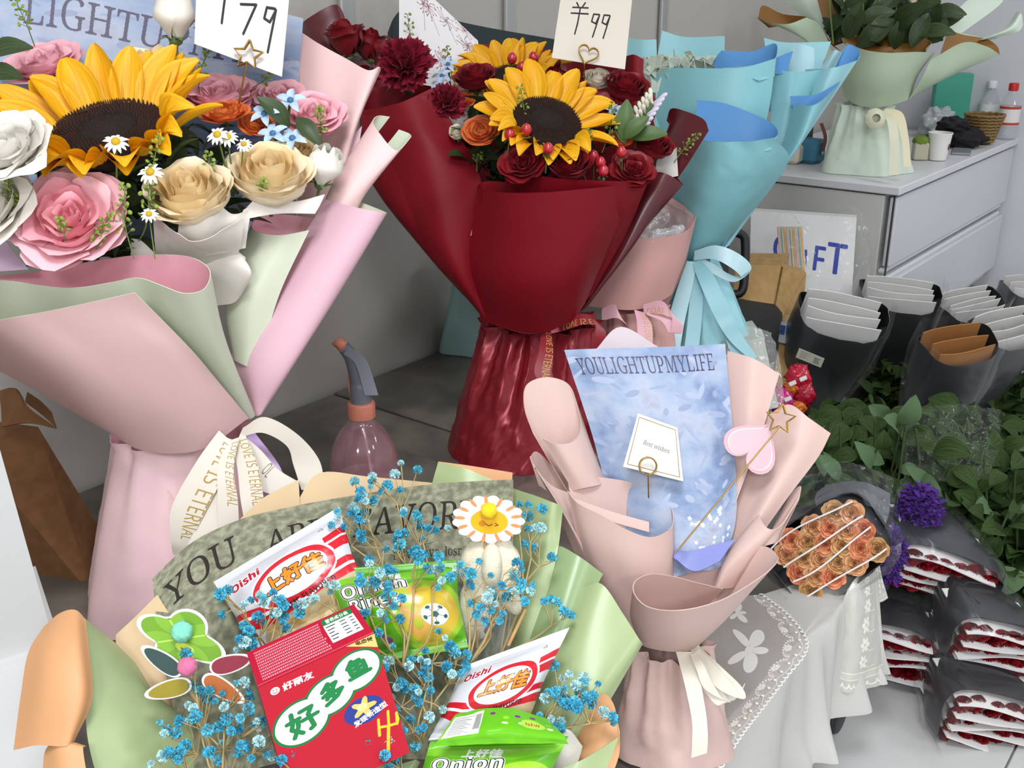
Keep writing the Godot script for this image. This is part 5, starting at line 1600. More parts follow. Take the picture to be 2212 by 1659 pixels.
func build_mint() -> void:
	var mint := pal("#b9cbaf", .5, {"spec": .35})
	var pale := pal("#d3e2d0", .5, {"spec": .35})
	var ochre := pal("#8a5f1d", .6)
	var t := thing("mint_bouquet_wrap", "pale mint paper bouquet wrap with ochre lining on the white drawers", "bouquet wrap", Vector3(3.238, .57, -1.153))
	skirt(t, "foot", on_y(1868, 368, .5715), at(1870, 232, 3.17), Vector2(.135, .105), Vector2(.075, .065), pale, pale, 11, .18, .003, .4, 5, .01)
	sheet(t, "front_sheet", [
		[1822, 208, 3.13, 1850, 226, 3.09, 1890, 232, 3.08, 1930, 226, 3.09, 1965, 214, 3.12],
		[1818, 160, 3.10, 1850, 172, 3.03, 1900, 178, 3.0, 1950, 174, 3.02, 1985, 160, 3.07],
		[1828, 92, 3.06, 1870, 108, 2.98, 1920, 114, 2.96, 1980, 112, 2.98, 2019, 114, 3.03]], mint, ochre, 30, 18)
	sheet(t, "front_lip", [
		[1835, 120, 3.10, 1900, 115, 3.10, 1985, 118, 3.10, 2000, 115, 3.06],
		[1822, 84, 3.11, 1880, 74, 3.12, 1960, 73, 3.12, 2010, 88, 3.10, 2000, 106, 3.05]], ochre, mint, 30, 8)
	sheet(t, "back_lip", [[1822, 95, 3.13, 1900, 90, 3.15, 2005, 100, 3.13], [1818, 82, 3.13, 1900, 72, 3.16, 1990, 74, 3.15, 2012, 94, 3.12]], pal("#b5d3a4", .5), mint, 24, 8)
	sheet(t, "side_sheet", [
		[1960, 218, 3.12, 1975, 205, 3.12, 1990, 195, 3.13],
		[1990, 170, 3.05, 2040, 165, 3.04, 2085, 150, 3.08],
		[2010, 130, 3.03, 2080, 92, 3.0, 2130, 100, 3.03, 2160, 118, 3.06]], mint, ochre, 26, 14)
	sheet(t, "paper_lip", [[2030, 120, 3.08, 2080, 105, 3.09, 2130, 105, 3.09, 2150, 115, 3.07], [2048, 65, 3.1, 2080, 75, 3.1, 2130, 84, 3.1, 2154, 100, 3.09, 2160, 118, 3.06]], ochre, mint, 24, 8)
	sheet(t, "paper_curl", [[2040, 110, 3.12, 2060, 105, 3.11, 2090, 100, 3.12], [2048, 66, 3.13, 2060, 68, 3.11, 2130, 82, 3.11, 2155, 82, 3.12]], pal("#b5cfa8", .5), ochre, 18, 8)
	sheet(t, "paper_curl", [
		[1815, 190, 3.17, 1812, 180, 3.15, 1818, 165, 3.13],
		[1760, 95, 3.19, 1745, 90, 3.15, 1775, 60, 3.14],
		[1635, 38, 3.2, 1660, 46, 3.13, 1700, 52, 3.12, 1742, 38, 3.14]], mint, ochre, 26, 16)
	sheet(t, "paper_lip", [[1660, 60, 3.2, 1700, 55, 3.21, 1735, 50, 3.2], [1637, 40, 3.2, 1648, 12, 3.22, 1690, 30, 3.21, 1742, 37, 3.16, 1715, 52, 3.13]], ochre, mint, 30, 8)
	sheet(t, "back_sheet", [[1815, 110, 3.2, 1800, 100, 3.18, 1790, 90, 3.18], [1680, -10, 3.22, 1730, -10, 3.18, 1760, -20, 3.18]], pale, ochre, 14, 14)
	sheet(t, "back_sheet", [[2010, 90, 3.2, 2050, 80, 3.2, 2080, 70, 3.2], [2060, 30, 3.22, 2120, 20, 3.22, 2160, 10, 3.22], [2090, 0, 3.24, 2120, -10, 3.24, 2170, -20, 3.24]], pale, mint, 14, 12)
	sheet(t, "paper_roll", [[2110, 90, 3.1, 2120, 86, 3.08, 2135, 84, 3.09], [2170, 60, 3.11, 2180, 62, 3.07, 2195, 70, 3.09], [2196, 25, 3.13, 2206, 30, 3.09, 2210, 55, 3.11]], pale, mint, 16, 12)
	sheet(t, "back_sheet", [[1800, 100, 3.25, 1830, 90, 3.26], [1740, -30, 3.28, 1800, -40, 3.28]], ochre, ochre, 8, 8)
	var sash := pal("#d9d8bd", .45)
	ribbon_px(t, "sash", [[1905, 240, 3.06, 18, 4, 0], [1925, 260, 3.03, 20, 2, 0], [1932, 310, 3.0, 20, 0, 0], [1930, 378, 2.99, 22, 0, 0]], sash, sash, 26)
	ribbon_px(t, "sash", [[1910, 238, 3.06, 10, -8, 0], [1940, 250, 3.04, 20, -10, 0], [1955, 300, 3.03, 16, 0, 0], [1960, 360, 3.03, 16, 0, 0]], pal("#e5dcb9", .35), sash, 26)
	var ro := part(t, "rosette", lathe_mb([Vector2(.012, .02), Vector2(.03, .012), Vector2(.028, 0), Vector2(.02, .01), Vector2(.008, .005), Vector2(0, .02)], 20, func(a, tt): return .05 * sin(a * 11.0)).mesh(), sash)
	ro.transform = Transform3D(face_y(dirv(0, .3, 1)), at(1888, 258, 3.04) - org)
	# dark leaves and lily buds standing in it
	var lf := pal("#ffffff", .5, {"tex": meshes_tex("leaf")})
	var L := thing("lily_stems", "pale lily buds on dark leafy stems in the mint bouquet", "flower", at(1900, 90, 3.15))
	for i in 70:
		var p := at(rnd(1790, 2010), rnd(30, 110), rnd(3.08, 3.25))
		var q := p + dirv(rnd(-1, 1), rnd(.0, 1.2), rnd(-.3, .8)) * .1
		var x := leaf_xf(p - org, q - p, dirv(rnd(-.3, .3), .5, .8), rnd(.08, .14))
		part(L, "leaf", leaf_mesh(), lf, x)
	for i in 7:
		var p := at(1800 + i * 33, 95, 3.12)
		wire(L, "stem", curve([p, at(1795 + i * 35, 40, 3.1), at(1785 + i * 38, -60, 3.08)], 5), .003, pal("#6d8440", .6))
	for a in [[1826, -20], [1968, -15], [1900, -40]]:
		part(L, "bud", lathe_mb([Vector2(.004, 0), Vector2(.012, .02), Vector2(.014, .05), Vector2(.008, .08), Vector2(0, .09)], 10).mesh(), pal("#e8d9b9", .5), Transform3D(face_y(dirv(.1, 1, .1)), at(a[0], a[1] + 30, 3.07) - org))

func build_mini() -> void:
	var out := pal("#cfb2a9", .45, {"spec": .4})
	var t := thing("rose_beige_bouquet_wrap", "small dusty rose beige bouquet wrap with cream bow on the lace cloth", "bouquet wrap", Vector3(.899, TABLE, -.47))
	skirt(t, "foot", on_y(1452, 1605, TABLE + .007), at(1447, 1398, 1.175), Vector2(.0665, .058), Vector2(.041, .037), out, out, 9, .2, .0022, .6, 5, .006)
	sheet(t, "front_sheet", [
		[1470, 1385, 1.18, 1450, 1385, 1.175, 1430, 1386, 1.17, 1410, 1387, 1.165, 1390, 1388, 1.155, 1386, 1392, 1.145, 1405, 1400, 1.135, 1450, 1407, 1.13, 1490, 1405, 1.135, 1504, 1398, 1.145, 1509, 1392, 1.155, 1511, 1386, 1.165, 1508, 1382, 1.175, 1500, 1380, 1.18, 1480, 1380, 1.185, 1450, 1380, 1.185, 1400, 1382, 1.18],
		[1516, 1322, 1.155, 1475, 1318, 1.145, 1440, 1315, 1.138, 1402, 1314, 1.13, 1372, 1322, 1.118, 1364, 1338, 1.104, 1400, 1362, 1.09, 1460, 1369, 1.08, 1522, 1358, 1.086, 1568, 1335, 1.108, 1590, 1312, 1.128, 1597, 1295, 1.147, 1583, 1281, 1.165, 1550, 1285, 1.175, 1515, 1302, 1.177, 1465, 1310, 1.177, 1385, 1298, 1.17],
		[1562, 1272, 1.135, 1504, 1258, 1.12, 1454, 1245, 1.11, 1405, 1240, 1.098, 1372, 1256, 1.082, 1371, 1284, 1.067, 1403, 1312, 1.052, 1470, 1318, 1.037, 1551, 1299, 1.045, 1620, 1262, 1.075, 1668, 1226, 1.10, 1680, 1204, 1.125, 1655, 1181, 1.15, 1605, 1189, 1.165, 1555, 1221, 1.167, 1480, 1234, 1.167, 1369, 1211, 1.16]], out, out, 110, 26)
	sheet(t, "paper_sheet", [
		[1340, 1385, 1.19, 1370, 1380, 1.195, 1400, 1375, 1.20, 1430, 1370, 1.20, 1450, 1365, 1.195, 1455, 1360, 1.185, 1440, 1370, 1.165, 1415, 1380, 1.16, 1390, 1380, 1.16, 1365, 1375, 1.165, 1345, 1370, 1.175],
		[1260, 1190, 1.19, 1330, 1190, 1.198, 1400, 1190, 1.197, 1446, 1200, 1.188, 1454, 1215, 1.173, 1450, 1235, 1.153, 1415, 1250, 1.138, 1370, 1240, 1.133, 1325, 1220, 1.137, 1285, 1205, 1.145, 1258, 1190, 1.158],
		[1223, 1026, 1.19, 1300, 1031, 1.197, 1380, 1047, 1.193, 1440, 1084, 1.183, 1454, 1112, 1.168, 1448, 1142, 1.148, 1408, 1160, 1.132, 1360, 1147, 1.127, 1300, 1114, 1.132, 1250, 1088, 1.142, 1226, 1060, 1.154]], out, out, 80, 24)
	sheet(t, "paper_flap", [[1262, 1110, 1.16, 1330, 1130, 1.157, 1402, 1150, 1.155], [1238, 1076, 1.165, 1320, 1105, 1.162, 1402, 1128, 1.16]], out, out, 12, 6)
	sheet(t, "paper_tube", [
		[1225, 1060, 1.20, 1228, 1048, 1.21, 1242, 1036, 1.222, 1270, 1030, 1.228, 1295, 1030, 1.228, 1304, 1036, 1.222, 1308, 1042, 1.208, 1292, 1048, 1.192, 1262, 1054, 1.186, 1238, 1060, 1.19],
		[1152, 936, 1.197, 1133, 880, 1.212, 1137, 832, 1.228, 1180, 815, 1.24, 1228, 830, 1.24, 1247, 880, 1.23, 1255, 925, 1.208, 1238, 953, 1.188, 1205, 959, 1.177, 1170, 946, 1.183]], out, out, 70, 20)
	sheet(t, "side_sheet", [
		[1300, 1330, 1.19, 1330, 1340, 1.185, 1350, 1350, 1.19, 1360, 1355, 1.20],
		[1208, 1115, 1.165, 1235, 1140, 1.15, 1260, 1180, 1.165, 1275, 1200, 1.19],
		[1145, 986, 1.175, 1156, 1010, 1.155, 1190, 1048, 1.165, 1232, 1066, 1.19]], out, out, 24, 22)
	sheet(t, "sheet_fold", [[1225, 1080, 1.21, 1200, 1070, 1.22, 1180, 1060, 1.21, 1165, 1050, 1.19], [1232, 1062, 1.2, 1195, 1010, 1.215, 1160, 976, 1.2, 1145, 988, 1.178]], out, out, 20, 8)
	# painted paper standing in the middle
	var pp := painted_paper("YOULIGHTUPMYLIFE", 92, 124, .70, 40)
	sheet(t, "painted_paper", [
		[1400, 1270, 1.185, 1450, 1250, 1.165, 1500, 1236, 1.155, 1535, 1232, 1.155, 1560, 1222, 1.165],
		[1330, 1120, 1.205, 1400, 1120, 1.185, 1470, 1120, 1.175, 1540, 1115, 1.175, 1590, 1105, 1.185],
		[1280, 940, 1.215, 1360, 940, 1.20, 1440, 940, 1.195, 1520, 935, 1.195, 1582, 930, 1.20],
		[1219, 756, 1.23, 1300, 753, 1.22, 1390, 751, 1.215, 1480, 748, 1.215, 1566, 743, 1.22]], pp, pal("#c9d2e4", .5), 30, 40, .0008, .001, 3.0)
	sheet(t, "painted_paper_hem", [[1455, 1205, 1.15, 1500, 1234, 1.142, 1555, 1212, 1.15], [1458, 1190, 1.158, 1500, 1188, 1.15, 1588, 1165, 1.165]], pal("#7f88c4", .5), pal("#7f88c4", .5), 14, 8)
	# sheets behind and to the right
	sheet(t, "back_sheet", [[1290, 900, 1.24, 1340, 900, 1.245, 1480, 900, 1.25], [1285, 757, 1.245, 1340, 706, 1.255, 1420, 748, 1.255]], pal("#c9bcc0", .5), out, 14, 10)
	sheet(t, "back_sheet", [
		[1540, 1200, 1.19, 1570, 1150, 1.185, 1590, 1080, 1.185],
		[1560, 980, 1.215, 1610, 960, 1.20, 1640, 950, 1.205],
		[1572, 758, 1.24, 1630, 776, 1.222, 1683, 808, 1.222]], out, out, 18, 18)
	sheet(t, "side_sheet", [
		[1500, 1290, 1.19, 1520, 1285, 1.185, 1540, 1280, 1.18, 1560, 1275, 1.18],
		[1575, 1120, 1.20, 1620, 1100, 1.185, 1650, 1100, 1.17, 1690, 1090, 1.18],
		[1640, 960, 1.215, 1680, 950, 1.20, 1720, 975, 1.18, 1765, 990, 1.19],
		[1655, 900, 1.22, 1704, 874, 1.205, 1750, 905, 1.19, 1794, 936, 1.195]], out, out, 28, 24)
	sheet(t, "inner_sheet", [[1560, 1200, 1.20, 1590, 1150, 1.20], [1600, 1050, 1.215, 1640, 1010, 1.205], [1640, 930, 1.225, 1705, 876, 1.212]], out, out, 10, 16)
	sheet(t, "paper_curl", [
		[1560, 1270, 1.17, 1545, 1262, 1.165, 1550, 1270, 1.155, 1580, 1270, 1.16, 1590, 1262, 1.17],
		[1600, 1190, 1.18, 1570, 1200, 1.17, 1575, 1215, 1.155, 1610, 1215, 1.155, 1635, 1200, 1.165],
		[1688, 1092, 1.20, 1650, 1095, 1.19, 1640, 1112, 1.17, 1660, 1142, 1.155, 1690, 1132, 1.16, 1728, 1070, 1.18]], out, out, 50, 18)
	sheet(t, "curl_fold", [[1650, 1180, 1.19, 1680, 1170, 1.185, 1690, 1150, 1.18], [1690, 1100, 1.20, 1710, 1065, 1.195, 1730, 1050, 1.19, 1726, 1080, 1.185]], out, out, 14, 10)
	# cream bow
	var rb := ribbon_print("LOVE IS ETERNAL", "#d8d2c2", "#b08f3f", 92)
	var rp := pal("#d8d2c2", .45)
	var b := thing("cream_bow", "cream ribbon bow with gilt letters on the rose beige bouquet", "ribbon", at(1490, 1405, 1.125))
	ribbon_px(b, "loop", [[1503, 1402, 1.13, 14, -12, 0], [1550, 1455, 1.105, 26, -20, 0], [1592, 1490, 1.10, 22, -10, 0], [1598, 1500, 1.095, 16, 20, 0], [1555, 1470, 1.095, -14, 30, 0], [1505, 1410, 1.12, -12, 18, 0]], rp, rp, 44)
	ribbon_px(b, "loop", [[1500, 1398, 1.135, 18, -10, 0], [1540, 1452, 1.118, 22, -26, 0], [1585, 1500, 1.112, 20, -26, 0], [1606, 1486, 1.118, 8, -20, 0]], rb, rp, 34)
	ribbon_px(b, "loop", [[1500, 1410, 1.12, 16, -12, 0], [1520, 1460, 1.105, 22, -22, 0], [1555, 1510, 1.10, 20, -22, 0], [1568, 1515, 1.10, 16, 4, 0], [1530, 1480, 1.095, -14, 18, 0], [1512, 1440, 1.10, -16, 10, 0], [1498, 1412, 1.115, -14, 4, 0]], rp, rp, 44)
	ribbon_px(b, "tail", [[1482, 1408, 1.125, 44, 0, 0], [1495, 1470, 1.10, 36, -2, 0], [1510, 1550, 1.09, 32, -4, 0], [1512, 1600, 1.085, 34, -6, 0], [1510, 1632, 1.085, 34, -10, 0]], rp, rp, 34)
	# message card in its ring clip
	var c := Canvas.new(512, 480, Color("#dcd7cf"))
	for o in [[26, Color("#8b7444")], [33, Color("#dcd7cf")]]:
		c.poly(PackedVector2Array([Vector2(o[0], o[0]), Vector2(512 - o[0], o[0]), Vector2(512 - o[0], 480 - o[0]), Vector2(o[0], 480 - o[0])]), o[1])
	c.text("Best wishes", serif, Vector2(120, 262), 58, Color("#3d3a3a"), .06, .85, .25)
	card("white message card reading Best wishes with a gold border line", [at(1346, 1008, 1.165), at(1378, 893, 1.185), at(1463, 924, 1.185), at(1476, 1040, 1.165)], c.tex())
	var ring := []
	for i in 21: ring.append(Vector2(cos(TAU * i / 20 - PI / 2), sin(TAU * i / 20 - PI / 2)) * .0095)
	wire_clip("gold wire ring clip holding the Best wishes card", at(1400, 1007, 1.155), Basis(rightv, upv, -fwd), ring, 0, at(1401, 1075, 1.17), .0008)
	# pink heart card and star clip on a long wire
	var hp := []
	for i in 40:
		var a := TAU * i / 40
		hp.append(Vector2(16 * pow(sin(a), 3), 13 * cos(a) - 5 * cos(2 * a) - 2 * cos(3 * a) - cos(4 * a)) * .0019)
	var hin := []
	for q in hp: hin.append(q * .87)
	var hc := at(1628, 962, 1.165)
	var hb := Basis(rightv, upv, -fwd) * Basis(Vector3.BACK, 2.45) * Basis.from_scale(Vector3(1.05, 1.05, 1))
	var h := thing("heart_card", "pink heart shaped card with white outline beside the painted paper", "card", hc)
	part(h, "board", plate_mb(hp, .0012).mesh(), pal("#d6aab3", .55), Transform3D(hb, Vector3.ZERO))
	part(h, "outline", plate_mb(hin, .0004).mesh(), pal("#e2d8d8", .55), Transform3D(hb, hb * Vector3(0, 0, .0008)))
	var hi2 := []
	for q in hp: hi2.append(q * .82)
	part(h, "face", plate_mb(hi2, .0004).mesh(), pal("#d9b7bf", .55), Transform3D(hb, hb * Vector3(0, 0, .0012)))
	wire_clip("gold wire star clip on a long stem holding the heart card", at(1687, 905, 1.15), Basis(rightv, upv, -fwd) * Basis(Vector3.BACK, -.15), star_points(.0165), 5, at(1458, 1196, 1.13), .0009)

# pillow bag: corners lower left, upper left, upper right, lower right; crimped seals at both ends
func pillow(called: String, label: String, c: Array, bulge: float, tex: Texture2D, back: Material, squash := 1.0) -> Node3D:
	var o: Vector3 = (c[0] + c[1] + c[2] + c[3]) * .25
	var t := thing(called, label, "snack bag", o, "snacks in the gift bouquet")
	var nrm: Vector3 = (c[3] - c[0]).cross(c[1] - c[0]).normalized()
	var m := StandardMaterial3D.new()
	m.albedo_texture = tex
	m.roughness = .26
	m.metallic_specular = .55
	for s in 2:
		var g := []
		var nv := 34
		var nu := 30
		for j in nv + 1:
			var v := float(j) / nv
			var row := []
			for i in nu + 1:
				var u := float(i) / nu
				var p: Vector3 = c[0].lerp(c[3], u).lerp(c[1].lerp(c[2], u), v)
				var vv := clampf((v - .09) / .82, 0, 1)
				var b := pow(sin(PI * vv), .65) * pow(sin(PI * clampf(u, 0, 1)), .55)
				var wr := noise.get_noise_3dv(p * 1500.0) * .003 * (1.0 - b * .6) * pow(sin(PI * vv), .2) * (1.0 if vv > 0 and vv < 1 else 0.0)
				var pin := Vector3.ZERO
				pin = (o - p).slide(nrm) * .05 * (1.0 - absf(2.0 * v - 1.0)) * pow(absf(2.0 * u - 1.0), 3.0)
				var cr_ := .0007 * (1 if j % 2 == 0 else -1) if (v < .09 or v > .91) else 0.0
				row.append(p + pin + nrm * ((b * bulge * squash + .0006) * (1 if s == 0 else -1) + wr + cr_))
			g.append(row)
		for r in g:
			for i in r.size(): r[i] -= org
		var mb := MB.new()
		mb.grid(g, s == 1)
		part(t, "front_panel" if s == 0 else "back_panel", mb.mesh(), m if s == 0 else back)
	return t

func print_shrimp() -> Texture2D:
	var c := Canvas.new(768, 640, Color("#d6d8dc"))
	var red := Color("#cf1b2b")
	# red swoosh bands
	c.poly(PackedVector2Array([Vector2(0, 330), Vector2(200, 400), Vector2(400, 430), Vector2(768, 330), Vector2(768, 470), Vector2(420, 560), Vector2(180, 540), Vector2(0, 450)]), red)
	c.poly(PackedVector2Array([Vector2(0, 372), Vector2(180, 440), Vector2(400, 470), Vector2(768, 372), Vector2(768, 392), Vector2(400, 492), Vector2(180, 462), Vector2(0, 396)]), Color("#f2f2f4"))
	c.poly(PackedVector2Array([Vector2(640, 170), Vector2(768, 120), Vector2(768, 250), Vector2(660, 290)]), red)
	c.poly(PackedVector2Array([Vector2(640, 215), Vector2(768, 170), Vector2(768, 185), Vector2(645, 232)]), Color("#f2f2f4"))
	# window onto the chips
	c.poly(PackedVector2Array([Vector2(60, 640), Vector2(140, 540), Vector2(420, 500), Vector2(768, 450), Vector2(768, 640)]), Color("#c9b48d"))
	var r2 := RandomNumberGenerator.new()
	r2.seed = 8
	for i in 60:
		c.oval(Vector2(r2.randf_range(160, 768), r2.randf_range(530, 640)), r2.randf_range(20, 46), r2.randf_range(9, 18), Color("#e6cf9f").lerp(Color("#c79b5c"), r2.randf()), r2.randf_range(-1, 1), 16)
	c.oval(Vector2(430, 320), 262, 170, Color("#f5f5f6"), -.08, 60)
	c.oval(Vector2(430, 320), 250, 158, red, -.08, 90, .03)
	c.oval(Vector2(430, 320), 208, 122, Color("#f7f7f7"), -.08, 60)
	for pass_ in [[30, Color("#3a1712")], [19, Color("#f08a24")]]:
		han(c, "上好佳", Vector2(255, 262), 112, pass_[0], pass_[1], -.06, 1.06)
	c.text("Oishi", sans_bold, Vector2(70, 210), 84, Color("#ffffff"), -.05, .95, 0, 6)
	c.text("Oishi", sans_bold, Vector2(70, 210), 84, Color("#b81636"), -.05, .95, 0, 2)
	c.text("SHRIMP FLAVORED", sans_bold, Vector2(250, 520), 44, Color("#2b2320"), -.12, 1.0)
	c.im.fill_rect(Rect2i(0, 0, 768, 60), Color("#d9dbe0"))
	for k in 7: c.im.fill_rect(Rect2i(0, 4 + k * 8, 768, 3), Color("#c3c6cc"))
	c.line([Vector2(640, 78), Vector2(655, 100), Vector2(625, 100), Vector2(640, 78)], 3, Color("#333"))
	return c.tex()

func print_onion() -> Texture2D:
	var c := Canvas.new(768, 768, Color("#5fae1e"))
	c.poly(PackedVector2Array([Vector2(0, 60), Vector2(768, 60), Vector2(768, 130), Vector2(500, 190), Vector2(0, 150)]), Color("#7cc62c"))
	c.oval(Vector2(560, 470), 230, 270, Color("#9ec832"), .3)
	c.oval(Vector2(570, 480), 180, 220, Color("#d8b93a"), .3)
	for k in 3: c.oval(Vector2(430 + k * 30, 300 + k * 130), 90 - k * 6, 62, Color("#e9a95c"), .5 + k * .6)
	for k in 3: c.oval(Vector2(430 + k * 30, 300 + k * 130), 55 - k * 6, 32, Color("#b8bf35"), .5 + k * .6)
	# football
	c.oval(Vector2(600, 500), 84, 84, Color("#f4f6f4"))
	c.oval(Vector2(600, 500), 26, 26, Color("#1f5a52"), 0, 5)
	for k in 5:
		var d := Vector2(cos(k * TAU / 5 + .3), sin(k * TAU / 5 + .3))
		c.oval(Vector2(600, 500) + d * 66, 18, 13, Color("#1f5a52"), d.angle() + PI / 2, 6)
		c.line([Vector2(600, 500) + d * 24, Vector2(600, 500) + d * 54], 4, Color("#1f5a52"))
	# word mark
	for pass_ in [[11.0, Color("#f2f4ea")], [7.0, Color("#141a10")]]:
		c.text("Onion", sans_bold, Vector2(60, 330), 150, pass_[1], -.08, .95, 0, pass_[0])
		c.text("Rings", sans_bold, Vector2(90, 440), 130, pass_[1], -.08, .95, 0, pass_[0])
	c.text("Onion", sans_bold, Vector2(60, 330), 150, Color("#f4f6ee"), -.08, .95)
	c.text("Rings", sans_bold, Vector2(90, 440), 130, Color("#f4f6ee"), -.08, .95)
	han(c, "上好佳", Vector2(210, 96), 70, 13, Color("#ffffff"))
	c.im.fill_rect(Rect2i(0, 0, 768, 70), Color("#4e9a18"))
	for k in 8: c.im.fill_rect(Rect2i(0, 3 + k * 8, 768, 3), Color("#63b524"))
	c.oval(Vector2(280, 640), 26, 18, Color("#7a2f86"))
	c.oval(Vector2(250, 610), 16, 12, Color("#8e3c96"))
	return c.tex()

func print_onion_back() -> Texture2D:
	var c := Canvas.new(768, 512, Color("#66b81f"))
	c.poly(PackedVector2Array([Vector2(20, 40), Vector2(260, 30), Vector2(250, 300), Vector2(10, 320)]), Color("#eef0ea"))
	for k in 12: c.im.fill_rect(Rect2i(34, 60 + k * 20, 150 - (k * 37) % 60, 6), Color("#55584f"))
	for k in 16: c.im.fill_rect(Rect2i(200 + k * 3, 60, 1 + k % 2, 180), Color("#222"))
	for k in 9: c.oval(Vector2(330 + (k * 97) % 400, 70 + (k * 53) % 150), 22, 16, [Color("#7a2f86"), Color("#8bd02f"), Color("#e8d5b8")][k % 3])
	c.oval(Vector2(600, 170), 80, 60, Color("#a9dc4a"))
	c.text("NEW", sans_bold, Vector2(550, 190), 44, Color("#c22b2b"))
	for k in 10: c.im.fill_rect(Rect2i(0, 400 + k * 11, 768, 4), Color("#7fd033"))
	return c.tex()

func print_box_front() -> Texture2D:
	var c := Canvas.new(768, 1024, Color("#ab0a24"))
	var w := Color("#dedcd8")
	# brand line: small face and three characters
	c.oval(Vector2(90, 100), 30, 30, w)
	c.line([Vector2(72, 108), Vector2(90, 118), Vector2(108, 108)], 5, Color("#ab0a24"))
	c.oval(Vector2(80, 92), 4, 5, Color("#ab0a24"))
	c.oval(Vector2(100, 92), 4, 5, Color("#ab0a24"))
	han(c, "好丽友", Vector2(140, 72), 62, 10, w)
	# white plate with green outline and three big characters
	var ov := [[Vector2(190, 430), 165, 150], [Vector2(400, 330), 150, 130], [Vector2(595, 235), 150, 135]]
	for g in [[26, Color("#0f6b33")], [8, w]]:
		for q in ov: c.oval(q[0], q[1] + g[0], q[2] + g[0], g[1], -.4, 50)
	for q in [["好", Vector2(85, 340), 205], ["多", Vector2(318, 240), 165], ["鱼", Vector2(520, 150), 150]]:
		c.glyph(HAN[q[0]], q[1], q[2], 31, Color("#0d5a2b"), -.12)
		c.glyph(HAN[q[0]], q[1], q[2], 25, Color("#12753a"), -.12)
	# gold corner
	c.poly(PackedVector2Array([Vector2(768, 0), Vector2(768, 130), Vector2(560, 0)]), Color("#d9b868"))
	han(c, "电商装", Vector2(640, 8), 36, 6, Color("#3a2a10"), .15)
	# blue medallion with a star shaped biscuit
	c.oval(Vector2(570, 560), 130, 105, Color("#27357f"), -.2, 30, .1)
	var st := PackedVector2Array()
	for i in 30:
		var a := TAU * i / 30
		st.append(Vector2(575, 540) + Vector2(cos(a), sin(a)) * (62 + 26 * cos(a * 5.0)))
	c.poly(st, Color("#e6b55e"))
	c.oval(Vector2(565, 530), 34, 28, Color("#f3d08a"))
	han(c, "发现新造型", Vector2(480, 620), 46, 7, w, -.25, 1.05)
	# golden trident
	var gd := Color("#eab52c")
	c.line([Vector2(640, 960), Vector2(690, 760)], 22, gd)
	c.line([Vector2(620, 800), Vector2(630, 740), Vector2(690, 760), Vector2(745, 770), Vector2(768, 720)], 20, gd)
	for q in [[620, 800, 640, 680], [690, 770, 712, 650], [745, 775, 760, 690]]:
		c.line([Vector2(q[0], q[1]), Vector2(q[2], q[3])], 18, gd)
	return c.tex()

func print_box_top() -> Texture2D:
	var c := Canvas.new(768, 256, Color("#b81434"))
	var w := Color("#f2c9cf")
	var r2 := RandomNumberGenerator.new()
	r2.seed = 2
	for y in 11:
		var x := 40
		while x < 490:
			var l := r2.randi_range(6, 13)
			c.im.fill_rect(Rect2i(x, 26 + y * 20, l, 3), w)
			c.im.fill_rect(Rect2i(x + 1, 32 + y * 20, l - 2, 3), w)
			c.im.fill_rect(Rect2i(x + l / 2, 25 + y * 20, 2, 12), w)
			x += l + 3
	c.im.fill_rect(Rect2i(520, 14, 210, 190), Color("#eef0ee"))
	c.im.fill_rect(Rect2i(520, 14, 210, 46), Color("#1f7a3a"))
	han(c, "营养成分表", Vector2(545, 22), 30, 4, Color("#ffffff"))
	for y in 5:
		c.im.fill_rect(Rect2i(532, 76 + y * 25, 62 - (y * 13) % 30, 7), Color("#333"))
		c.im.fill_rect(Rect2i(625, 76 + y * 25, 40, 7), Color("#444"))
		c.im.fill_rect(Rect2i(690, 76 + y * 25, 26, 7), Color("#444"))
	return c.tex()

func tex_mat(t: Texture2D, rough := .4) -> StandardMaterial3D:
	var m := StandardMaterial3D.new()
	m.albedo_texture = t
	m.texture_repeat = false
	m.roughness = rough
	m.metallic_specular = .3
	return m

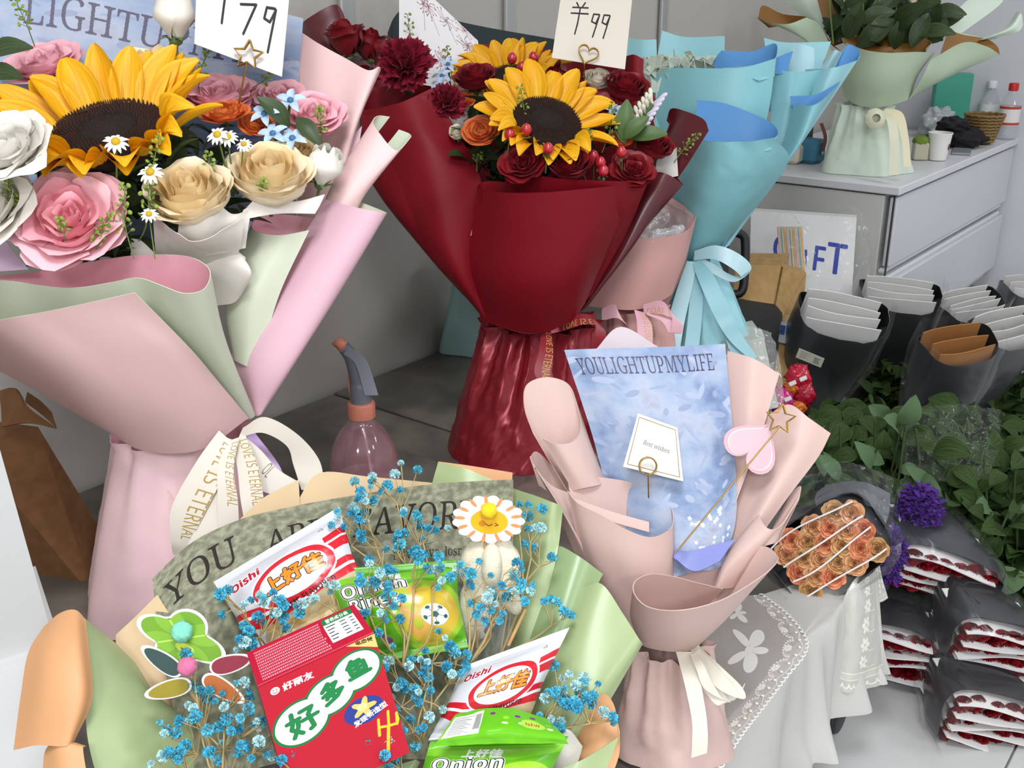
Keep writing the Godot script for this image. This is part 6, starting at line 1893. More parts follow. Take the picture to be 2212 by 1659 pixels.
func build_snack() -> void:
	var green := pal("#9fb07f", .35, {"spec": .5})
	var green2 := pal("#8ea474", .32, {"spec": .5})
	var peach := pal("#d29c6c", .55)
	var beige := pal("#d3b88e", .6)
	var olive := beige
	var t := thing("snack_bouquet_wrap", "sage green and beige bouquet wrap around snack bags and blue sprays", "bouquet wrap", Vector3(.515, TABLE, -.59))
	skirt(t, "foot", on_y(770, 1960, TABLE + .001), at(770, 1800, .98), Vector2(.07, .06), Vector2(.05, .045), green, green, 9, .2, .002, .4)
	# grey plaster print paper with lettering
	var c := Canvas.new(1536, 768, Color("#8f9078"))
	var n := FastNoiseLite.new()
	n.seed = 77
	n.frequency = .02
	n.fractal_octaves = 5
	for y in range(0, 768, 3):
		for x in range(0, 1536, 3):
			var v := n.get_noise_2d(x, y * 1.3)
			c.im.fill_rect(Rect2i(x, y, 3, 3), Color("#6e6f5b").lerp(Color("#98987f"), clampf(v * 1.2 + .5, 0, 1)))
	var ink := Color("#2b2420")
	c.text("YOU", serif, Vector2(60, 262), 176, ink, -.10, .85)
	c.text("ARE", serif, Vector2(480, 232), 150, ink, -.05, .85)
	c.text("FAVORITE", serif, Vector2(835, 232), 168, ink, .02, .80)
	c.text("Live, Love, losr, and laugh", serif, Vector2(1010, 310), 46, ink, .0, .9)
	c.text("served all the beauty in the", serif, Vector2(990, 372), 46, ink, .0, .9)
	c.text("world, that", serif, Vector2(990, 434), 46, ink, .0, .9)
	var pm := tex_mat(c.tex(), .6)
	sheet(t, "plaster_print_paper", [
		[420, 1720, .98, 500, 1680, 1.0, 590, 1650, 1.02, 680, 1640, 1.03, 770, 1640, 1.03, 860, 1640, 1.03, 950, 1640, 1.03, 1020, 1640, 1.02, 1080, 1640, 1.0],
		[350, 1420, 1.03, 445, 1360, 1.055, 540, 1320, 1.08, 635, 1295, 1.09, 730, 1280, 1.095, 825, 1270, 1.095, 920, 1262, 1.09, 1015, 1258, 1.085, 1106, 1252, 1.07],
		[329, 1250, 1.08, 415, 1172, 1.11, 520, 1122, 1.135, 625, 1096, 1.15, 725, 1077, 1.155, 830, 1060, 1.155, 925, 1047, 1.15, 1020, 1040, 1.145, 1108, 1036, 1.13]], pm, beige, 60, 30)
	# beige and green sheets behind it
	sheet(t, "beige_sheet", [[480, 1300, 1.15, 560, 1250, 1.16, 660, 1220, 1.17], [500, 1200, 1.165, 570, 1150, 1.175, 650, 1120, 1.18], [505, 1135, 1.175, 570, 1075, 1.18, 645, 1036, 1.185]], beige, beige, 18, 12)
	sheet(t, "beige_sheet", [[620, 1300, 1.17, 800, 1250, 1.18, 980, 1230, 1.17], [632, 1150, 1.18, 800, 1130, 1.19, 970, 1120, 1.18], [640, 1086, 1.185, 690, 1022, 1.195, 800, 1030, 1.195, 965, 1046, 1.185]], beige, beige, 20, 12)
	sheet(t, "green_roll", [[930, 1080, 1.18, 1000, 1080, 1.17, 1100, 1080, 1.165], [934, 1045, 1.18, 1000, 1052, 1.165, 1090, 1060, 1.165], [947, 998, 1.19, 1000, 1010, 1.175, 1060, 1035, 1.17]], green, peach, 18, 10)
	sheet(t, "green_roll_lining", [[960, 1040, 1.19, 1040, 1050, 1.19, 1106, 1060, 1.18], [947, 997, 1.192, 1020, 1007, 1.198, 1107, 1021, 1.19]], peach, green, 14, 8)
	sheet(t, "side_sheet", [
		[1040, 1640, 1.02, 1070, 1640, 1.01, 1100, 1620, 1.01],
		[1090, 1400, 1.07, 1120, 1400, 1.055, 1150, 1390, 1.055],
		[1106, 1200, 1.12, 1160, 1210, 1.09, 1200, 1215, 1.085],
		[1108, 1055, 1.15, 1160, 1072, 1.12, 1196, 1086, 1.105, 1216, 1094, 1.115]], green, green, 22, 22)
	sheet(t, "side_sheet", [
		[1070, 1660, 1.0, 1110, 1650, .995, 1140, 1640, .995],
		[1130, 1420, 1.05, 1180, 1420, 1.035, 1215, 1415, 1.04],
		[1190, 1190, 1.10, 1210, 1180, 1.095, 1255, 1205, 1.08, 1302, 1240, 1.085]], green2, green, 22, 20)
	sheet(t, "side_sheet", [
		[1090, 1700, .98, 1140, 1690, .975, 1190, 1680, .975, 1210, 1670, .985],
		[1160, 1500, 1.02, 1220, 1500, 1.005, 1270, 1530, .995, 1300, 1540, 1.01],
		[1258, 1270, 1.07, 1300, 1262, 1.06, 1345, 1325, 1.045, 1380, 1380, 1.035, 1388, 1390, 1.045]], green, peach, 28, 22)
	sheet(t, "paper_lining", [
		[1180, 1760, .95, 1240, 1750, .945, 1290, 1740, .94],
		[1230, 1620, .985, 1290, 1620, .97, 1335, 1640, .965],
		[1250, 1540, 1.0, 1300, 1500, 1.0, 1325, 1520, .99, 1338, 1580, .975]], peach, beige, 24, 16)
	sheet(t, "tissue", [[1120, 1720, .93, 1180, 1710, .93, 1230, 1700, .935], [1160, 1640, .945, 1210, 1620, .945, 1250, 1640, .95], [1180, 1590, .955, 1225, 1575, .955, 1258, 1612, .96]], pal("#cfcabd", .9, {"alpha": .9}), pal("#cfcabd", .9, {"alpha": .9}), 14, 12, .0006)
	sheet(t, "front_green", [[1130, 1760, .91, 1200, 1760, .905, 1280, 1740, .91], [1190, 1668, .92, 1260, 1640, .915, 1336, 1592, .93]], green, green, 14, 8)
	# left side: green sheet whose rim folds over and shows the peach lining
	sheet(t, "side_sheet", [
		[250, 1800, .93, 330, 1790, .94, 420, 1780, .97, 500, 1780, 1.0],
		[190, 1600, .935, 270, 1580, .955, 340, 1560, .985, 420, 1570, 1.01],
		[185, 1420, .965, 225, 1420, .985, 280, 1440, 1.01, 350, 1520, 1.02],
		[182, 1336, .985, 205, 1355, 1.0, 240, 1382, 1.02, 290, 1430, 1.03]], green, peach, 26, 24)
	sheet(t, "paper_rim", [
		[30, 1620, .93, 80, 1610, .915, 140, 1612, .91, 160, 1600, .92],
		[46, 1500, .945, 100, 1480, .925, 170, 1500, .92, 198, 1510, .935],
		[62, 1410, .965, 110, 1390, .95, 165, 1395, .945, 192, 1410, .958],
		[95, 1354, .985, 130, 1325, .985, 162, 1318, .983, 184, 1338, .985]], peach, green, 28, 22)
	sheet(t, "paper_rim", [[90, 1760, .91, 140, 1750, .90, 200, 1740, .90], [95, 1640, .92, 130, 1620, .91, 180, 1625, .912], [105, 1610, .925, 140, 1600, .92, 185, 1612, .92]], peach, green, 16, 10)
	sheet(t, "olive_lining", [[300, 1640, 1.0, 380, 1620, 1.02, 470, 1600, 1.03], [255, 1460, 1.03, 330, 1440, 1.045, 420, 1420, 1.05], [250, 1372, 1.045, 300, 1325, 1.055, 340, 1285, 1.06]], olive, olive, 18, 14)
	# snacks
	var sil := pal("#c9ccd0", .3, {"metal": .3})
	var sp := print_shrimp()
	pillow("shrimp_chip_bag", "white and red shrimp chip bag before the plaster print paper", [at(548, 1420, 1.035), at(462, 1258, 1.075), at(733, 1096, 1.085), at(800, 1290, 1.04)], .026, sp, sil)
	pillow("shrimp_chip_bag", "white and red shrimp chip bag propped on a green bag", [at(925, 1600, .955), at(1000, 1440, .985), at(1230, 1356, 1.0), at(1130, 1585, .96)], .026, sp, sil)
	var op := print_onion()
	pillow("onion_ring_bag", "green onion ring bag with a football behind the red box", [at(760, 1440, 1.005), at(702, 1232, 1.05), at(985, 1210, 1.05), at(1012, 1400, 1.01)], .03, op, pal("#66b81f", .3))
	pillow("onion_ring_bag", "green onion ring bag folded under the propped chip bag", [at(870, 1760, .905), at(930, 1600, .92), at(1228, 1590, .93), at(1150, 1780, .90)], .028, op, pal("#66b81f", .3))
	sheet(get_node("onion_ring_bag_001"), "top_flap", [[930, 1612, .90, 1080, 1605, .893, 1228, 1606, .905], [955, 1590, .90, 1080, 1575, .893, 1215, 1590, .905], [985, 1545, .925, 1080, 1530, .92, 1180, 1555, .93]], tex_mat(print_onion_back(), .28), pal("#66b81f", .3), 24, 12, .0006, .0015, 12)
	# red biscuit box
	var b := thing("biscuit_box", "red biscuit box with green and white Chinese lettering among blue sprays", "box", at(700, 1500, .94), "")
	var A := at(557, 1482, .905)
	var B := at(807, 1366, .93)
	var dn := at(632, 1745, .87) - A
	var dn2 := at(885, 1625, .893) - B
	var B2 := at(764, 1305, .98)
	var A2 := at(533, 1410, .955)
	var a_ := local([A, B, A2, B2, A + dn, B + dn2])
	var back: Vector3 = (a_[2] - a_[0])
	var mbf := MB.new()
	mbf.quad(a_[4], a_[0], a_[1], a_[5])
	part(b, "front_face", mbf.mesh(), tex_mat(print_box_front(), .55))
	var mbt := MB.new()
	mbt.quad(a_[0], a_[2], a_[3], a_[1])
	part(b, "top_face", mbt.mesh(), tex_mat(print_box_top(), .55))
	var mbs := MB.new()
	mbs.quad(a_[5], a_[1], a_[3], a_[5] + back)
	mbs.quad(a_[4] + back, a_[2], a_[0], a_[4])
	mbs.quad(a_[5] + back, a_[3], a_[2], a_[4] + back)
	mbs.quad(a_[4] + back, a_[4], a_[5], a_[5] + back)
	part(b, "sides", mbs.mesh(), pal("#a80d26", .38))
	wire(b, "edge", [A, A.lerp(B, .5), B], .0012, pal("#b81434", .4), 6)
	build_picks()
	build_gyp()

func build_picks() -> void:
	var fr := Basis(rightv, upv, -fwd)
	# clover pick
	var cl := thing("clover_pick", "green clover card pick with a mint pompom", "card pick", at(392, 1380, .965))
	var out := []
	for i in 64:
		var a := TAU * i / 64
		var r := .0235 + .0095 * absf(cos(a * 2.0)) + .002 * cos(a * 4.0)
		out.append(Vector2(cos(a) * r * 1.25, sin(a) * r * .78))
	var inn := []
	for q in out: inn.append(q * .9)
	var tb := fr * Basis(Vector3.BACK, -.42) * Basis(Vector3.RIGHT, -.3)
	part(cl, "card", plate_mb(out, .0012).mesh(), pal("#dcdcd4", .5), Transform3D(tb, Vector3.ZERO))
	var cc := Canvas.new(256, 256, Color("#6c9a2a"))
	for k in 4:
		var d := Vector2(cos(k * PI / 2 + PI / 4), sin(k * PI / 2 + PI / 4))
		cc.oval(Vector2(128, 128) + d * 80, 60, 46, Color("#7cab34"), d.angle())
		cc.line([Vector2(128, 128) + d * 30, Vector2(128, 128) + d * 110], 6, Color("#a9cf5a"))
	cc.oval(Vector2(150, 160), 30, 20, Color("#c3cf4a"))
	cc.line([Vector2(140, 165), Vector2(152, 172), Vector2(162, 162)], 4, Color("#33401a"))
	part(cl, "print", plate_mb(inn, .0004).mesh(), tex_mat(cc.tex(), .5), Transform3D(tb, tb * Vector3(0, 0, .0009)))
	part(cl, "pompom", ball_mb(Vector3.ONE * .0095, 20, 14, .25, 6).mesh(), pal("#7fd0b3", .95, {"rim": .5}), Transform3D(Basis(), tb * Vector3(-.001, .006, .009)))
	wire(cl, "stick", [at(392, 1390, .968), at(430, 1520, .97), at(460, 1640, .975)], .0016, pal("#c9a878", .7))
	# butterfly pick below it
	var bf := thing("butterfly_pick", "dark winged butterfly card pick with a pink pompom under the clover pick", "card pick", at(420, 1450, .955))
	for w in [[-58, -18, 1.05, .6, "#2f4a44"], [70, -16, .95, -.25, "#8a2238"], [-42, 34, 1.05, -.25, "#9a8a1e"], [54, 30, 1.05, .55, "#b5642a"]]:
		var o2 := []
		var i2 := []
		for i in 28:
			var a := TAU * i / 28
			var q := Vector2(cos(a) * .021 * w[2] * (1.0 + .25 * cos(a)), sin(a) * .0085)
			o2.append(q)
			i2.append(q * .86)
		var s := 1.0 if w[0] > 0 else -1.0
		var bb: Basis = fr * Basis(Vector3.BACK, w[3] * -1.0) * Basis.from_scale(Vector3(s, 1, 1) if s > 0 else Vector3(1, 1, 1)) * Basis(Vector3.BACK, 0.0 if s > 0 else PI)
		var pos := at(418 + w[0], 1452 + w[1], .957) - org
		part(bf, "wing_card", plate_mb(o2, .0012).mesh(), pal("#efeeea", .5), Transform3D(bb, pos))
		part(bf, "wing_print", plate_mb(i2, .0004).mesh(), pal(w[4], .45), Transform3D(bb, pos + (-fwd) * .0010))
	part(bf, "pompom", ball_mb(Vector3.ONE * .0085, 18, 12, .25, 6).mesh(), pal("#cf6f93", .95, {"rim": .5}), Transform3D(Basis(), at(405, 1440, .945) - org))
	# daisy pick
	var dz := thing("daisy_pick", "white petalled daisy card pick with a yellow pompom", "card pick", at(1055, 1122, 1.03))
	var o3 := []
	for i in 96:
		var a := TAU * i / 96
		var r := .0262 + .0075 * pow(absf(cos(a * 6.5)), .6)
		o3.append(Vector2(cos(a) * r * 1.06, sin(a) * r * .70))
	var db := fr * Basis(Vector3.BACK, -.06)
	part(dz, "card", plate_mb(o3, .0012).mesh(), pal("#dedee0", .5), Transform3D(db, Vector3.ZERO))
	for i in 13:
		var a := TAU * i / 13 + .24
		var st := []
		for k in 12: st.append(Vector2(cos(TAU * k / 12) * .0052, sin(TAU * k / 12) * .0016))
		var dd := Vector2(cos(a) * 1.06, sin(a) * .70)
		part(dz, "petal_mark", plate_mb(st, .0004).mesh(), pal("#cf8b4a", .5), Transform3D(db * Basis(Vector3.BACK, dd.angle()), db * Vector3(dd.x * .0262, dd.y * .0262, .0009)))
	var ce := []
	for k in 30: ce.append(Vector2(cos(TAU * k / 30) * .0182, sin(TAU * k / 30) * .0118))
	var fc := Canvas.new(256, 160, Color("#e3ac1c"))
	fc.oval(Vector2(80, 95), 26, 20, Color("#c98416"))
	fc.line([Vector2(105, 95), Vector2(125, 108), Vector2(150, 96)], 5, Color("#3a2a10"))
	fc.line([Vector2(168, 88), Vector2(190, 100), Vector2(166, 106)], 5, Color("#3a2a10"))
	part(dz, "face", plate_mb(ce, .0005).mesh(), tex_mat(fc.tex(), .5), Transform3D(db, db * Vector3(.001, -.002, .001)))
	part(dz, "pompom", ball_mb(Vector3.ONE * .008, 18, 12, .2, 6).mesh(), pal("#efc91f", .95, {"rim": .5}), Transform3D(Basis(), db * Vector3(0, .0095, .0075)))
	wire(dz, "stick", [at(1050, 1160, 1.035), at(1040, 1260, 1.035), at(1030, 1400, 1.03)], .0016, pal("#c9a878", .7))
	# felt doll in a clear sleeve with wooden sticks
	var pl := thing("felt_doll", "cream felt doll in a clear sleeve under the daisy pick", "soft toy", at(1050, 1240, 1.05))
	var felt := pal("#e6dcc2", .95, {"rim": .5, "bump": .05, "bfreq": .08})
	var mbp := ball_mb(Vector3(.030, .034, .022), 26, 18, .08, 3)
	part(pl, "head", mbp.mesh(), felt, Transform3D(fr, at(1060, 1225, 1.05) - org))
	part(pl, "body", ball_mb(Vector3(.022, .034, .018), 24, 16, .08, 3).mesh(), felt, Transform3D(fr * Basis(Vector3.BACK, -.25), at(1035, 1310, 1.045) - org))
	part(pl, "arm", ball_mb(Vector3(.010, .024, .010), 16, 12, .08, 3).mesh(), felt, Transform3D(fr * Basis(Vector3.BACK, .5), at(1095, 1280, 1.035) - org))
	part(pl, "muzzle", ball_mb(Vector3(.010, .022, .009), 16, 12, .08, 3).mesh(), felt, Transform3D(fr, at(1062, 1222, 1.025) - org))
	part(pl, "tag", ball_mb(Vector3(.011, .018, .004), 14, 10).mesh(), pal("#243a63", .4), Transform3D(fr, at(1055, 1330, 1.035) - org))
	sheet(pl, "sleeve", [[985, 1420, 1.03, 1040, 1430, 1.015, 1100, 1400, 1.03], [995, 1320, 1.035, 1040, 1330, 1.015, 1110, 1310, 1.03], [1005, 1260, 1.045, 1050, 1265, 1.018, 1115, 1255, 1.035]], pal("#dfe6ea", .12, {"alpha": .12}), pal("#dfe6ea", .12, {"alpha": .12}), 24, 18, .0004, .003, 12)
	for a in [[1135, 1316, 1.02, 1098, 1395, 1.01], [1076, 1312, 1.02, 1045, 1392, 1.01], [858, 1155, 1.09, 862, 1240, 1.07]]:
		single("wooden_stick", {1135: "thin wooden stick leaning on the green paper by the chip bag", 1076: "thin wooden stick before the clear doll sleeve", 858: "thin wooden stick standing before the plaster print paper"}[a[0]], "stick", tube_mb([at(a[0], a[1], a[2]), at(a[3], a[4], a[5])], .0018, .0018, 8).mesh(), pal("#c39a62", .7))

func build_gyp() -> void:
	# root, then tips [x, y, d, spread, count]
	var S := [
		["blue baby's breath beside the white chip bag's lower edge", 590, 1480, 1.0, [[500, 1295, 1.0, .016, 6], [555, 1325, .995, .018, 9], [590, 1290, .99, .015, 6], [530, 1385, .985, .016, 7], [615, 1375, .985, .014, 5], [650, 1310, .99, .012, 3]]],
		["tallest blue baby's breath over the plaster print paper", 860, 1330, 1.06, [[830, 1022, 1.09, .022, 4], [790, 1060, 1.09, .018, 7], [758, 1105, 1.08, .018, 8], [745, 1135, 1.075, .015, 5], [805, 1140, 1.07, .016, 5], [872, 1035, 1.09, .014, 3]]],
		["blue baby's breath before the printed word FAVORITE", 880, 1340, 1.05, [[905, 1125, 1.075, .018, 6], [870, 1165, 1.07, .016, 6], [935, 1130, 1.075, .014, 4], [890, 1200, 1.06, .014, 5]]],
		["blue baby's breath across the green football bag", 870, 1440, .99, [[800, 1245, 1.005, .018, 7], [850, 1275, .998, .02, 9], [915, 1215, 1.005, .018, 6], [960, 1245, 1.0, .018, 6], [830, 1325, .985, .016, 6], [775, 1225, 1.01, .012, 3], [700, 1290, .98, .02, 4]]],
		["blue baby's breath in front of the felt doll", 1010, 1440, .99, [[1010, 1235, 1.005, .014, 6], [1050, 1270, .998, .018, 9], [1105, 1240, 1.005, .016, 7], [1075, 1305, .992, .016, 7], [1120, 1275, 1.0, .014, 6], [1035, 1325, .99, .01, 3]]],
		["thin blue baby's breath leaning on the sage green paper", 1080, 1420, 1.02, [[1165, 1180, 1.06, .016, 6], [1215, 1312, 1.03, .014, 5], [1135, 1090, 1.08, .014, 4], [1150, 1150, 1.07, .01, 3]]],
		["blue baby's breath filling the gap beside the red box", 900, 1620, .955, [[900, 1455, .965, .02, 9], [960, 1400, .98, .018, 7], [985, 1440, .975, .016, 6], [870, 1510, .955, .018, 8], [925, 1490, .96, .018, 8], [885, 1570, .945, .016, 7], [855, 1440, .97, .014, 5]]],
		["blue baby's breath sticking out beside the propped chip bag", 1160, 1640, .955, [[1205, 1475, .975, .016, 8], [1240, 1515, .965, .018, 9], [1270, 1485, .975, .014, 6], [1285, 1545, .955, .015, 7], [1190, 1530, .955, .014, 5], [1215, 1565, .945, .012, 5]]],
		["dense blue baby's breath below the clover pick", 480, 1720, .93, [[440, 1535, .945, .02, 9], [385, 1600, .93, .02, 10], [500, 1510, .95, .018, 8], [545, 1555, .935, .02, 9], [465, 1600, .925, .022, 11], [370, 1645, .915, .018, 8], [550, 1610, .92, .018, 8], [420, 1490, .955, .014, 5], [410, 1420, .955, .012, 3]]],
		["blue baby's breath at the lower edge before the red box", 760, 1760, .88, [[600, 1650, .885, .014, 5], [830, 1600, .905, .014, 5], [870, 1640, .90, .016, 6]]],
	]
	for s in S:
		var tips := []
		for q in s[4]: tips.append([at(q[0], q[1], q[2]), q[3], q[4]])
		gyp_spray(s[0], at(s[1], s[2], s[3]), tips, .0052)

func build_bottle() -> void:
	var p := on_y(792, 1092, TABLE)
	var t := thing("spray_bottle", "pink translucent plastic spray bottle with grey trigger", "spray bottle", p)
	var pinkg := pal("#d98f9f", .08, {"alpha": .18})
	var prof := [Vector2(0, .002), Vector2(.05, .002), Vector2(.056, .008), Vector2(.057, .03), Vector2(.059, .06), Vector2(.057, .09), Vector2(.05, .115), Vector2(.036, .137), Vector2(.024, .15), Vector2(.0195, .158), Vector2(.019, .168)]
	part(t, "tank", lathe_mb(prof, 48, func(a, tt): return -.035 * pow(absf(cos(a * 4.0)), 6.0) * (1.0 if tt > .2 and tt < .75 else .0)).mesh(), pinkg)
	part(t, "water", lathe_mb([Vector2(0, .004), Vector2(.05, .005), Vector2(.0535, .03), Vector2(.0545, .052), Vector2(0, .052)], 32).mesh(), pal("#b9808b", .05, {"alpha": .18}))
	var cm := pal("#d8876f", .45)
	part(t, "collar", lathe_mb([Vector2(.019, .16), Vector2(.0225, .162), Vector2(.0225, .184), Vector2(.02, .187), Vector2(.012, .188)], 48, func(a, tt): return .018 * sin(a * 20.0)).mesh(), cm)
	var gm := pal("#6f747e", .45)
	part(t, "neck", lathe_mb([Vector2(.017, .186), Vector2(.0175, .2), Vector2(.0165, .214), Vector2(.014, .225), Vector2(.0, .226)], 24).mesh(), gm)
	var hd := part(t, "spray_head", tube_mb(curve([Vector3(0, .215, 0), rightv * -.004 + Vector3(0, .235, 0), rightv * -.011 + Vector3(0, .262, 0), rightv * -.024 + Vector3(0, .282, 0)], 10), .0155, .010, 12).mesh(), gm)
	part(hd, "nozzle", tube_mb([rightv * -.022 + Vector3(0, .279, 0), rightv * -.031 + Vector3(0, .287, 0), rightv * -.034 + Vector3(0, .282, 0)], .0105, .009, 12).mesh(), cm)
	ribbon(t, "trigger", [p + rightv * -.016 + Vector3(0, .278, 0) - head * .012, p + rightv * .004 + Vector3(0, .262, 0) - head * .014, p + rightv * .013 + Vector3(0, .235, 0) - head * .016, p + rightv * .02 + Vector3(0, .205, 0) - head * .018], [rightv * .012 + Vector3(0, .010, 0), rightv * .018 + Vector3(0, .006, 0), rightv * .02 + Vector3(0, .002, 0), rightv * .022], pal("#8b919b", .35), gm, 20)
	wire(t, "dip_tube", [p + Vector3(0, .16, 0), p + Vector3(.01, .09, 0), p + Vector3(.02, .012, 0)], .0025, pal("#d9b8bd", .3, {"alpha": .5}))
	part(t, "lever", tube_mb([rightv * -.012 + Vector3(0, .25, 0), rightv * -.018 + Vector3(0, .22, 0), rightv * -.016 + Vector3(0, .19, 0)], .003, .002, 6).mesh(), cm)

# sleeve of roses: +y is the head end, x the width, z the thickness
func rose_sleeve(label: String, c: Vector3, b: Basis, w: float, th: float, length: float, rows: int, div: Material, wrap: Material, rose: Material, rn := 6, film := true, rosed := .0, lift := .0) -> Node3D:
	var t := thing("rose_sleeve", label, "flower bundle", c, "wrapped rose bundles")
	t.basis = b
	org = Vector3.ZERO
	var ring := func(y: float, k: float, ph: float) -> Array:
		var r := []
		for i in 41:
			var a := TAU * (i % 40) / 40
			var cx := cos(a)
			var cz := sin(a)
			var px := signf(cx) * pow(absf(cx), .55) * w * .5 * k
			var pz := signf(cz) * pow(absf(cz), .55) * th * .5 * k
			r.append(Vector3(px * (1.0 + .02 * sin(a * 5.0 + ph)), y + .012 * sin(a * 2.0 + ph), -pz * (1.0 + .05 * sin(a * 3.0 + ph))))
		return r
	part(t, "wrapper", sheet_mesh([ring.call(-length, .45, 1.0), ring.call(-length * .6, .8, 1.0), ring.call(-length * .25, 1.02, 1.0), ring.call(-.012, 1.0, 1.0)], wrap, wrap, .001, .004, 5.0, true))
	for k in rows + 1:
		var z := th * (-.39 + .78 * k / rows)
		var g := []
		for j in 3:
			var row := []
			for i in 13:
				var u := i / 6.0 - 1.0
				row.append(Vector3(u * w * .415, -.11 + j * (.058 + lift * .5) + .004 * sin(u * 1.7 + k * 2.0) * (j / 2.0), z + .004 * sin(u * 2.2 + k * 1.7) - .006 * u * u * (1 if k * 2 > rows else -1)))
			g.append(row)
		part(t, "divider", sheet_mesh(patch(g, 24, 6), div, div, .0022))
	if film:
		part(t, "clear_film", sheet_mesh([ring.call(-length * 1.02, .5, 0), ring.call(-length * .6, .86, 0), ring.call(-length * .25, 1.08, 0), ring.call(-.02, 1.07, 0), ring.call(.03, 1.0, 2.0)], film_mat(), film_mat(), .0004, .012, 6.0, true))
	if rose != null:
		var mini_ := rose_mini("rose")
		for k in rows:
			for i in rn:
				var z := th * (-.46 + .92 * (k + .5) / rows)
				var x := w * .44 * ((i + .5) / rn * 2.0 - 1.0)
				var o := single("packed_rose", "dark red rose in the " + label.replace("red rose ", ""), "flower", mini_, rose, Vector3.ZERO, "roses in the " + label)
				var rr := minf(w / rn, th / rows) * .72
				o.transform = Transform3D(b * Basis(Vector3.UP, rnd(0, 6)) * Basis(Vector3.RIGHT, rnd(-.2, .2)) * Basis.from_scale(Vector3(rr, rr * 1.1, rr)), c + b * Vector3(x, -.020 + rosed + rnd(-.004, .004), z))
	return t

func film_mat() -> Material:
	return pal("#f2f4f6", .1, {"alpha": .02, "spec": .3})

func rose_leaf_mesh() -> ArrayMesh:
	if not meshes.has("rleaf"):
		var rows := []
		for j in 9:
			var t := j / 8.0
			var w := .37 * pow(sin(PI * clampf(pow(t, .85) * .97 + .02, 0, 1)), .75)
			var row := []
			for i in 7:
				var s := i / 3.0 - 1.0
				row.append(Vector3(t, .12 * sin(t * PI) - .16 * t * t + absf(s) * w * .3 + .015 * sin(t * 20.0) * s * s, s * w))
			rows.append(row)
		var mb := MB.new()
		mb.grid(rows, true)
		meshes["rleaf"] = mb.mesh()
	return meshes["rleaf"]

